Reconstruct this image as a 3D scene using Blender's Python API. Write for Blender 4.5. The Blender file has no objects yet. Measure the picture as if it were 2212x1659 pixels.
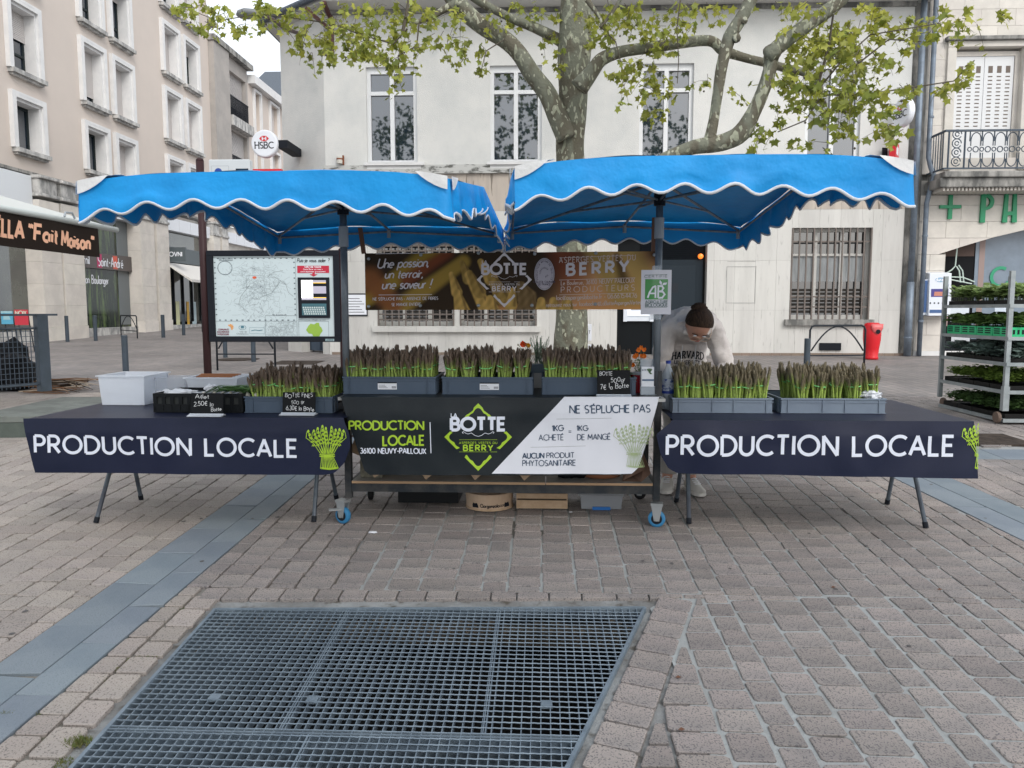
import bpy, bmesh, math, random
import numpy as np
from mathutils import Vector, Matrix
from mathutils.geometry import tessellate_polygon
from mathutils import noise as mnoise
random.seed(7)
SC = bpy.context.scene
C = SC.collection
# ---------------------------------------------------------------- camera, light, exposure
H = 1.55
F, CX, CY = 1661., 1106., 829.5
TH = math.atan((829.5-670)/1661); PH = math.atan((1172-1106)/1661)
CT, ST, CP, SP = math.cos(TH), math.sin(TH), math.cos(PH), math.sin(PH)
cam = bpy.data.cameras.new('camera'); camo = bpy.data.objects.new('camera', cam); C.objects.link(camo)
cam.sensor_width = 36; cam.lens = 36*F/2212; cam.clip_end = 500; cam.clip_start = .05
camo.location = (0, 0, H); camo.rotation_euler = (math.pi/2-TH, 0, PH)
SC.camera = camo
W = bpy.data.worlds.new('World'); SC.world = W; W.use_nodes = True
nt = W.node_tree; nt.nodes.clear()
sky = nt.nodes.new('ShaderNodeTexSky'); sky.sky_type = 'NISHITA'; sky.sun_disc = False
sky.sun_elevation = math.radians(38); sky.sun_rotation = math.radians(150); sky.dust_density = 3.5; sky.air_density = 1.3
hs = nt.nodes.new('ShaderNodeHueSaturation'); hs.inputs['Saturation'].default_value = .42
mx = nt.nodes.new('ShaderNodeMix'); mx.data_type = 'RGBA'; mx.inputs[0].default_value = .55
mx.inputs[7].default_value = (8.7, 9.1, 9.7, 1)
bg = nt.nodes.new('ShaderNodeBackground'); bg.inputs[1].default_value = .12
wo = nt.nodes.new('ShaderNodeOutputWorld')
nt.links.new(sky.outputs[0], hs.inputs['Color']); nt.links.new(hs.outputs[0], mx.inputs[6])
nt.links.new(mx.outputs[2], bg.inputs[0]); nt.links.new(bg.outputs[0], wo.inputs[0])
sl = bpy.data.lights.new('sun', 'SUN'); sl.energy = .9; sl.angle = math.radians(25); sl.color = (1, .97, .93)
so = bpy.data.objects.new('sun', sl); C.objects.link(so)
so.rotation_euler = (math.radians(50), 0, math.radians(30))
SC.view_settings.view_transform = 'Standard'; SC.view_settings.look = 'None'
SC.view_settings.exposure = .62; SC.view_settings.gamma = 1
SC.render.engine = 'CYCLES'
SC.cycles.max_bounces = 6; SC.cycles.transparent_max_bounces = 12
# ---------------------------------------------------------------- measuring helpers (photo pixel -> place)
def gz(Y): return .055*Y if Y < 6.5 else .3575+.02*(min(Y, 45)-6.5)
def ray(x, y):
    a = (x-CX)/F; u = -(y-CY)/F; b = CT+u*ST
    return (a*CP-b*SP, a*SP+b*CP, -ST+u*CT)
def at(x, y, Y):
    r = ray(x, y); t = Y/r[1]; return (r[0]*t, Y, H+r[2]*t)
def atX(x, y, X):
    r = ray(x, y); t = X/r[0]; return (X, r[1]*t, H+r[2]*t)
def atZ(x, y, Z):
    r = ray(x, y); t = (Z-H)/r[2]; return (r[0]*t, r[1]*t, Z)
def gnd(x, y):
    r = ray(x, y); lo, hi = .1, 400.
    for i in range(45):
        m = (lo+hi)/2
        if H+r[2]*m > gz(r[1]*m): lo = m
        else: hi = m
    return (r[0]*lo, r[1]*lo, H+r[2]*lo)
def px(X, Y, Z):
    wx = X*CP+Y*SP; wy = -X*SP+Y*CP; wz = Z-H
    f = wy*CT-wz*ST; u = wy*ST+wz*CT
    return (CX+F*wx/f, CY-F*u/f) if f > .05 else (-9999, -9999)
# ---------------------------------------------------------------- materials
MATS = {}
def mat(name, c, rough=.6, c2=None, scale=6., bump=0., bscale=80., metal=0., spec=.5, trans=0., alpha=1., emit=0., stretch=None, fine=None, island=0., ramp=(.4, .6), emitc=None, ior=1.45, coat=0.):
    if name in MATS: return MATS[name]
    m = bpy.data.materials.new(name); m.use_nodes = True; MATS[name] = m
    if max(c) < .07 and spec == .5: spec = .18; c = tuple(q*.8 for q in c)
    n = m.node_tree.nodes; L = m.node_tree.links; b = n['Principled BSDF']
    b.inputs['Base Color'].default_value = (*c, 1); b.inputs['Roughness'].default_value = rough
    b.inputs['Metallic'].default_value = metal; b.inputs['Specular IOR Level'].default_value = spec
    b.inputs['Transmission Weight'].default_value = trans; b.inputs['Alpha'].default_value = alpha
    b.inputs['IOR'].default_value = ior; b.inputs['Coat Weight'].default_value = coat
    if emit:
        b.inputs['Emission Color'].default_value = (*(emitc or c), 1); b.inputs['Emission Strength'].default_value = emit
    m.diffuse_color = (*c, 1)
    tc = n.new('ShaderNodeTexCoord'); mp = n.new('ShaderNodeMapping'); L.new(tc.outputs['Object'], mp.inputs[0])
    if stretch: mp.inputs['Scale'].default_value = stretch
    col = None
    if c2:
        t = n.new('ShaderNodeTexNoise'); t.inputs['Scale'].default_value = scale; t.inputs['Detail'].default_value = 5; t.inputs['Roughness'].default_value = .65
        L.new(mp.outputs[0], t.inputs[0])
        r = n.new('ShaderNodeMapRange'); r.inputs[1].default_value = ramp[0]; r.inputs[2].default_value = ramp[1]
        L.new(t.outputs[0], r.inputs[0])
        x = n.new('ShaderNodeMix'); x.data_type = 'RGBA'; x.inputs[6].default_value = (*c, 1); x.inputs[7].default_value = (*c2, 1)
        L.new(r.outputs[0], x.inputs[0]); col = x.outputs[2]
    if fine:   # (scale, threshold lo, hi, colour)
        t = n.new('ShaderNodeTexNoise'); t.inputs['Scale'].default_value = fine[0]; t.inputs['Detail'].default_value = 3
        L.new(mp.outputs[0], t.inputs[0])
        r = n.new('ShaderNodeMapRange'); r.inputs[1].default_value = fine[1]; r.inputs[2].default_value = fine[2]; L.new(t.outputs[0], r.inputs[0])
        x = n.new('ShaderNodeMix'); x.data_type = 'RGBA'; x.inputs[7].default_value = (*fine[3], 1)
        if col: L.new(col, x.inputs[6])
        else: x.inputs[6].default_value = (*c, 1)
        L.new(r.outputs[0], x.inputs[0]); col = x.outputs[2]
    if island:
        g = n.new('ShaderNodeNewGeometry'); oi = n.new('ShaderNodeObjectInfo'); a = n.new('ShaderNodeMath'); a.operation = 'ADD'
        L.new(g.outputs['Random Per Island'], a.inputs[0]); L.new(oi.outputs['Random'], a.inputs[1])
        f = n.new('ShaderNodeMath'); f.operation = 'FRACT'; L.new(a.outputs[0], f.inputs[0])
        r = n.new('ShaderNodeMapRange'); r.inputs[3].default_value = 1-island; r.inputs[4].default_value = 1+island; L.new(f.outputs[0], r.inputs[0])
        f2 = n.new('ShaderNodeMath'); f2.operation = 'MULTIPLY'; f2.inputs[1].default_value = 7.31; L.new(f.outputs[0], f2.inputs[0])
        f3 = n.new('ShaderNodeMath'); f3.operation = 'FRACT'; L.new(f2.outputs[0], f3.inputs[0])
        r2 = n.new('ShaderNodeMapRange'); r2.inputs[3].default_value = .492; r2.inputs[4].default_value = .508; L.new(f3.outputs[0], r2.inputs[0])
        x = n.new('ShaderNodeHueSaturation')
        if col: L.new(col, x.inputs['Color'])
        else: x.inputs['Color'].default_value = (*c, 1)
        L.new(r.outputs[0], x.inputs['Value']); L.new(r2.outputs[0], x.inputs['Hue']); col = x.outputs[0]
    if col: L.new(col, b.inputs['Base Color'])
    if bump:
        t = n.new('ShaderNodeTexNoise'); t.inputs['Scale'].default_value = bscale; t.inputs['Detail'].default_value = 4; L.new(mp.outputs[0], t.inputs[0])
        bp = n.new('ShaderNodeBump'); bp.inputs['Strength'].default_value = bump; bp.inputs['Distance'].default_value = .02
        L.new(t.outputs[0], bp.inputs['Height']); L.new(bp.outputs[0], b.inputs['Normal'])
    return m
def attr_mat(name, rough=.5, coat=0., bump=0.):
    if name in MATS: return MATS[name]
    m = mat(name, (.5, .5, .5), rough, bump=bump, bscale=9, coat=coat)
    n = m.node_tree.nodes; a = n.new('ShaderNodeVertexColor'); a.layer_name = 'Col'
    m.node_tree.links.new(a.outputs[0], n['Principled BSDF'].inputs['Base Color']); return m
# ---------------------------------------------------------------- object bookkeeping
def meta(o, label=None, cat=None, group=None, kind=None):
    if label: o['label'] = label
    if cat: o['category'] = cat
    if group: o['group'] = group
    if kind: o['kind'] = kind
    return o
def thing(name, label, cat, base, group=None):
    o = bpy.data.objects.new(name, None); C.objects.link(o); o.location = base; o.empty_display_size = .1
    return meta(o, label, cat, group)
def origin(o):
    v = Vector((0, 0, 0))
    while o: v += Vector(o.location); o = o.parent
    return v
class MB:
    def __init__(s): s.v = []; s.f = []
    def add(s, vs, fs):
        k = len(s.v); s.v += [tuple(p) for p in vs]; s.f += [tuple(i+k for i in f) for f in fs]; return s
    def box(s, x0, x1, y0, y1, z0, z1):
        return s.add([(x0,y0,z0),(x1,y0,z0),(x1,y1,z0),(x0,y1,z0),(x0,y0,z1),(x1,y0,z1),(x1,y1,z1),(x0,y1,z1)],
                     [(0,3,2,1),(4,5,6,7),(0,1,5,4),(1,2,6,5),(2,3,7,6),(3,0,4,7)])
    def obox(s, c, h, R=None):
        R = R or Matrix.Identity(3); c = Vector(c)
        P = [c+R @ Vector((sx*h[0], sy*h[1], sz*h[2])) for sz in (-1, 1) for sx, sy in ((-1,-1),(1,-1),(1,1),(-1,1))]
        return s.add(P, [(0,3,2,1),(4,5,6,7),(0,1,5,4),(1,2,6,5),(2,3,7,6),(3,0,4,7)])
    def tube(s, P, r, n=8, cap=True, flat=1.):
        P = [Vector(p) for p in P]; R = r if hasattr(r, '__len__') else [r]*len(P); k = len(s.v); up = None
        for i, p in enumerate(P):
            d = (P[min(i+1, len(P)-1)]-P[max(i-1, 0)]).normalized()
            if up is None: up = d.orthogonal().normalized()
            up = (up-d*up.dot(d)).normalized() if (up-d*up.dot(d)).length > 1e-6 else d.orthogonal().normalized()
            w = d.cross(up)
            for j in range(n):
                a = 2*math.pi*j/n; s.v.append(tuple(p+up*math.cos(a)*R[i]*flat+w*math.sin(a)*R[i]))
        for i in range(len(P)-1):
            for j in range(n):
                s.f.append((k+i*n+j, k+i*n+(j+1) % n, k+(i+1)*n+(j+1) % n, k+(i+1)*n+j))
        if cap:
            s.f.append(tuple(k+j for j in reversed(range(n)))); s.f.append(tuple(k+(len(P)-1)*n+j for j in range(n)))
        return s
    def bar(s, a, b, w, h=None):   # square bar between points
        return s.tube([a, b], w*.7071, 4)
    def prism(s, poly, h, o=(0,0,0), U=(1,0,0), V=(0,1,0), N=None):   # poly 2D in U,V extruded along N by h
        U = Vector(U); V = Vector(V); N = Vector(N) if N else U.cross(V); o = Vector(o); n = len(poly)
        a = sum(poly[i][0]*poly[(i+1) % n][1]-poly[(i+1) % n][0]*poly[i][1] for i in range(n))
        if a < 0: poly = poly[::-1]
        P = [o+U*x+V*y for x, y in poly]
        T = tessellate_polygon([P]) if n > 4 else ([(0,1,2)] if n == 3 else [(0,1,2,3)])
        fx = []
        for t in T:
            q = [P[i] for i in t]; nn = (q[1]-q[0]).cross(q[2]-q[0])
            fx.append(tuple(t) if nn.dot(U.cross(V)) > 0 else tuple(reversed(t)))
        sg = 1 if N.dot(U.cross(V))*h > 0 else -1
        top = [p+N*h for p in P]
        fs = [tuple(i+n for i in f) if sg > 0 else tuple(i+n for i in reversed(f)) for f in fx]
        fs += [tuple(reversed(f)) if sg > 0 else tuple(f) for f in fx]
        for i in range(n):
            j = (i+1) % n; fs.append((i, j, j+n, i+n) if sg > 0 else (j, i, i+n, j+n))
        return s.add(P+top, fs)
    def lathe(s, prof, c=(0,0,0), n=20, axis='z'):
        k = len(s.v); c = Vector(c)
        for r, z in prof:
            for j in range(n):
                a = 2*math.pi*j/n; p = (r*math.cos(a), r*math.sin(a), z)
                if axis == 'y': p = (p[0], p[2], p[1])
                if axis == 'x': p = (p[2], p[0], p[1])
                s.v.append(tuple(c+Vector(p)))
        for i in range(len(prof)-1):
            for j in range(n): s.f.append((k+i*n+j, k+i*n+(j+1) % n, k+(i+1)*n+(j+1) % n, k+(i+1)*n+j))
        s.f.append(tuple(k+j for j in reversed(range(n)))); s.f.append(tuple(k+(len(prof)-1)*n+j for j in range(n)))
        return s
    def grid(s, fn, nu, nv, close=False):
        k = len(s.v)
        for i in range(nu+1):
            for j in range(nv+1): s.v.append(tuple(fn(i/nu, j/nv)))
        for i in range(nu):
            for j in range(nv): s.f.append((k+i*(nv+1)+j, k+(i+1)*(nv+1)+j, k+(i+1)*(nv+1)+j+1, k+i*(nv+1)+j+1))
        return s
    def xf(s, M):
        s.v = [tuple(M @ Vector(p)) for p in s.v]; return s
    def mesh(s, name, m, base=(0,0,0), smooth=False):
        me = bpy.data.meshes.new(name); b = Vector(base)
        me.from_pydata([(p[0]-b.x, p[1]-b.y, p[2]-b.z) for p in s.v], [], s.f); me.update()
        if m: me.materials.append(m)
        if smooth: me.polygons.foreach_set('use_smooth', [True]*len(me.polygons))
        return me
    def obj(s, name, m, parent=None, smooth=False, bev=0., **k):
        b = origin(parent) if parent else (k.pop('base', None) or Vector((0, 0, 0)))
        k.pop('base', None)
        me = s.mesh(name, m, b, smooth); o = bpy.data.objects.new(name, me); C.objects.link(o)
        if parent: o.parent = parent
        else: o.location = b
        if bev:
            q = o.modifiers.new('b', 'BEVEL'); q.width = bev; q.segments = 2; q.limit_method = 'ANGLE'; q.harden_normals = False
        return meta(o, **k)
def place(name, me, parent, loc, rot=(0,0,0), sc=(1,1,1)):
    o = bpy.data.objects.new(name, me); C.objects.link(o)
    if parent: o.parent = parent; loc = Vector(loc)-origin(parent)
    o.location = loc; o.rotation_euler = rot; o.scale = sc; return o
def copy_tree(o, parent=None):
    c = o.copy(); C.objects.link(c)
    if parent: c.parent = parent
    for ch in o.children: copy_tree(ch, c)
    return c
def subd(o, n=1):
    q = o.modifiers.new('s', 'SUBSURF'); q.levels = n; q.render_levels = n; return o
# ---------------------------------------------------------------- stroke lettering
def arc(cx, cy, rx, ry, a0, a1, n=10):
    return [(cx+rx*math.cos(math.radians(a0+(a1-a0)*i/n)), cy+ry*math.sin(math.radians(a0+(a1-a0)*i/n))) for i in range(n+1)]
G = {}
def g(ch, w, *st): G[ch] = (w, [list(q) for q in st])
g('A', .76, [(0,0),(.38,1),(.76,0)], [(.15,.33),(.61,.33)])
g('B', .58, [(0,0),(0,1)], [(0,1),(.3,1)]+arc(.3,.765,.22,.235,90,-90)+[(0,.53)], [(0,.53)]+[(.32,.53)]+arc(.32,.265,.26,.265,90,-90)+[(0,0)])
g('C', .8, arc(.5,.5,.5,.5,48,312,18))
g('D', .74, [(0,0),(0,1)], [(0,1),(.24,1)]+arc(.24,.5,.5,.5,90,-90,16)+[(0,0)])
g('E', .5, [(.5,1),(0,1),(0,0),(.5,0)], [(0,.52),(.44,.52)])
g('F', .48, [(.48,1),(0,1),(0,0)], [(0,.52),(.42,.52)])
g('G', .86, arc(.5,.5,.5,.5,48,360,20), [(1.0,.5),(.56,.5)])
g('H', .66, [(0,0),(0,1)], [(.66,0),(.66,1)], [(0,.52),(.66,.52)])
g('I', .04, [(.02,0),(.02,1)])
g('J', .4, [(.4,1),(.4,.25)]+arc(.2,.22,.2,.22,0,-150))
g('K', .6, [(0,0),(0,1)], [(.56,1),(0,.42)], [(.16,.56),(.6,0)])
g('L', .46, [(0,1),(0,0),(.46,0)])
g('M', .84, [(0,0),(.08,1),(.42,.25),(.76,1),(.84,0)])
g('N', .7, [(0,0),(0,1),(.7,0),(.7,1)])
g('O', 1.0, arc(.5,.5,.5,.5,90,450,26))
g('P', .54, [(0,0),(0,1)], [(0,1),(.28,1)]+arc(.28,.73,.26,.27,90,-90)+[(0,.46)])
g('Q', 1.0, arc(.5,.5,.5,.5,90,450,26), [(.6,.3),(.95,-.05)])
g('R', .58, [(0,0),(0,1)], [(0,1),(.28,1)]+arc(.28,.73,.26,.27,90,-90)+[(0,.46)], [(.24,.46),(.58,0)])
g('S', .52, arc(.27,.745,.25,.255,40,270,10)+arc(.27,.245,.25,.245,90,-140,12))
g('T', .6, [(0,1),(.6,1)], [(.3,1),(.3,0)])
g('U', .66, [(0,1),(0,.33)]+arc(.33,.33,.33,.33,180,360,12)+[(.66,1)])
g('V', .72, [(0,1),(.36,0),(.72,1)])
g('W', 1.05, [(0,1),(.27,0),(.52,.8),(.78,0),(1.05,1)])
g('X', .64, [(0,0),(.64,1)], [(0,1),(.64,0)])
g('Y', .66, [(0,1),(.33,.46),(.66,1)], [(.33,.46),(.33,0)])
g('Z', .6, [(0,1),(.6,1),(0,0),(.6,0)])
g('0', .6, arc(.3,.5,.3,.5,90,450,20)); g('1', .25, [(0,.8),(.2,1),(.2,0)])
g('2', .52, arc(.26,.74,.25,.26,160,-30)+[(0,0),(.52,0)]); g('3', .5, arc(.24,.75,.23,.25,140,-80)+arc(.24,.26,.26,.26,80,-150))
g('4', .6, [(.45,0),(.45,1),(0,.28),(.6,.28)]); g('5', .5, [(.46,1),(.08,1),(.04,.56)]+arc(.24,.32,.27,.32,120,-140))
g('6', .56, [(.42,1),(.06,.45)]+arc(.28,.3,.28,.3,150,-210,18)); g('7', .5, [(0,1),(.5,1),(.16,0)])
g('8', .5, arc(.25,.76,.2,.24,90,450,16), arc(.25,.27,.25,.27,90,450,16)); g('9', .56, [(.14,0),(.5,.55)]+arc(.28,.7,.28,.3,-30,330,18))
g('a', .48, arc(.24,.27,.24,.27,60,300,14), [(.46,.54),(.46,0)]); g('b', .48, [(0,1),(0,0)], arc(.24,.27,.24,.27,180,-180,16))
g('c', .42, arc(.25,.27,.25,.27,50,310,14)); g('d', .48, [(.48,1),(.48,0)], arc(.24,.27,.24,.27,0,360,16))
g('e', .48, [(0,.28),(.48,.28)]+arc(.24,.27,.24,.27,0,310,14)); g('f', .32, [(.34,.94)]+arc(.22,.82,.1,.14,90,180,5)+[(.12,0)], [(0,.52),(.3,.52)])
g('g', .48, arc(.24,.27,.24,.27,0,360,16), [(.48,.54),(.48,-.1)]+arc(.24,-.1,.24,.2,0,-150)); g('h', .44, [(0,1),(0,0)], [(0,.3)]+arc(.22,.32,.22,.22,180,0,8)+[(.44,0)])
g('i', .04, [(.02,0),(.02,.54)], [(.02,.7),(.02,.78)]); g('j', .1, [(.08,.54),(.08,-.2),(-.08,-.3)], [(.08,.7),(.08,.78)])
g('k', .4, [(0,1),(0,0)], [(.38,.54),(.02,.22)], [(.12,.3),(.4,0)]); g('l', .06, [(.03,1),(.03,0)])
g('m', .74, [(0,.54),(0,0)], [(0,.34)]+arc(.18,.34,.18,.2,180,0,7)+[(.36,0)], [(.36,.34)]+arc(.55,.34,.18,.2,180,0,7)+[(.73,0)])
g('n', .42, [(0,.54),(0,0)], [(0,.32)]+arc(.21,.33,.21,.21,180,0,8)+[(.42,0)]); g('o', .5, arc(.25,.27,.25,.27,90,450,18))
g('p', .48, [(0,.54),(0,-.3)], arc(.24,.27,.24,.27,180,-180,16)); g('q', .48, [(.48,.54),(.48,-.3)], arc(.24,.27,.24,.27,0,360,16))
g('r', .28, [(0,.54),(0,0)], [(0,.3)]+arc(.18,.33,.18,.2,180,70,6)); g('s', .36, arc(.18,.4,.16,.14,40,250,8)+arc(.18,.14,.17,.14,80,-140,8))
g('t', .3, [(.12,.8),(.12,.12)]+arc(.22,.1,.1,.1,180,290,5), [(0,.52),(.28,.52)]); g('u', .44, [(0,.54),(0,.22)]+arc(.21,.21,.21,.21,180,360,8)+[(.43,.54)], [(.43,.2),(.43,0)])
g('v', .44, [(0,.54),(.22,0),(.44,.54)]); g('w', .66, [(0,.54),(.17,0),(.33,.5),(.49,0),(.66,.54)])
g('x', .42, [(0,0),(.42,.54)], [(0,.54),(.42,0)]); g('y', .44, [(0,.54),(.22,.02)], [(.44,.54),(.14,-.28)]); g('z', .4, [(0,.54),(.4,.54),(0,0),(.4,0)])
g(' ', .34); g('-', .34, [(0,.4),(.34,.4)]); g('.', .06, [(.03,0),(.03,.09)]); g(',', .1, [(.06,.08),(0,-.14)]); g("'", .06, [(.04,1),(.02,.74)])
g('=', .4, [(0,.36),(.4,.36)], [(0,.62),(.4,.62)]); g('!', .06, [(.08,1),(.03,.3)], [(.02,0),(.02,.09)]); g('?', .4, arc(.2,.78,.2,.22,160,-60)+[(.2,.3)], [(.2,0),(.2,.09)])
g('"', .22, [(.04,1),(.02,.74)], [(.2,1),(.18,.74)]); g('*', .2, arc(.1,.35,.05,.05,0,360,8)); g('+', .6, [(.3,.1),(.3,.9)], [(0,.55),(.6,.55)])
g('@', .8, arc(.4,.35,.16,.18,0,360,10), arc(.4,.38,.4,.42,-30,-330,16)); g('€', .55, arc(.36,.5,.3,.5,50,310,14), [(0,.58),(.5,.58)], [(0,.42),(.46,.42)])
for a_, b_ in (('É', 'E'), ('È', 'E'), ('é', 'e'), ('Ë', 'E')):
    w_, s_ = G[b_]; t_ = 1.08 if b_ == 'E' else .66; m_ = w_*.5
    ex = [[(m_-.06, t_), (m_+.1, t_+.16)]] if a_ in 'Éé' else ([[(m_+.06, t_), (m_-.1, t_+.16)]] if a_ == 'È' else [[(m_-.12, t_+.03), (m_-.12, t_+.12)], [(m_+.12, t_+.03), (m_+.12, t_+.12)]])
    G[a_] = (w_, s_+ex)
def text_lines(s, h, x=0, y=0, align='l', sp=.17, shear=0., serif=0., sx=1., wob=0., rnd=None):
    out = []; cx = 0
    for ch in s:
        w, st = G.get(ch, G[' '])
        dy = (rnd.uniform(-.06, .06) if rnd else 0)*wob*6
        for q in st:
            q = [(cx+p[0]*sx+shear*p[1], p[1]+dy) for p in q]; out.append(q)
            if serif and ch.isupper():
                for e in (q[0], q[-1]):
                    if e[1] < .02+dy or e[1] > .98+dy: out.append([(e[0]-serif, e[1]), (e[0]+serif, e[1])])
        cx += w*sx+sp
    tot = (cx-sp)*h; ox = x-(tot/2 if align == 'c' else tot if align == 'r' else 0)
    return [[(ox+p[0]*h, y+p[1]*h) for p in q] for q in out], tot
def ribbon(mb, poly, w, fn, off, step=.02, closed=False):
    # sharp corners are cut into separate strokes so that nothing spikes out of a letter
    if len(poly) > 2:
        for i in range(1, len(poly)-1):
            a, b, c = poly[i-1], poly[i], poly[i+1]; d1, d2 = math.dist(a, b), math.dist(b, c)
            if d1 < 1e-7 or d2 < 1e-7: continue
            u1 = ((b[0]-a[0])/d1, (b[1]-a[1])/d1); u2 = ((c[0]-b[0])/d2, (c[1]-b[1])/d2); dt = u1[0]*u2[0]+u1[1]*u2[1]
            if dt < .62:
                e = w*.5 if dt > -.25 else w*.12
                ribbon(mb, list(poly[:i])+[(b[0]+u1[0]*e, b[1]+u1[1]*e)], w, fn, off, step)
                ribbon(mb, [(b[0]-u2[0]*e, b[1]-u2[1]*e)]+list(poly[i+1:]), w, fn, off+.00025, step); return
    # flat strip of width w along a 2D line, laid on surface fn(u,v,off)
    P = [poly[0]]
    for a, b in zip(poly, poly[1:]):
        d = math.dist(a, b)
        if d < 1e-7: continue
        k = max(1, int(d/step))
        P += [(a[0]+(b[0]-a[0])*i/k, a[1]+(b[1]-a[1])*i/k) for i in range(1, k+1)]
    if len(P) < 2: return
    n = len(P); cl = math.dist(P[0], P[-1]) < 1e-4 and n > 4; L, R = [], []
    for i in range(n):
        a = P[i-1] if i else (P[-2] if cl else None); b = P[i+1] if i < n-1 else (P[1] if cl else None); p = P[i]
        ds = []
        if a: d = math.dist(a, p) or 1; ds.append(((p[0]-a[0])/d, (p[1]-a[1])/d))
        if b: d = math.dist(p, b) or 1; ds.append(((b[0]-p[0])/d, (b[1]-p[1])/d))
        if len(ds) == 2:
            tx, ty = ds[0][0]+ds[1][0], ds[0][1]+ds[1][1]; m = math.hypot(tx, ty)
            if m < .2: tx, ty = ds[0]; k = 1
            else:
                tx /= m; ty /= m; k = 1/max(.36, tx*ds[0][0]+ty*ds[0][1])
        else: (tx, ty), k = ds[0], 1
        L.append((p[0]-ty*w/2*k, p[1]+tx*w/2*k)); R.append((p[0]+ty*w/2*k, p[1]-tx*w/2*k))
    vs = [fn(*q, off) for q in L]+[fn(*q, off) for q in R]
    mb.add(vs, [(i, i+n, i+n+1, i+1) for i in range(n-1)])
def write(mb, s, h, x, y, fn, off=.0015, w=.13, align='l', step=.03, **k):
    for i, q in enumerate(text_lines(s, h, x, y, align, **k)[0]): ribbon(mb, q, w*h, fn, off+.00012*(i % 4), step)
def fill(mb, poly, fn, off=.001):
    P = [Vector((x, y, 0)) for x, y in poly]; T = tessellate_polygon([P]); vs = [fn(x, y, off) for x, y in poly]; fs = []
    for t in T:
        q = [P[i] for i in t]; fs.append(tuple(t) if (q[1]-q[0]).cross(q[2]-q[0]).z > 0 else tuple(reversed(t)))
    mb.add(vs, fs)
def plane_fn(o, U=(1,0,0), V=(0,0,1)):
    o = Vector(o); U = Vector(U).normalized(); V = Vector(V).normalized(); N = U.cross(V)
    return lambda u, v, off=0: o+U*u+V*v+N*off
def circ(cx, cy, r, n=24, ry=None): return [(cx+r*math.cos(2*math.pi*i/n), cy+(ry or r)*math.sin(2*math.pi*i/n)) for i in range(n)]
def paint_grid(name, fn, u0, u1, v0, v1, nu, nv, colfn, parent, rough=.5, coat=0., off=0., double=True, bump=0.):
    # printed sheet: a fine grid whose corner colours carry the print
    me_mb = MB().grid(lambda a, b: fn(u0+(u1-u0)*a, v0+(v1-v0)*b, off), nu, nv)
    o = me_mb.obj(name, attr_mat('print_%g_%g_%g' % (rough, coat, bump), rough, coat, bump), parent, smooth=True)
    A, B = np.meshgrid(np.linspace(u0, u1, nu+1), np.linspace(v0, v1, nv+1), indexing='ij')
    col = colfn(A, B).reshape(-1, 3); at_ = o.data.color_attributes.new('Col', 'FLOAT_COLOR', 'POINT')
    at_.data.foreach_set('color', np.concatenate([col, np.ones((len(col), 1))], 1).astype('f4').ravel()); return o
def vc(o, cols, name='Col'):
    a = o.data.color_attributes.new(name, 'FLOAT_COLOR', 'POINT') if hasattr(o, 'data') else o.color_attributes.new(name, 'FLOAT_COLOR', 'POINT')
    cols = np.asarray(cols, 'f4'); a.data.foreach_set('color', np.concatenate([cols, np.ones((len(cols), 1), 'f4')], 1).ravel())
# ================================================================ GROUND
m_mortar = mat('mortar', (.30, .31, .31), .9, c2=(.19, .19, .185), scale=3.5, bump=.5, bscale=60, fine=(14, .56, .7, (.09, .08, .065)))
m_mort2 = mat('pale_mortar', (.36, .38, .38), .9, c2=(.30, .31, .305), scale=5, bump=.4, bscale=90, fine=(2.2, .66, .69, (.09, .085, .075)))
m_dirt = mat('joint_dirt', (.12, .105, .085), .95, c2=(.22, .21, .19), scale=4, bump=.5, bscale=70, fine=(9, .6, .66, (.06, .075, .02)))
m_sett = mat('granite', (.32, .278, .255), .72, c2=(.24, .218, .208), scale=1.6, bump=.35, bscale=160, fine=(150, .54, .62, (.12, .112, .115)), island=.15)
m_settw = mat('granite_warm', (.37, .325, .29), .75, c2=(.33, .295, .27), scale=1.3, bump=.35, bscale=150, fine=(140, .56, .64, (.17, .15, .14)), island=.12)
m_slab = mat('bluestone', (.165, .2, .235), .62, c2=(.205, .24, .27), scale=2.2, bump=.12, bscale=120, fine=(260, .58, .66, (.12, .15, .18)), island=.07)
GR_TL, GR_TR, GR_BR, GR_BL = (-1.498, 3.36), (.475, 3.444), (-.27, 1.25), (-1.45, 1.25)
hole = [GR_TL, GR_TR, GR_BR, GR_BL]
gm = MB()
out = [(-60, -40), (60, -40), (60, 6.5), (-60, 6.5)]
vv = [Vector((x, y, 0)) for x, y in out]; hh = [Vector((x, y, 0)) for x, y in hole]
T = tessellate_polygon([vv, hh]); al = out+hole
fs = []
for t in T:
    q = [Vector((*al[i], 0)) for i in t]; fs.append(tuple(t) if (q[1]-q[0]).cross(q[2]-q[0]).z > 0 else tuple(reversed(t)))
PZ = .018   # pavers stand above the bedding sheet; gz() is the paver top
gm.add([(x, y, .055*y-PZ) for x, y in al], fs)
gm.add([(-60, 6.5, gz(6.5)-PZ), (60, 6.5, gz(6.5)-PZ), (60, 10.2, gz(10.2)-PZ), (-60, 10.2, gz(10.2)-PZ)], [(0, 1, 2, 3)])
ground = gm.obj('ground', m_mortar, kind='structure')
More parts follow.
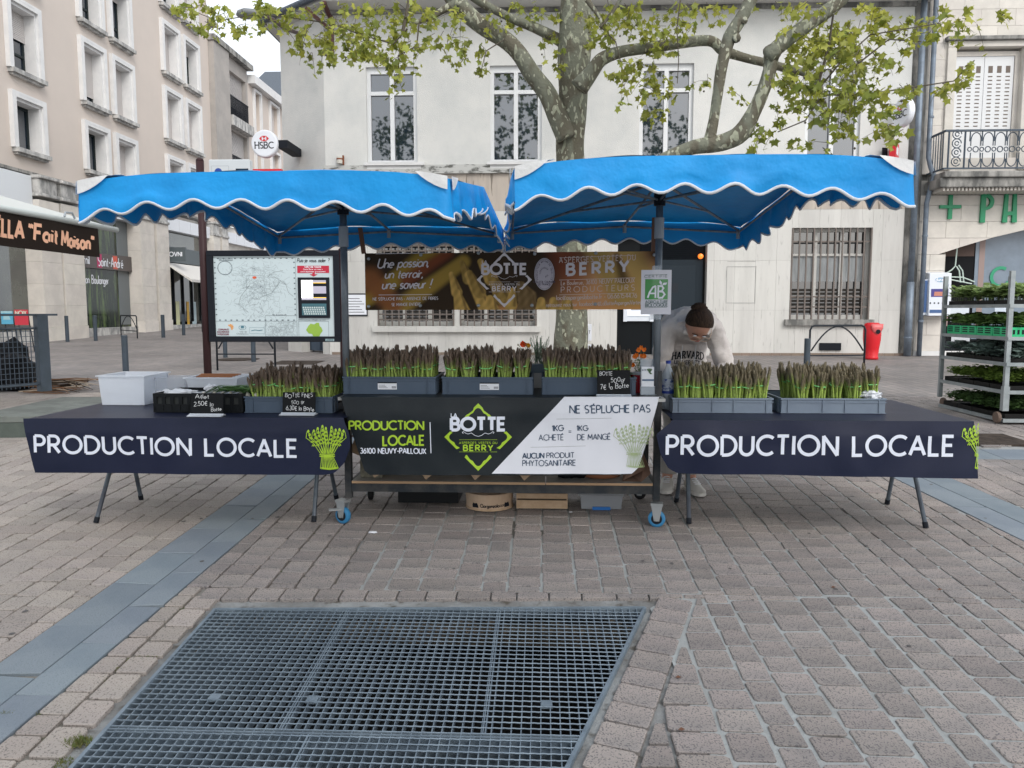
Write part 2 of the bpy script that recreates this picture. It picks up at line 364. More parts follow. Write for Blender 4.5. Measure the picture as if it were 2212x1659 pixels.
# beyond ten metres the setts are too small to pick apart: their pattern is carried by the material
fm = bpy.data.materials.new('far_paving'); fm.use_nodes = True
n = fm.node_tree.nodes; L = fm.node_tree.links; b = n['Principled BSDF']; b.inputs['Roughness'].default_value = .8
tc = n.new('ShaderNodeTexCoord'); mp = n.new('ShaderNodeMapping'); mp.inputs['Rotation'].default_value = (0, 0, math.pi/2); L.new(tc.outputs['Object'], mp.inputs[0])
br = n.new('ShaderNodeTexBrick'); br.inputs['Scale'].default_value = 1; br.inputs['Brick Width'].default_value = .2; br.inputs['Row Height'].default_value = .14; br.inputs['Mortar Size'].default_value = .008
br.inputs['Color1'].default_value = (.28, .25, .235, 1); br.inputs['Color2'].default_value = (.21, .195, .19, 1); br.inputs['Mortar'].default_value = (.15, .14, .135, 1)
L.new(mp.outputs[0], br.inputs[0])
nz = n.new('ShaderNodeTexNoise'); nz.inputs['Scale'].default_value = .7; nz.inputs['Detail'].default_value = 8; L.new(tc.outputs['Object'], nz.inputs[0])
x = n.new('ShaderNodeMix'); x.data_type = 'RGBA'; x.blend_type = 'MULTIPLY'; x.inputs[0].default_value = .75
mr = n.new('ShaderNodeMapRange'); mr.inputs[1].default_value = .3; mr.inputs[2].default_value = .7; mr.inputs[3].default_value = .62; mr.inputs[4].default_value = 1.12; L.new(nz.outputs[0], mr.inputs[0])
L.new(br.outputs[0], x.inputs[6]); L.new(mr.outputs[0], x.inputs[7]); L.new(x.outputs[2], b.inputs['Base Color'])
bp = n.new('ShaderNodeBump'); bp.inputs['Strength'].default_value = .5; bp.inputs['Distance'].default_value = .01; L.new(br.outputs['Fac'], bp.inputs['Height']); bp.invert = True; L.new(bp.outputs[0], b.inputs['Normal'])
fgm = MB()
for a, bb in ((10.05, 20), (20, 45), (45, 400)):
    fgm.add([(-150, a, gz(a)-.004), (150, a, gz(a)-.004), (150, bb, gz(bb)-.004), (-150, bb, gz(bb)-.004)], [(0, 1, 2, 3)])
fgm.obj('square_paving', fm, kind='structure')
# --- individual setts
def clip(poly, a, b, c):      # keep a*x+b*y<=c
    o = []
    for i in range(len(poly)):
        p, q = poly[i], poly[(i+1) % len(poly)]; dp, dq = a*p[0]+b*p[1]-c, a*q[0]+b*q[1]-c
        if dp <= 0: o.append(p)
        if (dp < 0 < dq) or (dq < 0 < dp): t = dp/(dp-dq); o.append((p[0]+(q[0]-p[0])*t, p[1]+(q[1]-p[1])*t))
    return o
def area(p): return abs(sum(p[i][0]*p[(i+1) % len(p)][1]-p[(i+1) % len(p)][0]*p[i][1] for i in range(len(p))))/2
LB = [lambda y: -2.15+.026*(y-2.85), lambda y: -1.936+.026*(y-2.55), lambda y: -1.784+.028*(y-2.34)]
RB = [lambda y: 2.658-.108*(y-5.18), lambda y: 2.868-.111*(y-5.18), lambda y: 3.078-.115*(y-5.2)]
CB = (6.30, 6.68)
def line_x(f): k = f(1)-f(0); return (1, -k, f(0))      # x <= f(y)
def neg(l): return (-l[0], -l[1], -l[2])
dx, dy = GR_TR[0]-GR_BR[0], GR_TR[1]-GR_BR[1]; ln = math.hypot(dx, dy); NX, NY = dy/ln, -dx/ln       # right of the slanted edge
gc = NX*GR_TR[0]+NY*GR_TR[1]
cells = []
rp = random.Random(3)
def shrink(poly, g):
    cx = sum(p[0] for p in poly)/len(poly); cy = sum(p[1] for p in poly)/len(poly); n = len(poly); o = []
    for i in range(n):
        a, b, c = poly[i-1], poly[i], poly[(i+1) % n]
        d1 = math.dist(a, b) or 1e-6; d2 = math.dist(b, c) or 1e-6
        n1 = ((b[1]-a[1])/d1, -(b[0]-a[0])/d1); n2 = ((c[1]-b[1])/d2, -(c[0]-b[0])/d2)
        s = (cx-b[0])*n1[0]+(cy-b[1])*n1[1]; s = 1 if s > 0 else -1
        k = 1+n1[0]*n2[0]+n1[1]*n2[1]; k = max(k, .5)
        o.append((b[0]+s*g*(n1[0]+n2[0])/k, b[1]+s*g*(n1[1]+n2[1])/k))
    return o
def add_cell(poly, g, warm):
    if len(poly) < 3 or area(poly) < .0025: return
    q = shrink(poly, g)
    if area(q) < .0015 or area(q) > area(poly): return
    cells.append((q, warm))
CW = .149
for i in range(-70, 80):
    x0 = i*CW+.02*math.sin(i*1.7); x1 = (i+1)*CW+.02*math.sin((i+1)*1.7)
    y = 1.2+((i % 2)*.07)+rp.uniform(0, .03)
    while y < 10.15:
        left = x0 < -1.9
        ly = (.150 if left else .138)*rp.uniform(.86, 1.16); y1 = min(y+ly, 10.19)
        sw = .006
        base = [(x0+rp.uniform(-sw, sw), y), (x1+rp.uniform(-sw, sw), y+rp.uniform(-sw, sw)), (x1+rp.uniform(-sw, sw), y1), (x0+rp.uniform(-sw, sw), y1+rp.uniform(-sw, sw))]
        u, v = px((x0+x1)/2, y+ly/2, gz(y))
        if -260 < u < 2480 and v < 1800:
            gL, gC = .0035, .0055
            parts = [(clip(base, *line_x(LB[0])), gL, 1)]
            mid = clip(base, *neg(line_x(LB[2])))
            mid = clip(mid, *line_x(RB[0])) if y < CB[1]+.1 else mid
            if y > CB[1]: parts.append((clip(mid, 0, -1, -CB[1]) if x0 > 2.4 else mid, gL, 0))
            else:
                if y1 > 3.59: parts.append((clip(mid, 0, -1, -3.6), gC if x0 > -1.35 else gL, 0))
                if y < 3.6:
                    low = clip(mid, 0, 1, 3.6)
                    parts.append((clip(low, -NX, -NY, -(gc+.205)), gC+.002, 0))
                    parts.append((clip(clip(low, 1, 0, -1.66), 0, 1, 9), gL+.002, 1))
                parts.append((clip(clip(base, *neg(line_x(RB[2]))), 0, 1, CB[0]), gL, 0))
            if y > CB[1] and x0 > 2.4: pass
            for p, g_, wmm in parts: add_cell(p, g_, wmm)
        y = y1
# setts framing the grating
xx = -1.64
while xx < .74:
    w = rp.uniform(.115, .17); add_cell([(xx, 3.462+.043*(xx+1.5)), (xx+w, 3.465+.043*(xx+w+1.5)), (xx+w, 3.6), (xx, 3.6)], .004, 0); xx += w
s_ = -.15
while s_ < ln+.1:
    w = rp.uniform(.125, .15); o = [(GR_TR[0]-dx/ln*s+NX*k, GR_TR[1]-dy/ln*s+NY*k) for s, k in ((s_, .035), (s_, .2), (s_+w, .2), (s_+w, .035))]
    add_cell([p for p in o], .0045, 0); s_ += w
yy = 1.2
while yy < 3.44:
    w = rp.uniform(.13, .2); add_cell([(-1.66, yy), (-1.525, yy), (-1.53, yy+w), (-1.66, yy+w)], .008, 1); yy += w
info = []
for q, wmm in cells:
    pp = [px(x, y, gz(y)) for x, y in q]
    inside = all(-5 < u < 2217 and v < 1664 for u, v in pp)
    info.append((area(pp) if inside else 0, q, wmm))
info.sort(key=lambda t: -t[0])
def sett(mb, q, rnd):
    n = len(q); cx = sum(p[0] for p in q)/n; cy = sum(p[1] for p in q)/n; dz = rnd.uniform(-.002, .001); tx, ty = rnd.uniform(-.012, .012), rnd.uniform(-.012, .012)
    if n == 4:      # clip the corners a little: worn setts
        r = []
        for i in range(4):
            a, b, c = q[i-1], q[i], q[(i+1) % 4]; t = rnd.uniform(.04, .10)
            r += [(b[0]+(a[0]-b[0])*t, b[1]+(a[1]-b[1])*t), (b[0]+(c[0]-b[0])*t, b[1]+(c[1]-b[1])*t)]
        q = r; n = 8
    z = lambda x, y: gz(y)+dz+tx*(x-cx)+ty*(y-cy)
    A = [(x, y, gz(y)-.03) for x, y in q]; B = [(x, y, z(x, y)-.003) for x, y in q]
    T = [(cx+(x-cx)*.955, cy+(y-cy)*.955, z(x, y)) for x, y in q]
    f = [tuple(range(2*n, 3*n))] if area(q) > 0 else []
    if sum(q[i][0]*q[(i+1) % n][1]-q[(i+1) % n][0]*q[i][1] for i in range(n)) < 0: f = [tuple(reversed(f[0]))]; rv = True
    else: rv = False
    for k in (0, n):
        for i in range(n):
            j = (i+1) % n; t = (k+i, k+j, k+n+j, k+n+i); f.append(tuple(reversed(t)) if rv else t)
    mb.add(A+B+T, f)
rs = random.Random(5)
for k, (a_, q, wmm) in enumerate(info[:290]):
    mb = MB(); sett(mb, q, rs); cx = sum(p[0] for p in q)/len(q); cy = sum(p[1] for p in q)/len(q)
    me = mb.mesh('paver', m_settw if wmm else m_sett, (cx, cy, gz(cy))); place('paver', me, ground, (cx, cy, gz(cy)))
for wmm in (0, 1):
    mb = MB()
    for a_, q, w2 in info[290:]:
        if w2 == wmm: sett(mb, q, rs)
    mb.obj('small_pavers' if wmm else 'distant_pavers', m_settw if wmm else m_sett, ground, kind='stuff')
# bluestone bands
def slabs(fa, fb, y0, y1, rnd, lo=.34, hi=.48):
    y = y0
    while y < y1:
        w = rnd.uniform(lo, hi); e = min(y+w, y1); sk = rnd.uniform(-.02, .02); g_ = .003
        q = [(fa(y)+g_, y+g_), (fb(y)-g_, y+g_+sk), (fb(e)-g_, e-g_+sk), (fa(e)+g_, e-g_)]
        mb = MB(); A = [(a, b, gz(b)-.03) for a, b in q]; B = [(a, b, gz(b)-.002) for a, b in q]
        cx = sum(p[0] for p in q)/4; cy = sum(p[1] for p in q)/4; Tt = [(cx+(a-cx)*.985, cy+(b-cy)*.985, gz(b)+.001) for a, b in q]
        mb.add(A+B+Tt, [(8,9,10,11)]+[(k+i, k+(i+1) % 4, k+4+(i+1) % 4, k+4+i) for k in (0, 4) for i in range(4)])
        place('slab', mb.mesh('slab', m_slab, (cx, cy, gz(cy))), ground, (cx, cy, gz(cy))); y = e
slabs(LB[0], LB[1], 2.0, 9.6, rs); slabs(LB[1], LB[2], 1.82, 9.6, rs)
slabs(RB[0], RB[1], 2.8, 6.3, rs, .6, .9); slabs(RB[1], RB[2], 2.9, 6.3, rs, .6, .9)
x_ = 2.55
while x_ < 7.5:
    e = x_+rs.uniform(.5, .8); mb = MB(); q = [(x_+.003, 6.303), (e-.003, 6.303), (e-.003, 6.677), (x_+.003, 6.677)]
    mb.add([(a, b, gz(b)-.03) for a, b in q]+[(a, b, gz(b)) for a, b in q], [(4,5,6,7)]+[(i, (i+1) % 4, 4+(i+1) % 4, 4+i) for i in range(4)])
    place('slab', mb.mesh('slab', m_slab, (x_, 6.4, .35)), ground, (x_, 6.4, .35)); x_ = e
MB().add([(1.2-.6, 1.0, .055*1.0-.007), (12, 1.0, .055-.007), (12, 6.5, gz(6.5)-.007), (-.9, 6.5, gz(6.5)-.007), (-1.0, 3.6, gz(3.6)-.007), (.62, 3.6, gz(3.6)-.007), (.5, 3.45, gz(3.45)-.007)],
         [(0,1,2,6), (6,2,5), (5,2,3,4)]).obj('mortar_joints', m_mort2, ground, kind='stuff')
# dirt-filled joints on the left side of the band
MB().add([(-12, 1.0, .055-PZ+.004), (-1.62, 1.0, .055-PZ+.004), (-1.62, 3.45, gz(3.45)-PZ+.004), (-12, 3.45, gz(3.45)-PZ+.004),
          (-1.0, 3.62, gz(3.62)-PZ+.004), (-1.2, 6.5, gz(6.5)-PZ+.004), (-12, 6.5, gz(6.5)-PZ+.004), (-1.2, 10.1, gz(10.1)-PZ+.004), (-12, 10.1, gz(10.1)-PZ+.004)],
         [(0,1,2,3), (3,2,4,5,6), (6,5,7,8)]).obj('joint_dirt', m_dirt, ground, kind='stuff')
# ================================================================ GRATING over the tree pit / drain
m_galv = mat('galvanised', (.225, .28, .33), .48, c2=(.17, .215, .26), scale=9, metal=.35, bump=.1, bscale=90)
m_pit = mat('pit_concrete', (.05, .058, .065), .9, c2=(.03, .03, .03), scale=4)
m_rubble = mat('pit_rubble', (.13, .10, .07), .95, c2=(.05, .045, .035), scale=16, bump=.8, bscale=40)
grate = thing('drain_grating', 'large galvanised steel mesh grating with slanted right edge in the foreground paving', 'grating', (-.6, 2.4, gz(2.4)))
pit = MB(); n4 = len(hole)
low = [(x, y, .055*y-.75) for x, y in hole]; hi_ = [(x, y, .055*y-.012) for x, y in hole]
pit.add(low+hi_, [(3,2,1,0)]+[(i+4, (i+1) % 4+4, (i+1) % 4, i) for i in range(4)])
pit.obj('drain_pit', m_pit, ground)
led = MB(); led.box(-1.5, .42, 3.25, 3.36, .08, .14); led.box(-1.5, -1.43, 1.2, 3.3, .0, .07); led.box(-1.5, .1, 2.2, 2.3, -.02, .035)
for k in range(110):
    X = rs.uniform(-1.5, .42); Y = rs.uniform(3.26, 3.37) if k < 70 else rs.uniform(1.8, 3.3); X = X if k < 70 else rs.choice([-1.46, -1.44])
    if NX*X+NY*Y > gc-.05: continue
    r = rs.uniform(.008, .026); led.obox((X, Y, .055*Y-.06+r*.5), (r, r*.8, r*.7), Matrix.Rotation(rs.uniform(0, 3), 3, 'Z'))
led.obj('pit_ledge_rubble', m_rubble, ground, kind='stuff')
def in_poly_y(x):      # y range of hole at this x
    ys = []
    for i in range(4):
        a, b = hole[i], hole[(i+1) % 4]
        if (a[0]-x)*(b[0]-x) <= 0 and abs(a[0]-b[0]) > 1e-6: ys.append(a[1]+(b[1]-a[1])*(x-a[0])/(b[0]-a[0]))
    return (min(ys), max(ys)) if len(ys) > 1 else None
def in_poly_x(y):
    xs = []
    for i in range(4):
        a, b = hole[i], hole[(i+1) % 4]
        if (a[1]-y)*(b[1]-y) <= 0 and abs(a[1]-b[1]) > 1e-6: xs.append(a[0]+(b[0]-a[0])*(y-a[1])/(b[1]-a[1]))
    return (min(xs), max(xs)) if len(xs) > 1 else None
def gbar(name, a, b, w, h, dz=0.):
    a = Vector((a[0], a[1], .055*a[1]+dz)); b = Vector((b[0], b[1], .055*b[1]+dz)); d = (b-a).normalized(); s = Vector((d.y, -d.x, 0)).normalized()*w/2; u = Vector((0, 0, -h))
    mb = MB().add([a-s, a+s, b+s, b-s, a-s+u, a+s+u, b+s+u, b-s+u], [(0,1,2,3), (7,6,5,4), (0,4,5,1), (1,5,6,2), (2,6,7,3), (3,7,4,0)])
    return mb.obj(name, m_galv, grate)
for i in range(4):
    gbar('frame', hole[i], hole[(i+1) % 4], .014, .05, .002)
seams_y = [2.44]; sx = [-.885, -.192]
PIT = .0335
x = -1.475
while x < .47:
    r = in_poly_y(x)
    if r: gbar('bearing_bar', (x, r[0]), (x, r[1]), .0035, .034, -.003)
    x += PIT
y = 1.28; k = 0
while y < 3.42:
    r = in_poly_x(y)
    if r:
        m_ = MB(); P = []; X = r[0]
        while X < r[1]:
            P.append((X, y+.0012*math.sin(X*187), .055*y-.0015)); X += .0084
        m_.tube(P+[(r[1], y, .055*y-.0015)], .0027, 4).obj('cross_bar', m_galv, grate)
    y += PIT
for yy in (2.435, 2.452): r = in_poly_x(yy); gbar('edge_bar', (r[0], yy), (r[1], yy), .006, .035, 0.0)
r = in_poly_x(2.39); gbar('support_beam', (r[0], 2.425), (r[1], 2.425), .05, .08, -.036)
for xx in (-.889, -.881, -.196, -.188): r = in_poly_y(xx); gbar('edge_bar', (xx, max(r[0], 2.455)), (xx, r[1]), .004, .035, .0)
gbar('edge_bar', (-.78, 1.3), (-.78, 2.43), .006, .035)
for bx in (-1.19, -.83, .02): MB().box(bx-.02, bx+.02, 2.62, 2.66, gz(2.64)-.01, gz(2.64)+.002).obj('clip', m_galv, grate)
# ================================================================ BUILDINGS
def fbox(mb, fn, u0, u1, v0, v1, o0, o1):
    P = [fn(u0,v0,o0), fn(u1,v0,o0), fn(u1,v1,o0), fn(u0,v1,o0), fn(u0,v0,o1), fn(u1,v0,o1), fn(u1,v1,o1), fn(u0,v1,o1)]
    return mb.add(P, [(0,3,2,1),(4,5,6,7),(0,1,5,4),(1,2,6,5),(2,3,7,6),(3,0,4,7)])
def holed(fn, u0, u1, v0, v1, holes, depth=.2):
    mb = MB(); us = sorted({u0, u1} | {h[k] for h in holes for k in (0, 1) if u0 < h[k] < u1}); vs = sorted({v0, v1} | {h[k] for h in holes for k in (2, 3) if v0 < h[k] < v1})
    for a, b in zip(us, us[1:]):
        for c, d in zip(vs, vs[1:]):
            if any(h[0] <= (a+b)/2 <= h[1] and h[2] <= (c+d)/2 <= h[3] for h in holes): continue
            mb.add([fn(a,c,0), fn(b,c,0), fn(b,d,0), fn(a,d,0)], [(0,1,2,3)])
    for h in holes:
        a, b, c, d = max(h[0], u0), min(h[1], u1), max(h[2], v0), min(h[3], v1)
        if a >= b or c >= d: continue
        q = [(a,c),(b,c),(b,d),(a,d)]; mb.add([fn(*p, 0) for p in q]+[fn(*p, -depth) for p in q], [((i+1) % 4, i, i+4, (i+1) % 4+4) for i in range(4)])
    return mb
m_render = mat('white_render', (.68, .675, .65), .9, c2=(.60, .605, .59), scale=.9, bump=.5, bscale=55, fine=(2.2, .64, .9, (.50, .52, .52)))
m_trav = mat('travertine', (.60, .59, .56), .75, c2=(.52, .51, .485), scale=2.0, stretch=(1, 1, .12), bump=.15, bscale=40, fine=(22, .62, .70, (.42, .41, .39)), island=.03)
m_travb = mat('stained_travertine', (.50, .44, .38), .8, c2=(.40, .35, .31), scale=4, stretch=(1, 1, .1), fine=(14, .60, .66, (.2, .17, .14)))
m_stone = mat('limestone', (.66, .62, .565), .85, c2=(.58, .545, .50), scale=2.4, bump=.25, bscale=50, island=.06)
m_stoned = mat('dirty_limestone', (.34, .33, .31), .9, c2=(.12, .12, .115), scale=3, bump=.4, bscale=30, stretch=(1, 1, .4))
m_pvc = mat('white_pvc', (.72, .73, .74), .4); m_cream = mat('cream_paint', (.60, .59, .56), .6)
m_glassD = mat('window_glass', (.010, .020, .036), .02, spec=1., ior=1.85, bump=.012, bscale=1.3)
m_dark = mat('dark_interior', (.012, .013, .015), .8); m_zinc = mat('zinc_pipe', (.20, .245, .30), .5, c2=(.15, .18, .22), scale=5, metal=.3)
m_pink = mat('pink_render', (.60, .53, .475), .9, c2=(.57, .505, .455), scale=.4, bump=.25, bscale=70)
m_grey = mat('grey_concrete', (.40, .37, .345), .9, c2=(.34, .32, .30), scale=1.2, bump=.2)
m_white = mat('white_concrete', (.71, .705, .70), .7, c2=(.65, .65, .65), scale=3)
m_sill = mat('weathered_sill', (.55, .54, .52), .85, c2=(.26, .26, .255), scale=5, stretch=(1, 1, .4))
m_shut = mat('roller_shutter', (.56, .53, .515), .6); m_alu = mat('dark_window_frame', (.03, .04, .042), .4)
m_slate = mat('slate', (.10, .125, .15), .7, c2=(.07, .08, .1), scale=20)
m_anth = mat('anthracite', (.030, .036, .045), .5); m_iron = mat('blue_grey_iron', (.055, .075, .10), .55)
m_navy = mat('bollard_blue_grey', (.05, .068, .09), .45, c2=(.04, .055, .07), scale=5)
m_red = mat('red_paint', (.62, .02, .03), .35); m_ink = mat('ink', (.015, .018, .025), .6); m_wht = mat('white_print', (.78, .80, .85), .5)
m_brown = mat('brown_paint', (.09, .035, .03), .55)
FY = 17.; ff = plane_fn((0, FY, 0)); B0 = gz(17.)
bank = thing('bank_building', 'long white rendered bank building behind the stall with travertine ground floor', 'building', (1.5, FY, B0))
wins = [(-3.83, -2.73), (-1.15, -.035), (2.05, 3.19), (5.55, 6.70)]; WZ = (4.735, 6.76)
holed(ff, -4.75, 7.72, 4.69, 7.95, [(a, b, *WZ) for a, b in wins], .2).obj('upper_wall', m_render, bank)
low_holes = [(-3.66, -.13, 1.2, 3.06), (1.63, 3.56, B0-.1, 3.16), (5.35, 7.06, 1.35, 3.31)]
# chamfered corner
cA, cB = Vector((-4.75, FY, 0)), Vector((-6.02, 18.0, 0)); cU = (cA-cB).normalized(); clen = (cA-cB).length
fc = plane_fn(cB, tuple(cU))
fbox(MB(), fc, 0, clen, 0, 1, 0, 0)
holed(fc, 0, clen-.002, 2.95, 7.95, [], .1).obj('corner_wall', m_render, bank)
holed(fc, 0, clen-.002, B0, 2.95, [(.55, clen-.25, B0, 2.7)], .3).obj('corner_base', m_trav, bank)
dr = MB(); fbox(dr, fc, .55, .62, B0+.05, 2.7, -.3, -.22); fbox(dr, fc, clen-.32, clen-.25, B0+.05, 2.7, -.3, -.22); fbox(dr, fc, .95, 1.02, B0+.05, 2.7, -.3, -.22); fbox(dr, fc, .55, clen-.25, B0+.05, .85, -.3, -.22)
cd_ = dr.obj('corner_door', mat('blue_grey_door', (.05, .075, .11), .4), bank); d2 = MB(); fbox(d2, fc, .55, clen-.25, B0, 2.7, -.32, -.29); d2.obj('door_glass', m_glassD, cd_)
MB().add([(-6.02, 18, B0), (-6.02, 18, 7.95), (-6.02, 30, 7.95), (-6.02, 30, B0)], [(0,1,2,3)]).obj('side_wall', m_render, bank)
MB().add([(-6, 18.2, 7.97), (8, 18.2, 7.97), (8, 30, 9.9), (-6, 30, 9.9)], [(0,1,2,3)]).obj('roof_slope', m_slate, bank)
# travertine cladding, slab by slab
X = -4.747; zs = [B0-.02, 1.55, 2.62, 3.70, 4.50]; rr = random.Random(11)
while X < 7.7:
    x1 = min(X+.445, 7.71)
    for z0, z1 in zip(zs, zs[1:]):
        pcs = [(X, x1, z0, z1)]
        for h in low_holes:
            nx = []
            for a, b, c, d in pcs:
                if b <= h[0] or a >= h[1] or d <= h[2] or c >= h[3]: nx.append((a, b, c, d)); continue
                if a < h[0]: nx.append((a, h[0], c, d))
                if b > h[1]: nx.append((h[1], b, c, d))
                m0, m1 = max(a, h[0]), min(b, h[1])
                if c < h[2]: nx.append((m0, m1, c, h[2]))
                if d > h[3]: nx.append((m0, m1, h[3], d))
            pcs = nx
        for a, b, c, d in pcs:
            if b-a < .02 or d-c < .02: continue
            mb = MB(); fbox(mb, ff, a+.0015, b-.0015, c+.0015, d-.0015, -.04, rr.uniform(-.0015, .0015))
            mb.obj('travertine_slab', m_travb if c > 3.6 else m_trav, bank)
    X = x1
holed(lambda u, v, o=0: ff(u, v, o-.012), -4.747, 7.715, B0, 4.5, low_holes, .25).obj('wall_core', mat('joint_grey', (.36, .35, .33), .9), bank)
mb = MB(); fbox(mb, ff, -4.80, 7.73, 4.5, 4.60, -.1, .07); fbox(mb, ff, -4.80, 7.73, 4.60, 4.69, -.1, .035); mb.obj('string_course', mat('dirty_ledge', (.5, .5, .48), .9, c2=(.12, .12, .11), scale=3.5, stretch=(1, 1, 3), ramp=(.5, .6)), bank)
# brick plinth
bx = -4.7
while bx < 7.7:
    if not (1.6 < bx+.11 < 3.6):
        mb = MB(); fbox(mb, ff, bx+.004, bx+.215, B0-.05, B0+.052, -.02, .014); mb.obj('plinth_brick', mat('plinth_brick', (.22, .17, .135), .9, island=.15), bank)
    bx += .22
# eaves
e0 = atZ(572, 58, 7.92)
mb = MB(); q = [(8.0, 16.45), (-4.55, 16.45), (e0[0], e0[1]), (e0[0], 19.5), (-5.6, 18.2), (-4.6, 17.05), (8.0, 17.05)]
mb.prism(q, .16, (0, 0, 7.93)); mb.obj('eaves', m_cream, bank)
mb = MB(); mb.tube([(8, 16.4, 8.04), (-4.6, 16.4, 8.04), (e0[0]-.05, e0[1]-.05, 8.04), (e0[0]-.05, 20, 8.04)], .07, 8); mb.obj('gutter', m_slate, bank)
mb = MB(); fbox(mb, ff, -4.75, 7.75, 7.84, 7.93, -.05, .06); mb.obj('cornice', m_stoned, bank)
mb = MB(); mb.box(-4.58, -4.50, 16.88, 16.99, 7.0, 7.8); mb.bar((-4.54, 16.93, 7.5), (-5.0, 16.6, 7.85), .07); mb.bar((-4.54, 16.93, 7.72), (-4.54, 16.4, 7.88), .07); mb.obj('eaves_bracket', m_brown, bank)
def bank_window(a, b, right):
    z0, z1 = WZ; o0, o1 = -.14, -.07; w = MB(); fr = .085
    fbox(w, ff, a, a+fr, z0, z1, o0-.05, o1); fbox(w, ff, b-fr, b, z0, z1, o0-.05, o1); fbox(w, ff, a+fr, b-fr, z1-.13, z1, o0-.05, o1); fbox(w, ff, a+fr, b-fr, z0, z0+.07, o0-.05, o1)
    wo_ = w.obj('window', m_pvc, bank); c = (a+b)/2; tz = z0+(z1-z0)*.735
    w = MB(); fbox(w, ff, c-.045, c+.045, z0+.07, z1-.13, o0, o1+.012); w.obj('mullion', m_pvc, wo_)
    w = MB(); fbox(w, ff, a+fr, b-fr, tz-.04, tz+.04, o0, o1+.006); w.obj('transom', m_pvc, wo_)
    for p, q in ((a+fr, c-.045), (c+.045, b-fr)):
        for r, s in ((z0+.07, tz-.04), (tz+.04, z1-.13)):
            w = MB(); fbox(w, ff, p, q, r, s, o0-.03, o0+.02); w.obj('pane', m_glassD, wo_)
    w = MB(); fbox(w, ff, a-.06, b+.16, z0-.06, z0, -.2, .1); fbox(w, ff, a, b+.08, z0-.14, z0-.06, 0, .05); w.obj('window_sill', m_white, wo_)
for a, b in wins: bank_window(a, b, a > 0)
# barred ground-floor windows
m_bars = mat('grille_paint', (.155, .13, .115), .55); m_blind = mat('net_curtain', (.38, .40, .41), .8, c2=(.28, .30, .31), scale=2, stretch=(8, 1, 1))
def barred(a, b, z0, z1, lab, sillm, nsub, hb, rightmargin=0.):
    w = MB(); fr = .07; o = -.2
    fbox(w, ff, a, a+fr, z0, z1, o-.05, o+.03); fbox(w, ff, b-fr, b, z0, z1, o-.05, o+.03); fbox(w, ff, a+fr, b-fr, z1-fr, z1, o-.05, o+.03); fbox(w, ff, a+fr, b-fr, z0, z0+.1, o-.05, o+.03)
    for k in range(1, nsub): c = a+(b-a)*k/nsub; fbox(w, ff, c-.04, c+.04, z0+.1, z1-fr, o-.04, o+.02)
    fbox(w, ff, a+fr, b-fr, z0+(z1-z0)*.7, z0+(z1-z0)*.7+.05, o-.04, o+.015)
    wo_ = w.obj('barred_window', m_cream, bank)
    w = MB(); fbox(w, ff, a+.03, b-.03, z0+.03, z1-.03, o-.06, o-.035); w.obj('pane', mat('clear_glass', (.02, .022, .025), .03, ior=1.9, spec=.8), wo_)
    w = MB(); fbox(w, ff, a+.1, b-.1, z0+(z1-z0)*.42, z0+(z1-z0)*.7, o-.034, o-.028); w.obj('blind', m_blind, wo_)
    w = MB()
    for k in range(7): zz = z0+.14+k*(z1-z0)*.04; fbox(w, ff, a+.1, b-.1, zz, zz+(z1-z0)*.028, o-.034, o-.026)
    w.obj('slats', mat('window_blind_dark', (.05, .045, .04), .6), wo_)
    nb = int((b-a)/.148)
    for k in range(nb+1):
        c = a+.02+(b-a-.04)*k/nb; w = MB(); fbox(w, ff, c-.014, c+.014, z0-.0, z1, -.02, .012); w.obj('bar', m_bars, wo_)
    for zz in hb: w = MB(); fbox(w, ff, a, b, zz-.016, zz+.016, -.034, -.021); w.obj('bar', m_bars, wo_)
    w = MB(); fbox(w, ff, a-.1, b+(.02 if a < -3 else .08), z0-.13, z0, -.25, .09); w.obj('window_sill', sillm, wo_)
barred(5.35, 7.06, 1.35, 3.31, '', m_stoned, 3, (1.62, 1.84, 3.02))
barred(-3.66, -1.95, 1.2, 3.06, '', m_trav, 3, (1.34, 1.46, 2.85, 2.96))
barred(-1.83, -.13, 1.2, 3.06, '', m_trav, 3, (1.34, 1.46, 2.85, 2.96))
mb = MB(); fbox(mb, ff, -1.95, -1.83, 1.2, 3.06, -.25, -.01); mb.obj('window_pier', m_trav, bank)
# entrance recess with louvres, cash machine and steel door
mb = MB(); fbox(mb, ff, 1.64, 3.55, B0-.05, 3.15, -.3, -.2); mb.obj('entrance_panel', mat('black_panel', (.008, .010, .012), .35), bank)
lv = MB()
for k in range(11): z = 2.66+k*.044; lv.add([ff(2.15, z, -.18), ff(3.5, z, -.18), ff(3.5, z+.038, -.14), ff(2.15, z+.038, -.14), ff(2.15, z+.038, -.19), ff(3.5, z+.038, -.19)], [(0,1,2,3), (3,2,5,4)])
lv.obj('louvre', m_anth, bank)
mb = MB(); fbox(mb, ff, 2.42, 3.5, B0-.02, 2.65, -.2, -.15); sd = mb.obj('steel_door', mat('steel_door', (.02, .03, .04), .5), bank)
mb = MB(); fbox(mb, ff, 2.50, 3.34, B0+.02, 2.52, -.15, -.138); mb.obj('door_leaf', mat('door_leaf', (.025, .036, .047), .5), sd, bev=.004)
mb = MB(); fbox(mb, ff, 2.84, 2.97, 1.93, 2.14, -.138, -.133); mb.obj('notice', m_anth, sd)
mb = MB(); mb.lathe([(.02, -.0), (.03, -.05)], ff(3.24, 1.45, -.138), 10, 'y'); mb.obj('handle', m_ink, sd)
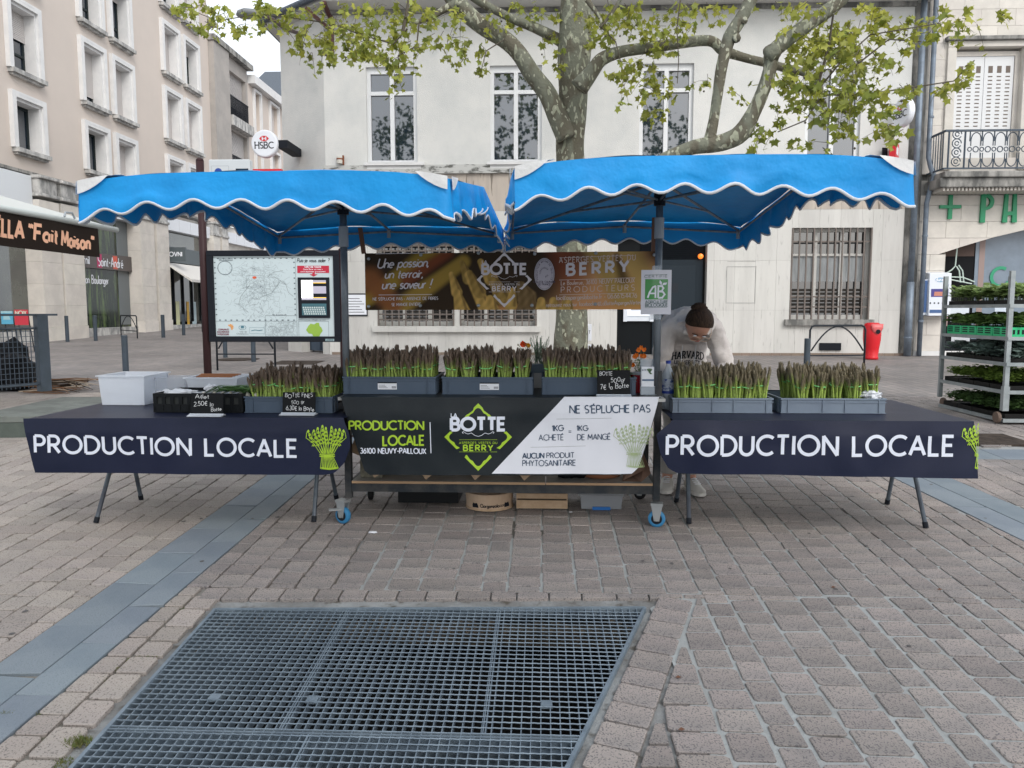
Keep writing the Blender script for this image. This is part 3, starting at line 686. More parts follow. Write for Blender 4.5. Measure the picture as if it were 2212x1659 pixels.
mb = MB(); mb.lathe([(.0, -.09), (.045, -.075), (.058, -.03), (.058, 0)], ff(3.44, 2.72, -.14), 14, 'y'); mb.obj('signal_lamp', mat('orange_lamp', (.9, .17, .02), .3, emit=.8, emitc=(1, .22, .03)), bank)
mb = MB(); fbox(mb, ff, 1.78, 1.86, 1.30, 1.72, -.2, -.1); fbox(mb, ff, 2.36, 2.44, 1.30, 1.72, -.2, -.1); fbox(mb, ff, 1.78, 2.44, 1.72, 1.8, -.2, -.12); fbox(mb, ff, 1.86, 2.36, 1.31, 1.42, -.2, -.12)
mb.add([ff(1.86, 1.42, -.1), ff(2.36, 1.42, -.1), ff(2.36, 1.60, -.17), ff(1.86, 1.60, -.17)], [(0,1,2,3)])
am = mb.obj('cash_machine', mat('atm_white', (.7, .74, .8), .35), bank)
mb = MB(); fbox(mb, ff, 1.86, 2.36, 1.43, 1.73, -.195, -.165); mb.obj('lit_keypad_panel', mat('atm_lit', (.8, .82, .8), .4, emit=1.0, emitc=(.9, 1, .95)), am)
mb = MB(); fbox(mb, ff, 1.95, 2.25, 1.52, 1.62, -.165, -.15); mb.obj('card_slot', mat('grey_plastic', (.3, .31, .32), .5), am)
# wall repairs, vents, plaques
mb = MB(); fbox(mb, ff, 5.92+.1, 6.48, .86-.18, 1.02-.18, 0, .03)
vg = mb.obj('vent_grille', m_ink, bank)
pt = MB()
for a, b, c, d in ((3.98, 4.62, 2.48, 2.492), (3.98, 3.992, 1.72, 2.49), (4.6, 4.612, 1.72, 2.49), (3.98, 4.62, 1.70, 1.712), (3.99, 4.6, 2.60, 2.606)): fbox(pt, ff, a, b, c, d, 0, .004)
pt.obj('patched_outline', mat('patch_line_grey', (.33, .33, .32), .9), bank)  # thin plain grey lines round the patch
mb = MB(); p0 = at(756, 613, FY); mb2 = None
fbox(mb, ff, -4.35, -3.88, 1.42, 1.92, .0, .02); 
pl = mb.obj('wall_notice', m_anth, None, base=Vector((-4.1, FY, 1.4)))
meta(pl, 'small framed white notice on the bank wall beside the map board post', 'notice')
mb = MB(); fbox(mb, ff, -4.33, -3.9, 1.45, 1.89, .02, .024); pp_ = mb.obj('paper', m_wht, pl)
mb = MB()
for k in range(6): fbox(mb, ff, -4.3, -3.95-.05*(k % 3), 1.50+k*.06, 1.512+k*.06, .024, .026)
mb.obj('printed_lines', m_anth, pl)
sl_ = thing('siren_box', 'small rusty white siren box fixed on the wall above the left canopy', 'alarm', (-4.36, FY, 4.72))
mb = MB(); mb.tube([(-4.42, 16.93, 4.72), (-4.42, 16.93, 4.86)], .065, 10); mb.obj('siren_body', mat('aged_white', (.6, .58, .52), .5), sl_)
mb = MB(); mb.tube([(-4.42, 16.93, 4.80), (-4.42, 16.93, 4.83)], .067, 10); mb.box(-4.36, -4.335, 16.93, 16.99, 4.70, 4.90); mb.obj('rusty_bracket', mat('rust', (.22, .07, .03), .8), sl_)
# projecting round bank signs and red lamp-boxes
def bank_sign(x, lab, lab2, left):
    t = thing('round_bank_sign', lab, 'sign', (x, 16.9, 4.9)); c = (x, 16.62, 5.08) if left else (x, 16.62, 5.6)
    r = .29; a = math.radians(0 if left else 78); U = (math.cos(a), math.sin(a), 0) if left else (math.cos(a), -math.sin(a), 0)
    fn = plane_fn(c, U); N = Vector(U).cross(Vector((0, 0, 1)))
    m = MB(); pr = [(r-.03, .0), (r-.01, .012), (r, .04), (r, .12), (r-.02, .14)]
    R3 = Matrix((Vector(U), Vector((0, 0, 1)), N)).transposed()
    m.lathe([(q, .08-z) for q, z in pr][::1], (0, 0, 0), 40); m.v = [tuple(Vector(c)+R3 @ Vector(p)) for p in m.v]; 
    m.obj('sign_disc', m_wht, t, smooth=False)
    pm = MB()
    for sgn in (-1, 1): fill(pm, [(sgn*.05, .1+.055), (sgn*.05, .1-.055), (sgn*.105, .1)][::(1 if sgn < 0 else -1)], fn, .084); 
    fill(pm, [(-.05, .155), (0, .1), (.05, .155)], fn, .084); fill(pm, [(-.05, .045), (.05, .045), (0, .1)], fn, .084); pm.obj('emblem', m_red, t)
    tm = MB(); write(tm, 'HSBC', .125, 0, -.1, fn, .084, w=.16, align='c', sp=.2, serif=.12, step=.5); tm.obj('lettering', m_ink, t)
    return t
bank_sign(-5.93, 'round white HSBC sign projecting from the left corner of the bank', '', True)
mb = MB(); mb.box(-5.67, -5.45, 16.6, 17.6, 5.0, 5.16); mb.obj('sign_bracket', m_ink, bank)
bank_sign(7.42, 'round white bank sign half hidden by leaves beside the right downpipe', '', False)
mb = MB(); mb.box(-6.25, -5.6, 16.6, 16.72, 4.2, 4.56); rb = mb.obj('red_sign_box', m_red, None, base=Vector((-5.9, 16.66, 4.2))); meta(rb, 'red cash sign box under the round HSBC sign, at the left corner', 'sign')
mb = MB(); fill(mb, [(-6.13, 4.38), (-5.95, 4.47), (-5.75, 4.5), (-5.72, 4.36), (-6.13, 4.34)], plane_fn((0, 16.6, 0)), .003); mb.obj('white_hand_mark', m_wht, rb)
mb = MB(); mb.box(-5.6, -5.4, 16.62, 16.7, 4.3, 4.42); mb.obj('arm', m_ink, rb)
a = math.radians(-40); RR = Matrix.Rotation(math.radians(58), 3, 'Z')
mb = MB(); mb.obox((7.32, 16.75, 4.85), (.22, .06, .16), RR); rb2 = mb.obj('red_sign_box', m_red, None, base=Vector((7.32, 16.75, 4.7))); meta(rb2, 'red cash sign box between the right downpipe and the leaves', 'sign')
mb = MB(); mb.obox((7.2, 16.92, 4.8), (.05, .02, .16), None); mb.obj('arm', m_ink, rb2)
mb = MB(); mb.obox(Vector((7.32, 16.75, 4.85))+RR @ Vector((0, -.063, 0)), (.12, .002, .08), RR); mb.obj('white_hand_mark', m_wht, rb2)
# ---- downpipes and neighbour
def pipe(name, pts, r, lab):
    t = MB().tube(pts, r, 12).obj(name, m_zinc, None, smooth=True, base=Vector(pts[-1])); return meta(t, lab, 'drainpipe')
d1 = pipe('downpipe', [(7.86, 16.9, 8.0), (7.86, 16.9, 2.15)], .062, 'wide zinc downpipe at the right end of the bank facade')
MB().tube([(7.86, 16.9, 2.15), (7.86, 16.9, gz(17))], .075, 12).obj('boot', m_zinc, d1, smooth=True)
MB().tube([(7.86, 16.9, .95), (7.86, 16.9, .98)], .09, 12).obj('collar', m_zinc, d1)
d2_ = pipe('downpipe', [(8.09, 16.88, 8.2), (8.09, 16.88, 4.75), (8.12, 16.8, 4.5), (8.16, 16.75, 4.35), (8.14, 16.85, 4.05), (8.10, 16.88, 3.8), (8.10, 16.88, gz(17))], .05, 'thin zinc downpipe bending round the balcony of the stone house')
for z in (1.3, 3.1, 5.55): MB().tube([(8.1, 16.88, z), (8.1, 16.88, z+.04)], .06, 10).obj('collar', m_zinc, d2_)
MB().box(7.95, 8.03, 17.0, 17.2, .5, 9.4).obj('party_wall_gap', m_stoned, bank)
MB().box(7.72, 8.2, 17.12, 17.5, .5, 9.4).obj('party_wall', m_stoned, bank)
house = thing('stone_house', 'pale limestone house with pharmacy arch and iron balcony at right edge', 'building', (10.5, FY, gz(17)))
def arch_z(x): t = (x-8.61)/2.6; return 2.79+.54*math.sin(max(0, min(1, t))*math.pi/2)
rb_ = random.Random(4)
def block(a, b, c, d):
    poly = [(a+.003, c+.003), (b-.003, c+.003), (b-.003, d-.003), (a+.003, d-.003)]
    if b > 8.61 and c < 3.75:
        if d <= 2.79+.01: 
            if a >= 8.61-.01: return
            poly = clip(poly, 1, 0, 8.61)
        else:
            xm = (max(a, 8.61)+b)/2; s = (arch_z(xm+.05)-arch_z(xm-.05))/.1; poly = clip(poly, s, -1, s*xm-arch_z(xm))
            if a < 8.61 and len(poly) < 3: poly = [(a+.003, c+.003), (8.61, c+.003), (8.61, d-.003), (a+.003, d-.003)]
    if len(poly) < 3 or area(poly) < .003: return
    MB().prism(poly, .1+rb_.uniform(-.002, .002), (0, FY+.1, 0), (1,0,0), (0,0,1)).obj('stone_block', m_stone, house)
z = gz(17)+.1; k = 0
while z < 3.98:
    z1 = min(z+.345, 3.98); x = 8.03-(.3 if k % 2 else 0)
    while x < 12.4:
        w = .56 if x < 8.7 and z < 2.6 else .86; block(max(x, 8.03), min(x+w, 12.4), z, z1); x += w
    z = z1; k += 1
z = 4.42; k = 0
wh = (8.60, 9.98, 5.0, 6.95)
while z < 8.9:
    z1 = z+.335; x = 8.03-(.35 if k % 2 else 0)
    while x < 12.4:
        a, b = max(x, 8.03), min(x+.7, 12.4); x += .7; segs = [(a, b)]
        if z1 > wh[2] and z < wh[3]: segs = [(a, min(b, wh[0]))] if b > wh[0] and a < wh[0] else []; segs += [(max(a, wh[1]), b)] if b > wh[1] else []; segs += [(a, b)] if b <= wh[0] else []
        for p, q in segs:
            if q-p > .03: MB().box(p+.002, q-.002, FY+rb_.uniform(-.003, .003), FY+.12, z+.002, z1-.002).obj('stone_block', m_stone, house)
    z = z1; k += 1
mb = MB(); fbox(mb, ff, 8.02, 12.4, gz(17), gz(17)+.1, -.1, .04); mb.obj('plinth', m_white, house)
mb = MB().box(8.04, 12.4, FY+.19, FY+.22, 4.3, 9); mb.add([(8.02, FY+.1, gz(17)), (8.6, FY+.1, gz(17)), (8.6, FY+.1, 2.7), (8.02, FY+.1, 2.7)], [(0,1,2,3)])
for k in range(20):
    a = 8.03+k*.22; mb.add([(a, FY+.09, arch_z(a)+.02), (a+.22, FY+.09, arch_z(a+.22)+.02), (a+.22, FY+.09, 4.3), (a, FY+.09, 4.3)], [(0,1,2,3)])
mb.obj('wall_core', mat('joint_grey', (.3, .3, .3)), house)
mb = MB(); P = [(8.61, 2.72)]+[(8.61+i*.15, arch_z(8.61+i*.15)-.0) for i in range(0, 26)]
for p, q in zip(P[1:], P[2:]): mb.add([(p[0], FY, p[1]), (q[0], FY, q[1]), (q[0], FY+.35, q[1]), (p[0], FY+.35, p[1])], [(0,1,2,3)])
mb.add([(8.605, FY, gz(17)), (8.605, FY+.35, gz(17)), (8.605, FY+.35, 2.8), (8.605, FY, 2.8)], [(0,1,2,3)]); mb.obj('arch_reveal', m_stone, house)
# surround, shutters
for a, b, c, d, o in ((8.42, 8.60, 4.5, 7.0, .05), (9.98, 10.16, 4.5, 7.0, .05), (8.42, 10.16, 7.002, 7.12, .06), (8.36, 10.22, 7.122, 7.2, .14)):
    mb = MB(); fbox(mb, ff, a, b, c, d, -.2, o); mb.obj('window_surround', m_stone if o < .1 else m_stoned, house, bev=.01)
for a, b in ((8.66, 9.26), (9.27, 9.87)):
    mb = MB(); fbox(mb, ff, a, b, 4.5, 6.86, -.16, -.12); sh = mb.obj('shutter', mat('shutter_white', (.66, .67, .68), .5), house)
    for c in range(3):
        u = a+.08+c*.18; sm = MB()
        fbox(sm, ff, u, u+.09, 6.52, 6.66, -.13, -.116)
        for k in range(14): zz = 5.42+k*.078; fbox(sm, ff, u, u+.09, zz, zz+.022, -.13, -.116)
        sm.obj('slots', mat('slot_brown', (.16, .13, .11), .8), sh, kind='stuff')
mb = MB(); fbox(mb, ff, 8.6, 8.66, 4.5, 6.95, -.2, -.1); fbox(mb, ff, 9.88, 9.98, 4.5, 6.95, -.2, -.1); fbox(mb, ff, 8.66, 9.88, 6.86, 6.95, -.2, -.1); mb.obj('shutter_frame', m_stone, house)
# balcony
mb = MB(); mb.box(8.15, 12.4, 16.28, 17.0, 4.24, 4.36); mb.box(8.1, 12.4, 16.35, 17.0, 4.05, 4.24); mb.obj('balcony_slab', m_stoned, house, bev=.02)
mb = MB()
for k in range(56): mb.box(8.2+k*.075, 8.2+k*.075+.04, 16.42, 17, 3.99, 4.05)
mb.obj('dentils', m_stone, house)
bal = MB(); Yb = 16.3
bal.box(8.12, 12.4, Yb-.02, Yb+.02, 5.14, 5.18); bal.box(8.12, 12.4, Yb-.015, Yb+.015, 4.40, 4.43)
rail = bal.obj('balcony_rail', m_iron, house)
mt = MB()
def mtube(P, r=.011): mt.tube([(p[0], Yb, p[1]) for p in P], r, 5)
x = 8.62
while x < 12.3:
    mtube(arc(x+.12, 4.98, .1, .14, 0, 180, 9)); mtube([(x+.02, 4.98), (x+.02, 4.86)]); mtube([(x+.22, 4.98), (x+.22, 4.86)]); mtube(arc(x+.12, 4.79, .055, .055, 0, 360, 10)); mtube(arc(x, 4.79, .04, .04, 0, 360, 8))
    mtube(arc(x+.12, 4.6, .1, .15, 180, 360, 9)); mtube([(x+.02, 4.6), (x+.02, 4.72)]); mtube([(x+.22, 4.6), (x+.22, 4.72)]); mtube([(x, 5.14), (x, 4.95)], .014); mtube([(x, 4.43), (x, 4.6)], .014)
    x += .24
mt.obj('ironwork', m_iron, rail)
mt = MB()
for k in range(4): mtube(arc(8.36, 4.55+k*.18, .09, .09, 0, 330, 12)); mtube(arc(8.36, 4.55+k*.18, .04, .04, 0, 330, 8))
mtube([(8.2, 4.4), (8.2, 5.15)], .02); mtube([(8.52, 4.4), (8.52, 5.15)], .02); mt.obj('scroll_panel', m_iron, rail)
mb = MB(); mb.box(8.12, 8.15, Yb, 17, 5.14, 5.18); mb.box(8.12, 8.15, Yb, 17, 4.4, 4.43)
for k in range(6): mb.box(8.13, 8.145, 16.38+k*.1, 16.395+k*.1, 4.43, 5.14)
mb.obj('side_rail', m_iron, rail)
# arched shop front: glazing and interior
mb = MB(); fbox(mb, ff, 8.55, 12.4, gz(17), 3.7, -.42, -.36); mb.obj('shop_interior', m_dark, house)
sg = MB(); fbox(sg, ff, 9.42, 12.4, gz(17)+.35, 3.7, -.35, -.34); sg.obj('shop_glazing', mat('frosted_glazing', (.20, .25, .31), .15, c2=(.16, .20, .25), scale=1.5), house)
mb = MB(); fbox(mb, ff, 8.62, 9.4, 2.72, 3.05, -.355, -.35); mb.obj('brown_transom', mat('brown_wood', (.07, .04, .03), .6), house)
for a, b, c, d, cc in ((8.63, 8.95, 1.75, 2.1, (.4, .42, .4)), (8.63, 8.9, 1.2, 1.6, (.3, .22, .2)), (8.95, 9.35, 1.3, 1.75, (.62, .68, .74)), (9.5, 9.62, 1.2, 3.2, (.3, .34, .38)), (9.9, 10.3, 1.3, 1.7, (.55, .62, .7)), (9.0, 9.4, .7, 1.0, (.5, .52, .55))):
    mb = MB(); fbox(mb, ff, a, b, c, d, -.34, -.335); mb.obj('poster', mat('poster_%g' % cc[0], cc, .5), house)
mb = MB(); fbox(mb, ff, 8.6, 12.4, gz(17), gz(17)+.3, -.36, -.3); mb.obj('shop_base', m_ink, house)
gfn = plane_fn((0, FY-.35+.7, 0)); gt = MB(); fg = plane_fn((9.98, FY+.33, 2.05)); ribbon(gt, arc(0, .22, .2, .2, 60, 330, 14), .07, fg, .01); gt.obj('green_glass_motif', mat('green_film', (.03, .3, .16), .5), house)
nl = MB()
for P in ([(8.95, 2.92), (8.93, 2.5), (8.86, 2.42), (8.75, 2.35), (8.74, 2.22), (8.9, 2.2), (9.3, 2.12)], [(8.95, 2.5), (9.02, 2.4), (9.06, 2.15)], [(9.0, 2.52), (9.09, 2.4), (9.13, 2.15)], [(8.75, 2.27), (9.1, 2.26), (9.36, 2.16)]): nl.tube([(p[0], FY+.2, p[1]) for p in P], .014, 6)
nl.obj('neon_tube', mat('neon_tube', (.55, .66, .6), .4), house)
m_green = mat('green_sign', (.015, .27, .12), .4)
sg = thing('pharmacy_lettering', 'raised green plus and letters P H of pharmacy sign on stone wall', 'sign', (9.2, FY, 3.4))
fl = plane_fn((0, FY, 0))
def letter(polys, nm):
    mb = MB()
    for p in polys: mb.prism(p, .05, (0, FY-.0005, 0), (1,0,0), (0,0,1))
    mb.obj(nm, m_green, sg)
letter([[(8.42, 3.70), (8.86, 3.70), (8.86, 3.77), (8.42, 3.77)], [(8.60, 3.48), (8.68, 3.48), (8.68, 3.698), (8.60, 3.698)], [(8.60, 3.772), (8.68, 3.772), (8.68, 3.98), (8.60, 3.98)]], 'plus_sign')
letter([[(9.27, 3.40), (9.37, 3.40), (9.37, 4.0), (9.27, 4.0)]], 'letter_stem')
pb = MB()
o_ = arc(9.37, 3.83, .17, .17, 90, -90, 12); i_ = arc(9.37, 3.83, .09, .1, -90, 90, 12); pb.prism(o_+i_, .05, (0, FY-.0005, 0), (1,0,0), (0,0,1)); pb.obj('letter_bowl', m_green, sg)
letter([[(9.73, 3.40), (9.83, 3.40), (9.83, 4.0), (9.76, 4.0)], [(9.93, 3.40), (10.03, 3.40), (10.0, 4.0), (9.93, 4.0)], [(9.83, 3.55), (9.93, 3.55), (9.93, 3.63), (9.83, 3.63)]], 'letter_h')
letter([[(10.35, 3.40), (10.43, 3.40), (10.55, 4.0), (10.47, 4.0)], [(10.67, 3.40), (10.59, 3.40), (10.55, 3.9), (10.58, 4.0)]], 'letter_a')
# ---- vending machine on the jamb
vm = thing('vending_machine', 'white and blue wall vending machine on the stone pier right of the downpipes', 'vending machine', (8.35, 16.85, 1.4))
fv = plane_fn((0, 16.78, 0))
mb = MB(); mb.prism([(17.0, 1.43), (16.76, 1.43), (16.80, 2.33), (17.0, 2.36)], .46, (8.20, 0, 0), (0,1,0), (0,0,1), (1,0,0)); mb.obj('cabinet', mat('machine_white', (.68, .72, .78), .35), vm, bev=.01)
mb = MB(); mb.box(8.115, 8.198, 16.84, 17, 1.45, 2.2); mb.obj('side_panel', mat('machine_white'and'machine_side', (.6, .65, .72), .4), vm); mb = MB(); mb.box(8.13, 8.185, 16.83, 16.842, 1.5, 2.18); mb.obj('blue_strip', mat('machine_blue', (.04, .1, .25), .35), vm)
fv = plane_fn((0, 16.765, 0), V=(0, .0445, .999)); fvn = lambda u, v, o=0: Vector((u, 16.76+(v-1.43)*.0445-o, v))
mb = MB(); fill(mb, circ(8.43, 2.19, .115, 20, .05), fvn, .003); mb.obj('logo_badge', mat('badge_blue', (.25, .4, .55), .4), vm)
mb = MB(); write(mb, 'durex', .07, 8.43, 2.165, fvn, .005, w=.2, align='c', step=.2); mb.obj('lettering', m_wht, vm)
mb = MB(); fill(mb, [(8.24, 1.83), (8.6, 1.83), (8.6, 2.0), (8.24, 2.0)], fvn, .003); mb.obj('advert', mat('advert_blue', (.05, .04, .22), .4), vm)
mb = MB()
for k in range(3): fill(mb, [(8.30+k*.06, 1.85), (8.36+k*.06, 1.85), (8.37+k*.06, 1.94), (8.31+k*.06, 1.94)], fvn, .004)
mb.obj('advert_pictures', mat('advert_skin', (.5, .2, .14), .5), vm)
mb = MB()
for k in range(5): fill(mb, circ(8.23+k*.085, 1.70, .018, 10), fvn, .004)
mb.obj('buttons', m_anth, vm)
mb = MB(); fill(mb, [(8.22, 1.49), (8.52, 1.49), (8.52, 1.56), (8.22, 1.56)], fvn, .003); fill(mb, [(8.51, 2.05), (8.6, 2.05), (8.6, 2.1), (8.51, 2.1)], fvn, .003); mb.obj('dispensing_slot', mat('machine_blue', (.04, .1, .25)), vm)
# ================================================================ LEFT STREET: pink apartment building
LX = -14.45; fp = plane_fn((LX, 0, 0), (0, 1, 0))
pk = thing('apartment_building', 'pink rendered apartment building with white framed windows over arcade of shops', 'building', (LX, 26, gz(26)))
cols = [(17.5, 18.95), (20.85, 22.3), (24.17, 25.6), (25.93, 27.36), (29.5, 30.97), (31.25, 32.71)]
rows = [(5.86, 7.5), (7.97, 10.05), (10.47, 12.5), (12.97, 15.05)]
holes_ = [(a+.16, b-.16, c+.16, d-.14) for a, b in cols for c, d in rows]
holed(fp, 12, 33.0, 5.42, 17.5, holes_, .4).obj('facade', m_pink, pk)
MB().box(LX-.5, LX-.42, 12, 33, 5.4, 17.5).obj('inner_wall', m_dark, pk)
SH = {(1,0): 0, (1,1): .42, (1,2): .3, (2,0): 0, (2,1): .8, (2,2): .0, (3,0): .97, (3,1): .88, (3,2): .1, (4,0): 1, (4,1): .97, (4,2): 1, (5,0): .1, (5,1): .95, (5,2): .15, (4,3): .5, (5,3): 1, (0,1): .5}
for i, (a, b) in enumerate(cols):
    for j, (c, d) in enumerate(rows):
        w = MB()
        fbox(w, fp, a, a+.16, c+.12, d, -.02, .13); fbox(w, fp, b-.16, b, c+.12, d, -.02, .13); fbox(w, fp, a+.16, b-.16, d-.16, d, -.02, .13)
        fbox(w, fp, a+.16, a+.22, c+.16, d-.16, -.36, .05); fbox(w, fp, b-.22, b-.16, c+.16, d-.16, -.36, .05); fbox(w, fp, a+.22, b-.22, d-.24, d-.16, -.36, .05)
        fbox(w, fp, a+.3, b-.3, d-.07, d-.055, .13, .134)
        wo_ = w.obj('window', m_white, pk)
        w = MB(); fbox(w, fp, a+.04, b+.02, c, c+.12, -.35, .2); fbox(w, fp, a+.1, b-.04, c-.06, c-.002, 0, .12); w.obj('window_sill', m_sill, wo_)
        u0, u1, v0, v1 = a+.22, b-.22, c+.12, d-.24
        w = MB(); fbox(w, fp, u0, u1, v0, v1, -.36, -.33); w.obj('pane', m_glassD, wo_)
        w = MB(); fbox(w, fp, u0, u0+.06, v0, v1, -.33, -.29); fbox(w, fp, u1-.06, u1, v0, v1, -.33, -.29); fbox(w, fp, u0+.06, u1-.06, v0, v0+.06, -.33, -.29); fbox(w, fp, u0+.06, u1-.06, v1-.07, v1, -.33, -.29)
        fbox(w, fp, (u0+u1)/2-.04, (u0+u1)/2+.04, v0+.06, v1-.07, -.33, -.28)
        if j: fbox(w, fp, u0+.06, u1-.06, v0+.55, v0+.61, -.33, -.285)
        w.obj('window_frame', m_alu, wo_)
        s = SH.get((i, j), .4)
        if s > .02:
            w = MB(); zz = v1
            while zz > v1-(v1-v0)*s: w.add([fp(u0, zz, -.27), fp(u1, zz, -.27), fp(u1, zz-.045, -.255), fp(u0, zz-.045, -.255), fp(u1, zz-.05, -.27), fp(u0, zz-.05, -.27)], [(3,2,1,0), (5,4,2,3)]); zz -= .05
            w.obj('roller_shutter', m_shut, wo_)
# ground floor
gb = lambda y: gz(y)
for y0, y1 in ((17.2, 17.95), (18.3, 18.6), (21.48, 22.37), (22.47, 23.5), (26.93, 27.9), (28.1, 29.0), (33.0, 33.7), (33.9, 34.6)):
    z = gb(y0)-.05; k = 0
    hs_ = [.45]+[.62]*5+[.5]
    for h_ in hs_:
        w = MB(); fbox(w, fp, y0+.002, y1-.002, z+.002, min(z+h_, 4.75)-.002, -.6, .28 if k else .31); w.obj('stone_block', m_stone, pk); z = min(z+h_, 4.75); k += 1
        if z >= 4.75: break
    w = MB(); fbox(w, fp, y0-.0, y1+.0, 4.752, 4.85, -.4, .34); fbox(w, fp, y0+.05, y1-.05, 4.852, 5.25, -.4, .28); fbox(w, fp, y0, y1, 5.25, 5.34, -.4, .36); w.obj('capital', m_sill, pk, bev=.02)
w = MB(); fbox(w, fp, 12, 33, 5.34, 5.42, -.4, .08); w.obj('band', m_stoned, pk)
w = MB(); fbox(w, fp, 12, 21.47, 4.4, 5.3, -.3, .1); w.obj('white_fascia', mat('white_fascia', (.66, .69, .72), .4), pk)
y = 23.6
while y < 50:
    if not (26.6 < y < 28.9 or 32.9 < y < 34.5): w = MB(); fbox(w, fp, y+.01, y+.93, 4.62, 5.1, -.3, .12); w.obj('fascia_panel', mat('fascia_panel', (.68, .70, .74), .4), pk)
    y += .95
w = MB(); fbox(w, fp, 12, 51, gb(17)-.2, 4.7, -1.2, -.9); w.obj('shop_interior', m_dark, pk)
def shopglass(y0, y1, z1, nm, m): w = MB(); fbox(w, fp, y0, y1, gb(y0)+.28, z1, -.25, -.2); return w.obj(nm, m, pk)
mgl = mat('shop_glass', (.03, .035, .035), .05, c2=(.07, .08, .07), scale=.7, ior=1.9, spec=.7)
shopglass(18.65, 21.47, 4.4, 'shop_window', mgl)
bk = shopglass(23.52, 26.92, 4.6, 'shop_window', mat('curtain_glass', (.018, .03, .02), .05, c2=(.10, .15, .05), scale=1.5, stretch=(1, 3, .35), ior=1.8, ramp=(.48, .62)))
w = MB(); fbox(w, fp, 26.2, 26.9, gb(26)+.3, 4.6, -.2, -.19); w.obj('grey_side_panel', mat('grey_film', (.14, .16, .17), .3), pk)
w = MB(); fbox(w, fp, 18.6, 33, gb(20), gb(24)+.26, -.3, .05); w.obj('shop_step', m_sill, pk)
w = MB(); fbox(w, fp, 23.52, 26.92, 2.90, 3.42, -.12, -.08); sb = w.obj('bakery_sign', mat('bakery_grey', (.10, .085, .08), .5), None, base=Vector((LX, 25, 2.9))); meta(sb, 'grey bakery sign with coloured letter squares above the shop window', 'sign')
def colsq(y0, y1, col, nm): w = MB(); fill(w, [(y0, 2.94), (y1, 2.94), (y1, 3.38), (y0, 3.38)], fp, -.076); w.obj('letter_square', mat(nm, col, .5), sb)
colsq(23.56, 23.85, (.12, .5, .08), 'lime_square'); colsq(24.78, 25.06, (.45, .03, .12), 'crimson_square'); colsq(25.72, 26.0, (.62, .1, .06), 'orange_square')
w = MB(); write(w, 'Fournil', .3, 23.62, 3.02, fp, -.073, w=.12, sp=.13, step=1, sx=.75); write(w, 'Saint-André', .32, 24.84, 3.0, fp, -.073, w=.12, sp=.14, step=1, sx=.72); w.obj('lettering', m_wht, sb)
w = MB(); write(w, 'Artisan Boulanger', .26, 23.8, 2.42, fp, -.195, w=.13, sp=.13, step=1, sx=.72); meta(w.obj('window_lettering', m_wht, None, base=Vector((LX, 25, 2.4))), 'white words Artisan Boulanger on the bakery window', 'lettering')
w = MB(); fbox(w, fp, 29.05, 32.9, 3.42, 4.02, -.12, -.06); w2 = w.obj('shop_sign_band', mat('slate_sign', (.09, .11, .12), .5), pk)
w = MB(); write(w, 'OVNI', .34, 30.0, 3.58, fp, -.055, w=.22, sp=.2, step=1); w.obj('lettering', mat('pale_grey', (.4, .43, .45), .5), w2)
w = MB(); w.box(LX, LX+.75, 29.3, 29.42, 3.42, 3.95); ps = w.obj('projecting_sign', mat('slate_sign', (.09, .11, .12)), None, base=Vector((LX+.3, 29.3, 3.4))); meta(ps, 'small square slate grey OVNI sign projecting over the street', 'sign')
w = MB(); write(w, 'OVNI', .16, LX+.375, 3.61, plane_fn((0, 29.3, 0)), .004, w=.22, sp=.2, align='c', step=1); w.obj('lettering', m_wht, ps)
shopglass(29.02, 32.95, 3.42, 'shop_window', mgl); w = MB(); fbox(w, fp, 29.05, 32.9, 4.02, 4.62, -.2, -.15); w.obj('upper_glazing', mgl, pk)
for k in range(5): w = MB(); fbox(w, fp, 29.3+k*.8, 29.37+k*.8, gb(29)+.28, 3.4, -.2, -.14); w.obj('window_bar', m_ink, pk)
rs2 = random.Random(8); w = MB(); cs = []
for k in range(22): a = rs2.uniform(29.3, 32.4); zz = rs2.uniform(1.0, 3.0); fbox(w, fp, a, a+rs2.uniform(.1, .35), zz, zz+rs2.uniform(.1, .4), -.85, -.8)
w.obj('displayed_goods', mat('display_goods', (.25, .24, .22), .7, island=.5), pk)
for k, (a, b, cc) in enumerate(((30.3, 30.6, (.6, .6, .35)), (31.25, 31.45, (.7, .4, .03)), (31.7, 32.1, (.5, .62, .65)))): w = MB(); fbox(w, fp, a, b, .95, 1.9, -.19, -.185); w.obj('poster', mat('poster_s%d' % k, cc, .5), pk)
w = MB(); w.add([fp(29.0, 3.38, .0), fp(33.0, 3.38, 0), fp(33.0, 2.72, 1.1), fp(29.0, 2.72, 1.1), fp(29.0, 2.62, 1.1), fp(33.0, 2.62, 1.1)], [(0,1,2,3), (3,2,5,4), (0,3,4)]); meta(w.obj('shop_awning', mat('awning_cream', (.62, .60, .57), .8), None, base=Vector((LX+.5, 31, 2.7))), 'small cream sloping awning over the shop entrance beyond the map board', 'awning')
w = MB(); w.box(LX-.01, LX+1.1, 28.97, 28.99, 2.62, 2.7); 
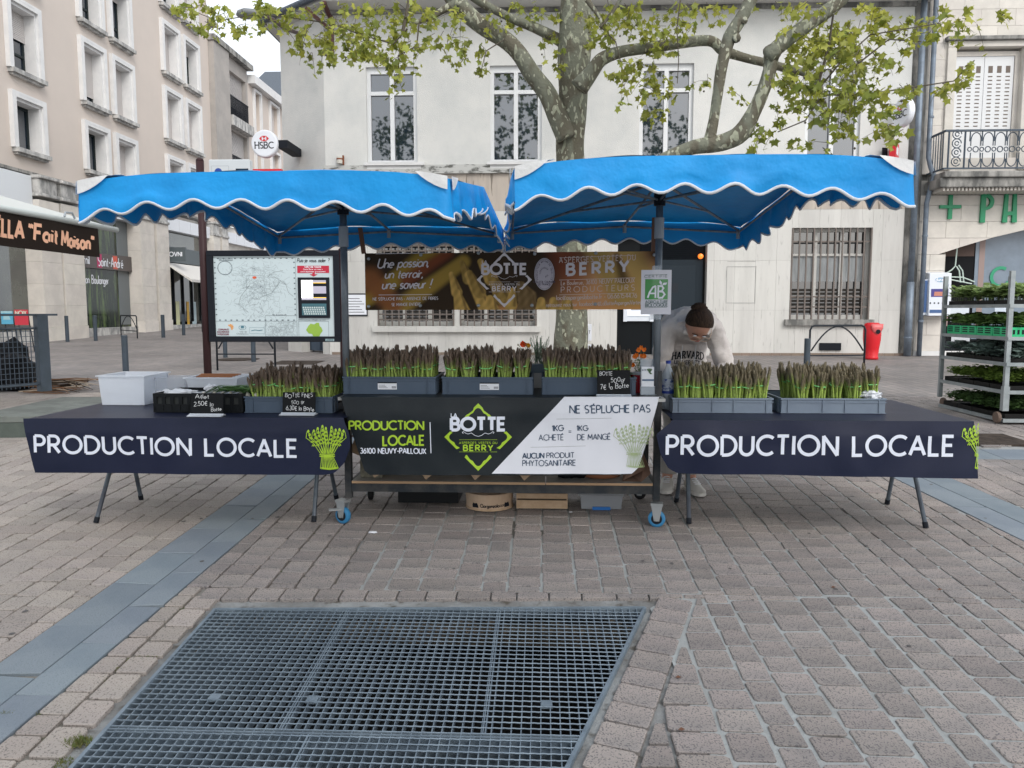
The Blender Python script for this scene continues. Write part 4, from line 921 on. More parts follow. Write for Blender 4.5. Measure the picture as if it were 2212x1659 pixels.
# stepped end of the building
w = MB(); fbox(w, fp, 33.0, 33.86, 5.4, 17.5, -2, -.02); w.obj('facade_return', m_pink, pk)
g2 = thing('apartment_building', 'lower grey and pink wing with loggias beyond the pink apartment building', 'building', (LX, 36, gz(36)))
w = MB(); fbox(w, fp, 33.87, 35.5, 5.4, 13.15, -1, .22); w.obj('pier', m_grey, g2)
holed(fp, 35.5, 38.2, 5.4, 13.15, [(35.75, 38.0, 10.45, 12.55), (35.75, 38.0, 7.75, 9.9)], .5).obj('bay_wall', m_grey, g2)
w = MB(); fbox(w, fp, 33.8, 38.3, 13.15, 13.4, -1, .3); w.obj('parapet', m_stoned, g2)
for z0, z1 in ((10.45, 12.55), (7.75, 9.9)):
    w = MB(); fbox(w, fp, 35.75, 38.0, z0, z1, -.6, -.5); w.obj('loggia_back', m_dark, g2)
    w = MB(); zz = z1
    while zz > z1-1.45: w.add([fp(35.78, zz, -.2), fp(37.97, zz, -.2), fp(37.97, zz-.055, -.18), fp(35.78, zz-.055, -.18)], [(3,2,1,0)]); zz -= .06
    w.obj('roller_shutter', m_shut, g2)
    w = MB(); fbox(w, fp, 35.72, 38.02, z0+.92, z0+.97, .05, .1)
    for k in range(24): fbox(w, fp, 35.74+k*.098, 35.765+k*.098, z0+.02, z0+.92, .06, .085)
    w.obj('railing', m_ink, g2)
    w = MB(); fbox(w, fp, 35.6, 38.15, z0-.45, z0, -.2, .3); w.obj('balcony_slab', m_sill, g2)
w = MB(); w.box(-24, -15.9, 33.1, 37.4, 13.2, 15.0); w.obj('setback_storey', m_pink, g2)
fs_ = plane_fn((-15.9, 0, 0), (0, 1, 0))
for a in (33.6, 35.0, 36.3):
    w = MB(); fbox(w, fs_, a, a+.8, 13.5, 14.7, 0, .03); w.obj('window', mat('warm_reflection_pane', (.55, .33, .2), .2), g2)  # the warm reflection is painted in as the pane's orange colour
w = MB(); w.box(-24, -15.6, 33, 37.7, 15.0, 15.2); w.obj('setback_roof', m_grey, g2)
w = MB(); fbox(w, fp, 33, 38.2, gb(35), 5.4, -1, -.1); w.obj('lower_wall', m_stone, g2)
g3 = thing('apartment_building', 'pink rendered wing with white cornice farthest down the left street', 'building', (LX, 44, gz(44)))
fw = [(38.95, 39.75), (41.2, 42.4), (44.0, 45.2)]; fr_ = [(10.5, 12.4), (7.9, 9.9), (5.8, 7.4)]
holed(fp, 38.2, 50, 5.4, 12.6, [(a, b, c, d) for a, b in fw for c, d in fr_], .2).obj('facade', m_pink, g3)
w = MB(); fbox(w, fp, 38.3, 50, 12.6, 13.0, -.5, .35); w.obj('cornice', m_white, g3)
w = MB(); fbox(w, fp, 38.2, 50, gb(40), 5.4, -.3, -.05); w.obj('lower_wall', m_stone, g3)
for a, b in fw:
    for c, d in fr_:
        w = MB(); fbox(w, fp, a-.12, a, c-.1, d+.12, 0, .12); fbox(w, fp, b, b+.12, c-.1, d+.12, 0, .12); fbox(w, fp, a, b, d, d+.12, 0, .12); fbox(w, fp, a-.1, b+.14, c-.22, c-.1, 0, .2); o_ = w.obj('window', m_white, g3)
        w = MB(); fbox(w, fp, a, b, c, d, -.22, -.18); w.obj('pane', m_glassD if (int(a)+int(c)) % 3 else m_shut, o_)
g4 = thing('distant_house', 'dark slate roof just showing over the far end of the left street', 'building', (-16, 60, gz(50)))
w = MB(); w.add([(-22, 56, 16.6), (-12, 56, 16.6), (-12, 62, 20.3), (-22, 62, 20.3), (-22, 56, 1), (-12, 56, 1)], [(0,1,2,3), (4,5,1,0)]); w.obj('roof', m_slate, g4)
w = MB(); w.box(-16.2, -15.9, 57.5, 57.8, 17, 18.6); w.obj('chimney', m_slate, g4)
# ================================================================ THE STALL
def tarp_mat(name, c, rough, bump):
    m = mat(name, c, rough, c2=tuple(q*.86 for q in c), scale=3, ramp=(.3, .7), bump=bump, bscale=5); return m
m_blue = mat('blue_canvas', (.0, .305, .74), .55, c2=(.0, .265, .66), scale=2.5, bump=.9, bscale=5.5)
bt = m_blue.node_tree; pb_ = bt.nodes['Principled BSDF']
m_trim = mat('white_trim', (.68, .70, .73), .6)
m_patch = mat('white_patch', (.72, .72, .72), .6, c2=(.6, .6, .6), scale=8, bump=.3, bscale=20)
m_tube = mat('steel_tube', (.22, .25, .28), .45, c2=(.13, .15, .17), scale=14, stretch=(1, 1, .3), metal=.4)
m_frame = mat('dark_steel', (.035, .042, .05), .5, c2=(.06, .06, .06), scale=9)
m_joint = mat('grey_joint', (.30, .33, .36), .5)
def canopy(label, FL, FR, BL, BR, zf, zb, mast, seed, frontlift):
    cx = (FL[0]+FR[0]+BL[0]+BR[0])/4; t = thing('market_parasol', label, 'parasol', (mast[0], mast[1], mast[2]), 'blue market parasols over the stall'); rd = random.Random(seed)
    def plan(u, w):
        a, b = (u+1)/2, (w+1)/2
        return (FL[0]*(1-a)+FR[0]*a)*(1-b)+(BL[0]*(1-a)+BR[0]*a)*b, (FL[1]*(1-a)+FR[1]*a)*(1-b)+(BL[1]*(1-a)+BR[1]*a)*b
    def zt(u, w):
        f = (1-w)/2; zc = (zf[0]*(1-u)/2+zf[1]*(1+u)/2)*f+zb*(1-f)
        return zc+frontlift*(1-u**4)+.15*(1-abs(w))+.06*(1-u*u)*(1-abs(w))
    def roof(a, b):
        u, w = a*2-1, b*2-1; x, y = plan(u, w); z = zt(u, w)
        z += .012*mnoise.noise(Vector((x*4, y*4, seed))) - .02*(abs(math.sin(math.pi*1.0*(u)))**2)*(1-abs(w))*.6
        return Vector((x, y, z))
    ro = MB().grid(roof, 44, 44).obj('canopy', m_blue, t, smooth=True)
    # valance: one strip round the four sides with a scalloped hem
    per = []
    N = 90
    for s in range(4):
        for i in range(N):
            k = i/N*2-1
            u, w = ((k, -1), (1, k), (-k, 1), (-1, -k))[s]; per.append((u, w, s))
    per.append(per[0])
    hem = []; vals = MB(); rows_ = 6; base_i = 0; grid = []
    dist = 0; prev = None
    nor = ((0, -1), (1, 0), (0, 1), (-1, 0))
    for u, w, s in per:
        x, y = plan(u, w); z = zt(u, w)
        if prev: dist += math.dist((x, y), prev)
        prev = (x, y); ph = dist/.212
        drop = .155-.0+.020*math.cos(2*math.pi*ph)+(.012*math.sin(dist*3+seed))
        edge = min(1, (1-abs(u if s in (0, 2) else w))*7)
        side = s in (1, 3)
        col = []
        for r in range(rows_+1):
            q = r/rows_; n = nor[s]
            fold = (.016 if side else .010)*q*math.sin(dist*(19 if side else 11)+seed+2*math.sin(dist*7)) + .02*mnoise.noise(Vector((dist*5, q*3, seed+4)))*q
            fold *= (.3+.7*edge); out = .006+.012*q+fold
            col.append(Vector((x+n[0]*out, y+n[1]*out, z-drop*q*(1-.0)-(.006*q*math.sin(dist*23+seed) if side else 0))))
        grid.append(col); hem.append(col[-1])
    k = len(vals.v)
    for col in grid: vals.v += [tuple(p) for p in col]
    for i in range(len(grid)-1):
        for r in range(rows_): vals.f.append((k+i*(rows_+1)+r, k+i*(rows_+1)+r+1, k+(i+1)*(rows_+1)+r+1, k+(i+1)*(rows_+1)+r))
    vals.obj('valance', m_blue, t, smooth=True)
    MB().tube(hem, .0075, 5, cap=False, flat=.6).obj('hem_trim', m_trim, t, smooth=True)
    for (u, w) in ((-1, -1), (1, -1), (1, 1), (-1, 1)):
        def pf(a, b):
            rr_ = .02+.16*a; an = math.pi/2*b; du, dw = rr_*math.cos(an)*1.15, rr_*math.sin(an)*1.0
            uu, ww = u*(1-du), w*(1-dw); x, y = plan(uu, ww); return Vector((x, y, zt(uu, ww)+.012))
        mb = MB().grid(pf, 5, 8)
        x, y = plan(u, w); z = zt(u, w)+.012
        # the patch folds over the corner onto both valances
        for (du, dw, nx, ny) in ((.17, 0, 0, w), (0, .13, u, 0)):
            P = [plan(u*(1-du*i/5), w*(1-dw*i/5)) for i in range(6)]; zz = [zt(u*(1-du*i/5), w*(1-dw*i/5))+.012 for i in range(6)]
            vs = []
            for i in range(6):
                d_ = .055*(1-(i/5)**2)+.004; vs += [(P[i][0]+nx*.017, P[i][1]+ny*.017, zz[i]), (P[i][0]+nx*.021, P[i][1]+ny*.021, zz[i]-d_)]
            mb.add(vs, [(2*i, 2*i+2, 2*i+3, 2*i+1) for i in range(5)])
        mb.obj('corner_patch', m_patch, t, smooth=True)
    # mast, hub, ribs, edge rails
    mx_, my_, mz_ = mast; hubz = zt(0, 0)-.10
    MB().tube([(mx_, my_, mz_), (mx_, my_, hubz)], .021, 14).obj('mast', m_tube, t, smooth=True)
    hb_ = MB(); hb_.tube([(mx_, my_, hubz-.17), (mx_, my_, hubz)], .034, 12); hb_.obj('hub', m_ink, t)
    MB().tube([(mx_, my_, hubz-.36), (mx_, my_, hubz-.24)], .028, 12).obj('slider', m_joint, t)
    for an in range(8):
        u, w = ((-1,-1),(0,-1),(1,-1),(1,0),(1,1),(0,1),(-1,1),(-1,0))[an]; x, y = plan(u*.97, w*.97); z = zt(u*.97, w*.97)-.035
        rb = MB(); rb.tube([(mx_, my_, hubz-.03), (x, y, z)], .009, 6); r_ = rb.obj('rib', m_tube, t)
        m1 = (mx_+(x-mx_)*.55, my_+(y-my_)*.55, hubz-.03+(z-hubz+.03)*.55)
        MB().tube([(mx_, my_, hubz-.14), m1], .007, 6).obj('strut', m_tube, r_)
        MB().tube([(x, y, z+.0), (x, y, z-.06)], .014, 8).obj('end_socket', m_joint, r_)
    Q = [plan(a*.97, b*.97)+(zt(a*.97, b*.97)-.05,) for a, b in ((-1,-1),(0,-1),(1,-1),(1,0),(1,1),(0,1),(-1,1),(-1,0))]
    for i in range(8): MB().tube([Q[i], Q[(i+1) % 8]], .008, 6).obj('edge_rail', m_tube, t)
    return t, zt, plan
canL = canopy('left blue canvas market parasol with white scalloped hem', (-2.085, 3.45), (-.42, 3.45), (-2.03, 5.9), (-.30, 5.9), (2.115, 2.125), 2.14, (-1.187, 4.6, 1.02), 3, .045)
canR = canopy('right blue canvas market parasol with white scalloped hem', (-.125, 3.45), (1.585, 3.45), (-.26, 5.9), (1.475, 5.9), (2.165, 2.175), 2.165, (.68, 4.6, 1.1), 9, .05)
# ---- trolley
TZ = 1.045
tro = thing('market_trolley', 'dark steel trolley on blue castors carrying the middle counter', 'trolley', (-.25, 4.8, gz(4.8)))
for x in (-1.185, .69):
    for y in (4.6, 5.12):
        mb = MB(); mb.box(x-.02, x+.02, y-.02, y+.02, gz(y)+.15, TZ-.02 if y > 5 else 1.19 if x > 0 else TZ); mb.obj('post', m_frame, tro)
for y in (4.6, 5.12): MB().box(-1.163, .668, y-.02, y+.02, .445, .495).obj('rail', m_frame, tro)
for x in (-1.185, .69): MB().box(x-.018, x+.018, 4.622, 5.098, .445, .49).obj('rail', m_frame, tro)
for x in (-1.185, .69): MB().box(x-.015, x+.015, 4.622, 5.098, TZ-.06, TZ-.025).obj('top_rail', m_frame, tro)
m_ply = mat('grey_ply', (.42, .42, .40), .7, c2=(.33, .33, .32), scale=5); m_plyedge = mat('ply_edge', (.42, .28, .17), .8)
for a, b in ((-1.16, .02), (.025, .665)):
    p_ = MB().box(a, b, 4.575, 5.14, .4985, .513).obj('shelf_board', m_ply, tro); MB().box(a, b, 4.571, 4.5745, .4985, .513).obj('board_edge', m_plyedge, p_)
MB().box(-1.2, .71, 4.44, 5.2, TZ-.022, TZ-.004).obj('counter_board', m_ply, tro)
m_castor = mat('castor_bracket', (.36, .38, .39), .4, metal=.6); m_tyre = mat('blue_tyre', (.03, .18, .36), .5); m_tyreb = mat('black_tyre', (.02, .02, .022), .7)
def castor(x, y, r, yaw, tm):
    gz_ = gz(y); c = Vector((x, y, gz_+r)); R = Matrix.Rotation(yaw, 3, 'Z')
    w = MB(); w.lathe([(r*.45, -.016), (r*.78, -.017), (r*.97, -.012), (r, 0), (r*.97, .012), (r*.78, .017), (r*.45, .016)], (0,0,0), 28, 'x'); w.v = [tuple(c+R @ Vector(p)) for p in w.v]; wh_ = w.obj('wheel', tm, tro, smooth=False)
    w = MB(); w.lathe([(r*.62, -.0185), (r*.62, .0185)], (0,0,0), 20, 'x'); w.v = [tuple(c+R @ Vector(p)) for p in w.v]; w.obj('rim', m_ink, wh_)
    w = MB()
    for s in (-1, 1): w.prism([(-.016, -.012), (.016, -.012), (.034, r+.035), (-.034, r+.035)], .004, (s*.022-.002, 0, 0), (0,1,0), (0,0,1), (1,0,0)); w.lathe([(.012, s*.025), (.012, s*.03)], (0,0,0), 10, 'x')
    w.box(-.03, .03, -.036, .036, r+.03, r+.045); w.v = [tuple(c+R @ Vector(p)) for p in w.v]; w.obj('bracket', m_castor, wh_)
    return wh_
w1 = castor(-1.215, 4.56, .052, math.radians(65), m_tyre)
mb = MB(); mb.obox((-1.25, 4.54, gz(4.5)+.095), (.045, .018, .004), Matrix.Rotation(.3, 3, 'Z')); mb.obj('brake_pedal', m_castor, w1)
castor(.69, 4.56, .052, math.radians(80), m_tyre); castor(-1.155, 5.05, .04, 0.3, m_tyreb); castor(.66, 5.12, .04, 1.2, m_tyreb)
# ---- folding tables
m_leg = mat('table_leg', (.10, .125, .15), .45, c2=(.06, .07, .09), scale=6, metal=.2)
def ftable(label, ax, x0, x1, y0, y1, z):
    t = thing('folding_table', label, 'table', ((x0+x1)/2, (y0+y1)/2, gz(4.8)), 'folding trestle tables'); MB().box(x0, x1, y0, y1, z-.04, z-.003).obj('tabletop', m_ply, t)
    for a, b, f1, f2 in ax:
        ap = Vector((a, b, z-.07))
        for f in (f1, f2):
            foot = Vector((f[0], f[1], gz(f[1])+.002)); top = ap+(foot-ap)*(-.0); mb = MB(); mb.tube([top, foot], .0135, 8); l_ = mb.obj('leg', m_leg, t)
            d = (ap-foot).normalized(); MB().tube([foot, foot+d*.035], .0165, 8).obj('rubber_foot', m_ink, l_)
        MB().bar((a, b-.28, z-.06), (a, b+.28, z-.06), .03).obj('bearer', m_frame, t)
        MB().bar((a, b-.03, z-.2), (a-.1, b, z-.06), .02).obj('brace', m_frame, t)
    return t
CZ = .935
ftable('left folding table with splayed grey steel legs under the dark cloth', [(-2.66, 4.75, (-2.737, 4.514), (-2.71, 5.002)), (-1.41, 4.8, (-1.402, 4.576), (-1.389, 5.054))], -2.88, -1.24, 4.38, 5.15, CZ)
ftable('right folding table with splayed grey steel legs under the navy cloth', [(.91, 4.83, (.894, 4.615), (.894, 5.062)), (2.24, 4.82, (2.294, 4.587), (2.274, 5.067))], .80, 2.36, 4.40, 5.28, CZ)
# ---- printed oilcloths
m_navyc = mat('navy_oilcloth', (.007, .011, .032), .42, c2=(.010, .014, .038), scale=2, bump=.06, bscale=160, spec=.3)
m_darkc = mat('charcoal_oilcloth', (.008, .012, .016), .40, c2=(.013, .018, .022), scale=2, bump=.06, bscale=160, spec=.3)
m_letter = mat('letter_white', (.68, .72, .82), .45); m_lime = mat('lime_print', (.36, .55, .03), .5); m_navp = mat('navy_print', (.02, .05, .10), .5)
class Cloth:
    def __init__(s, y0, slope, x0, z, seed): s.y0, s.k, s.x0, s.z, s.seed = y0, slope, x0, z, seed
    def Y(s, u, v):
        t = max(0, s.z-v); y = s.y0+s.k*(u-s.x0)-.014*min(1, t*12)
        y -= .020*mnoise.noise(Vector((u*2.6, v*2.6, s.seed)))*min(1, t*7)+.007*mnoise.noise(Vector((u*8, v*4, s.seed+3)))*min(1, .2+t*5)
        return y
    def __call__(s, u, v, off=0): return Vector((u, s.Y(u, v)-off, v))
    def uv(s, x, y):
        Y = s.y0
        for _ in range(4): p = at(x, y, Y); Y = s.Y(p[0], p[2])
        p = at(x, y, Y); return p[0], p[2]
def edge_fn(cl, P):   # pixel outline -> piecewise-linear t->(u,v)
    Q = [cl.uv(*p) for p in P]; L_ = [0]
    for a, b in zip(Q, Q[1:]): L_.append(L_[-1]+math.dist(a, b))
    def f(t):
        s = t*L_[-1]
        for i in range(len(Q)-1):
            if s <= L_[i+1] or i == len(Q)-2:
                k = (s-L_[i])/max(1e-9, L_[i+1]-L_[i]); return Q[i][0]+(Q[i+1][0]-Q[i][0])*k, Q[i][1]+(Q[i+1][1]-Q[i][1])*k
    return f
def drop_sheet(mb, cl, Lp, Rp, nu, nv, off=0):
    lf, rf = edge_fn(cl, Lp), edge_fn(cl, Rp)
    def f(a, b):
        (x0, z0), (x1, z1) = lf(b), rf(b)
        if off == 0 and b == 0: z0 = z1 = cl.z
        return cl(x0+(x1-x0)*a, z0+(z1-z0)*a, off)
    return mb.grid(f, nu, nv)
def asparagus_art(mb, fn, cx, cz, h, off, w, rnd):
    # line drawing of a tied asparagus bunch
    n = 9
    for i in range(n):
        t = (i/(n-1)-.5)*2; tw = .09*h*t; bx = cx+.16*h*t+.01; x1 = cx+.40*h*t+.02*h*rnd.uniform(-1, 1); z1 = cz+h*(.86+.12*math.cos(t*1.6)+rnd.uniform(-.04, .03))-h*.02; zt_ = cz+.30*h
        sw = .034*h
        for s in (-1, 1): ribbon(mb, [(bx+s*sw, cz+.02*h*abs(t)), (cx+tw+s*sw*.8, zt_), (cx+(x1-cx)*.62+s*sw*.9, cz+(z1-cz)*.66), (x1+s*sw*1.15, z1-.16*h), (x1+s*sw*.7, z1-.06*h), (x1, z1)], w, fn, off+.0001*(i % 3), .05)
        ribbon(mb, arc(bx, cz+.02*h*abs(t), sw, sw*.45, 0, 360, 8), w, fn, off, .05)
        for k in range(5):
            q = .58+.09*k; mx_ = cx+(x1-cx)*(.3+.7*q); mz = cz+(z1-cz)*q+.01*h; r = sw*(1.1-.12*k); ribbon(mb, [(mx_-r, mz), (mx_-r*.4, mz+.045*h), (mx_+.1*r, mz+.0*h), (mx_+r*.5, mz+.05*h), (mx_+r, mz+.01*h)], w, fn, off+.0002, .05)
            if k > 1: ribbon(mb, [(mx_-r, mz+.03*h), (mx_, mz+.06*h), (mx_+r, mz+.03*h)], w*1.2, fn, off+.0003, .05)
    for dz in (-.015, .02): ribbon(mb, [(cx-.17*h, zt_+dz*h), (cx, zt_+(dz-.012)*h), (cx+.17*h, zt_+dz*h)], w*1.5, fn, off+.0006, .05)
def fit(mb, s, cl, p0, p1, ytop, off=.0015, w=.16, sp=.17, **k):
    # lettering whose baseline runs between photo points p0 and p1, cap height up to ytop
    a, b = cl.uv(*p0), cl.uv(*p1); h = cl.uv(p0[0], ytop)[1]-a[1]; nat = text_lines(s, h, sp=sp, **{q: v for q, v in k.items() if q != 'step'})[1]; sx = (math.dist(a, b))/nat
    hs = 0
    for i, q in enumerate(text_lines(s, h, 0, 0, sp=sp, **{q: v for q, v in k.items() if q != 'step'})[0]):
        q = [(a[0]+x*sx*1.0, a[1]+(b[1]-a[1])*(x*sx/(b[0]-a[0]))+y) for x, y in q]; ribbon(mb, q, w*h, cl, off+.0008+.00012*(i % 4), k.get('step', .018))
def cloth(label, cl, x0, x1, y1, Lp, Rp, m, z, nu=60, sag=None):
    base = Vector(((x0+x1)/2, cl.y0, z)); mb = MB()
    def top(a, b):
        X = x0+(x1-x0)*a; Y = cl.Y(X, z)*(1-b)+y1*b; return Vector((X, Y, z+.0015*min(1, b*6)*mnoise.noise(Vector((X*6, Y*6, 1)))-(.010*(1-b*40)**2 if b*40 < 1 else 0)*0))
    mb.grid(top, nu, 20)
    k = len(mb.v); drop_sheet(mb, cl, Lp, Rp, nu*2, 24)
    o = mb.obj('tablecloth', m, None, smooth=True, base=base)
    return meta(o, label, 'tablecloth', 'printed oilcloths')
clL = Cloth(4.235, .06, -2.946, CZ, 1); clR = Cloth(4.315, .012, .71, CZ, 5); clC = Cloth(4.42, .012, -1.18, TZ, 9)
ccL = cloth('navy oilcloth on the left table printed PRODUCTION LOCALE beside whole lime asparagus', clL, -2.93, -1.13, 5.17, [(50, 908), (62, 966), (72, 1008), (76, 1021)], [(742, 905), (755, 938), (757, 966), (744, 1000), (722, 1022), (700, 1026)], m_navyc, CZ)
ccR = cloth('navy oilcloth on the right table printed PRODUCTION LOCALE, lime asparagus cut off', clR, .735, 2.40, 5.36, [(1452, 910), (1417, 938), (1428, 985), (1444, 1012), (1462, 1022), (1480, 1023)], [(2104, 910), (2108, 960), (2111, 1000), (2113, 1034)], m_navyc, CZ)
cc = cloth('charcoal and white oilcloth hanging as a trapezoid from the middle counter', clC, -1.185, .685, 5.18, [(735, 853), (762, 940), (788, 1018), (800, 1026)], [(1427, 856), (1404, 935), (1380, 1010), (1366, 1024), (1340, 1026)], m_darkc, TZ)
mb = MB(); fit(mb, 'PRODUCTION LOCALE', clL, (77, 977), (641, 986), 941, w=.175, sp=.25); mb.obj('lettering', m_letter, ccL)
mb = MB(); a_ = clL.uv(708, 1013); asparagus_art(mb, clL, a_[0], a_[1], clL.uv(708, 916)[1]-a_[1], .0015, .0034, random.Random(1)); mb.obj('asparagus_drawing', m_lime, ccL)
mb = MB(); fit(mb, 'PRODUCTION LOCALE', clR, (1441, 982), (2058, 983), 942, w=.175, sp=.25); mb.obj('lettering', m_letter, ccR)
class Cut:   # the print is cut by the cloth's right edge
    def __init__(s, cl): s.cl = cl
    def __call__(s, u, v, off=0):
        lim = 2.425; return s.cl(min(u, lim), v, off)
mb = MB(); a_ = clR.uv(2122, 1013); asparagus_art(mb, Cut(clR), a_[0], a_[1], clR.uv(2122, 912)[1]-a_[1], .0015, .0034, random.Random(1)); mb.obj('asparagus_drawing', m_lime, ccR)
mb = MB(); drop_sheet(mb, clC, [(1219, 857), (1062, 1023)], [(1424, 857), (1403, 935), (1379, 1010), (1365, 1023), (1340, 1024)], 90, 50, .0022); mb.obj('white_field', mat('banner_white', (.66, .68, .74), .45), cc, smooth=True)
mb = MB(); fit(mb, 'PRODUCTION', clC, (755, 928), (915, 928), 910, w=.2, sp=.17); fit(mb, 'LOCALE', clC, (828, 962), (916, 961), 942, w=.2); mb.obj('lime_lettering', m_lime, cc)
mb = MB(); fit(mb, '36100 NEUVY-PAILLOUX', clC, (779, 979), (920, 980), 968, w=.19, off=.0018); ribbon(mb, [clC.uv(929, 912), clC.uv(931, 979)], .005, clC, .0015, .1); mb.obj('white_lettering', m_letter, cc)
def logo(parent, cl, C0, s, mlime, mwhite, y_botte):
    # diamond of four scalloped brackets round the name; s = half diagonal in photo pixels, C0 = centre
    def Q(x, y): return cl.uv(C0[0]+x*s, C0[1]-y*s)
    mb = MB()
    for an, hx in ((0, .30), (1, .27), (2, .30), (3, .27)):
        c, n = math.cos(an*math.pi/2), math.sin(an*math.pi/2); ea, eb = {0: (.40, .40), 1: (.36, .17), 2: (.40, .40), 3: (.17, .36)}[an]
        outer = [(-ea, 1-ea), (0, 1), (eb, 1-eb)]; inner = []
        for k in range(25):
            x = (eb-.04)-(ea+eb-.08)*k/24; y = 1-.14-abs(x)+.042*abs(math.sin(x*math.pi*6.2)); inner.append((x, y+(.0)))
        P = outer+inner; P = [(x*c-y*n, x*n+y*c) for x, y in P]
        P = [Q(*p) for p in P]
        ar = sum(P[i][0]*P[(i+1) % len(P)][1]-P[(i+1) % len(P)][0]*P[i][1] for i in range(len(P)))
        fill(mb, P if ar > 0 else P[::-1], cl, .0016)
    mb.obj('logo_brackets', mlime, parent)
    F_ = lambda x, y: (C0[0]+x*s, C0[1]-y*s)
    mb = MB(); fit(mb, 'BOTTE', cl, F_(-.79, .21), F_(.79, .21), C0[1]-.56*s, w=.27, sp=.2, off=.002); fit(mb, 'LA', cl, F_(-.80, .59), F_(-.63, .59), C0[1]-.70*s, w=.2, off=.002)
    for sg in (-1, 1): ribbon(mb, [Q(sg*x, y) for x, y in ((.44, .10), (.47, .14), (.43, .16), (.38, .12), (.3, .09), (.2, .12), (.1, .05), (0, .02))], .012*s*4.4/1661*1.2, cl, .0018, .05)
    mb.obj('logo_name', mwhite, parent)
    mb = MB(); fit(mb, 'ASPERGES VERTES DU', cl, F_(-.56, -.2), F_(.56, -.2), C0[1]+.14*s, w=.16, sp=.3); ribbon(mb, [Q(-.56, -.08), Q(.56, -.08)], .0018, cl, .0015, .1); ribbon(mb, [Q(-.56, -.44), Q(.56, -.44)], .0018, cl, .0015, .1)
    fit(mb, 'BERRY', cl, F_(-.43, -.4), F_(.43, -.4), C0[1]+.24*s, w=.24, sp=.35); mb.obj('logo_region', mlime, parent)
logo(cc, clC, (1033, 944), 73, m_lime, m_letter, 0)
mb = MB(); fit(mb, "NE S'ÉPLUCHE PAS", clC, (1231, 892), (1404, 890), 876, w=.15, off=.0042); fit(mb, '1KG', clC, (1193, 931), (1216, 930), 919, w=.16, off=.0042); fit(mb, '1KG', clC, (1246, 930), (1269, 930), 919, w=.16, off=.0042)
fit(mb, 'ACHETÉ', clC, (1164, 951), (1217, 950), 939, w=.12, off=.0042); fit(mb, 'DE MANGÉ', clC, (1247, 950), (1318, 949), 938, w=.12, off=.0042); fit(mb, '=', clC, (1228, 938), (1234, 938), 926, w=.1, off=.0042)
fit(mb, 'AUCUN', clC, (1129, 990), (1175, 989), 979, w=.19, off=.0042); fit(mb, 'PRODUIT', clC, (1181, 989), (1240, 988), 978, w=.13, off=.0042); fit(mb, 'PHYTOSANITAIRE', clC, (1129, 1006), (1243, 1005), 994, w=.13, off=.0042); mb.obj('navy_lettering', m_navp, cc)
mb = MB(); 
for a, b in (((1202, 905), (1321, 903)), ((1146, 966), (1265, 963))): ribbon(mb, [clC.uv(*a), clC.uv(*b)], .0016, clC, .0042, .1)
mb.obj('rules', mat('grey_print', (.25, .28, .28), .5), cc)
mb = MB(); a_ = clC.uv(1369, 1009); asparagus_art(mb, clC, a_[0], a_[1], clC.uv(1369, 912)[1]-a_[1], .0042, .0022, random.Random(1)); mb.obj('asparagus_drawing', mat('pale_green_print', (.36, .45, .22), .5), cc)
# ================================================================ HANGING BANNER
BY = 5.62
bfn = lambda u, v, o=0: Vector((u, BY-o-.02*math.sin(u*2.3)-.004*math.sin(u*17+v*3), v-.03*math.sin((u+.96)/1.95*math.pi)*0))
class Flat:
    def __init__(s, fn, Y): s.fn, s.Yp = fn, Y
    def __call__(s, u, v, off=0): return s.fn(u, v, off)
    def uv(s, x, y): p = at(x, y, s.Yp); return p[0], p[2]
BF = Flat(bfn, BY-.01)
def sm(x, a, b): t = np.clip((x-a)/(b-a), 0, 1); return t*t*(3-2*t)
def seg(A, B, p, q, r0, r1, soft):   # soft capsule from p to q
    d = np.array(q)-np.array(p); L2 = d @ d; t = np.clip(((A-p[0])*d[0]+(B-p[1])*d[1])/L2, 0, 1); D = np.hypot(A-p[0]-t*d[0], B-p[1]-t*d[1]); r = r0+(r1-r0)*t; return 1-sm(D, r*(1-soft), r*(1+soft))
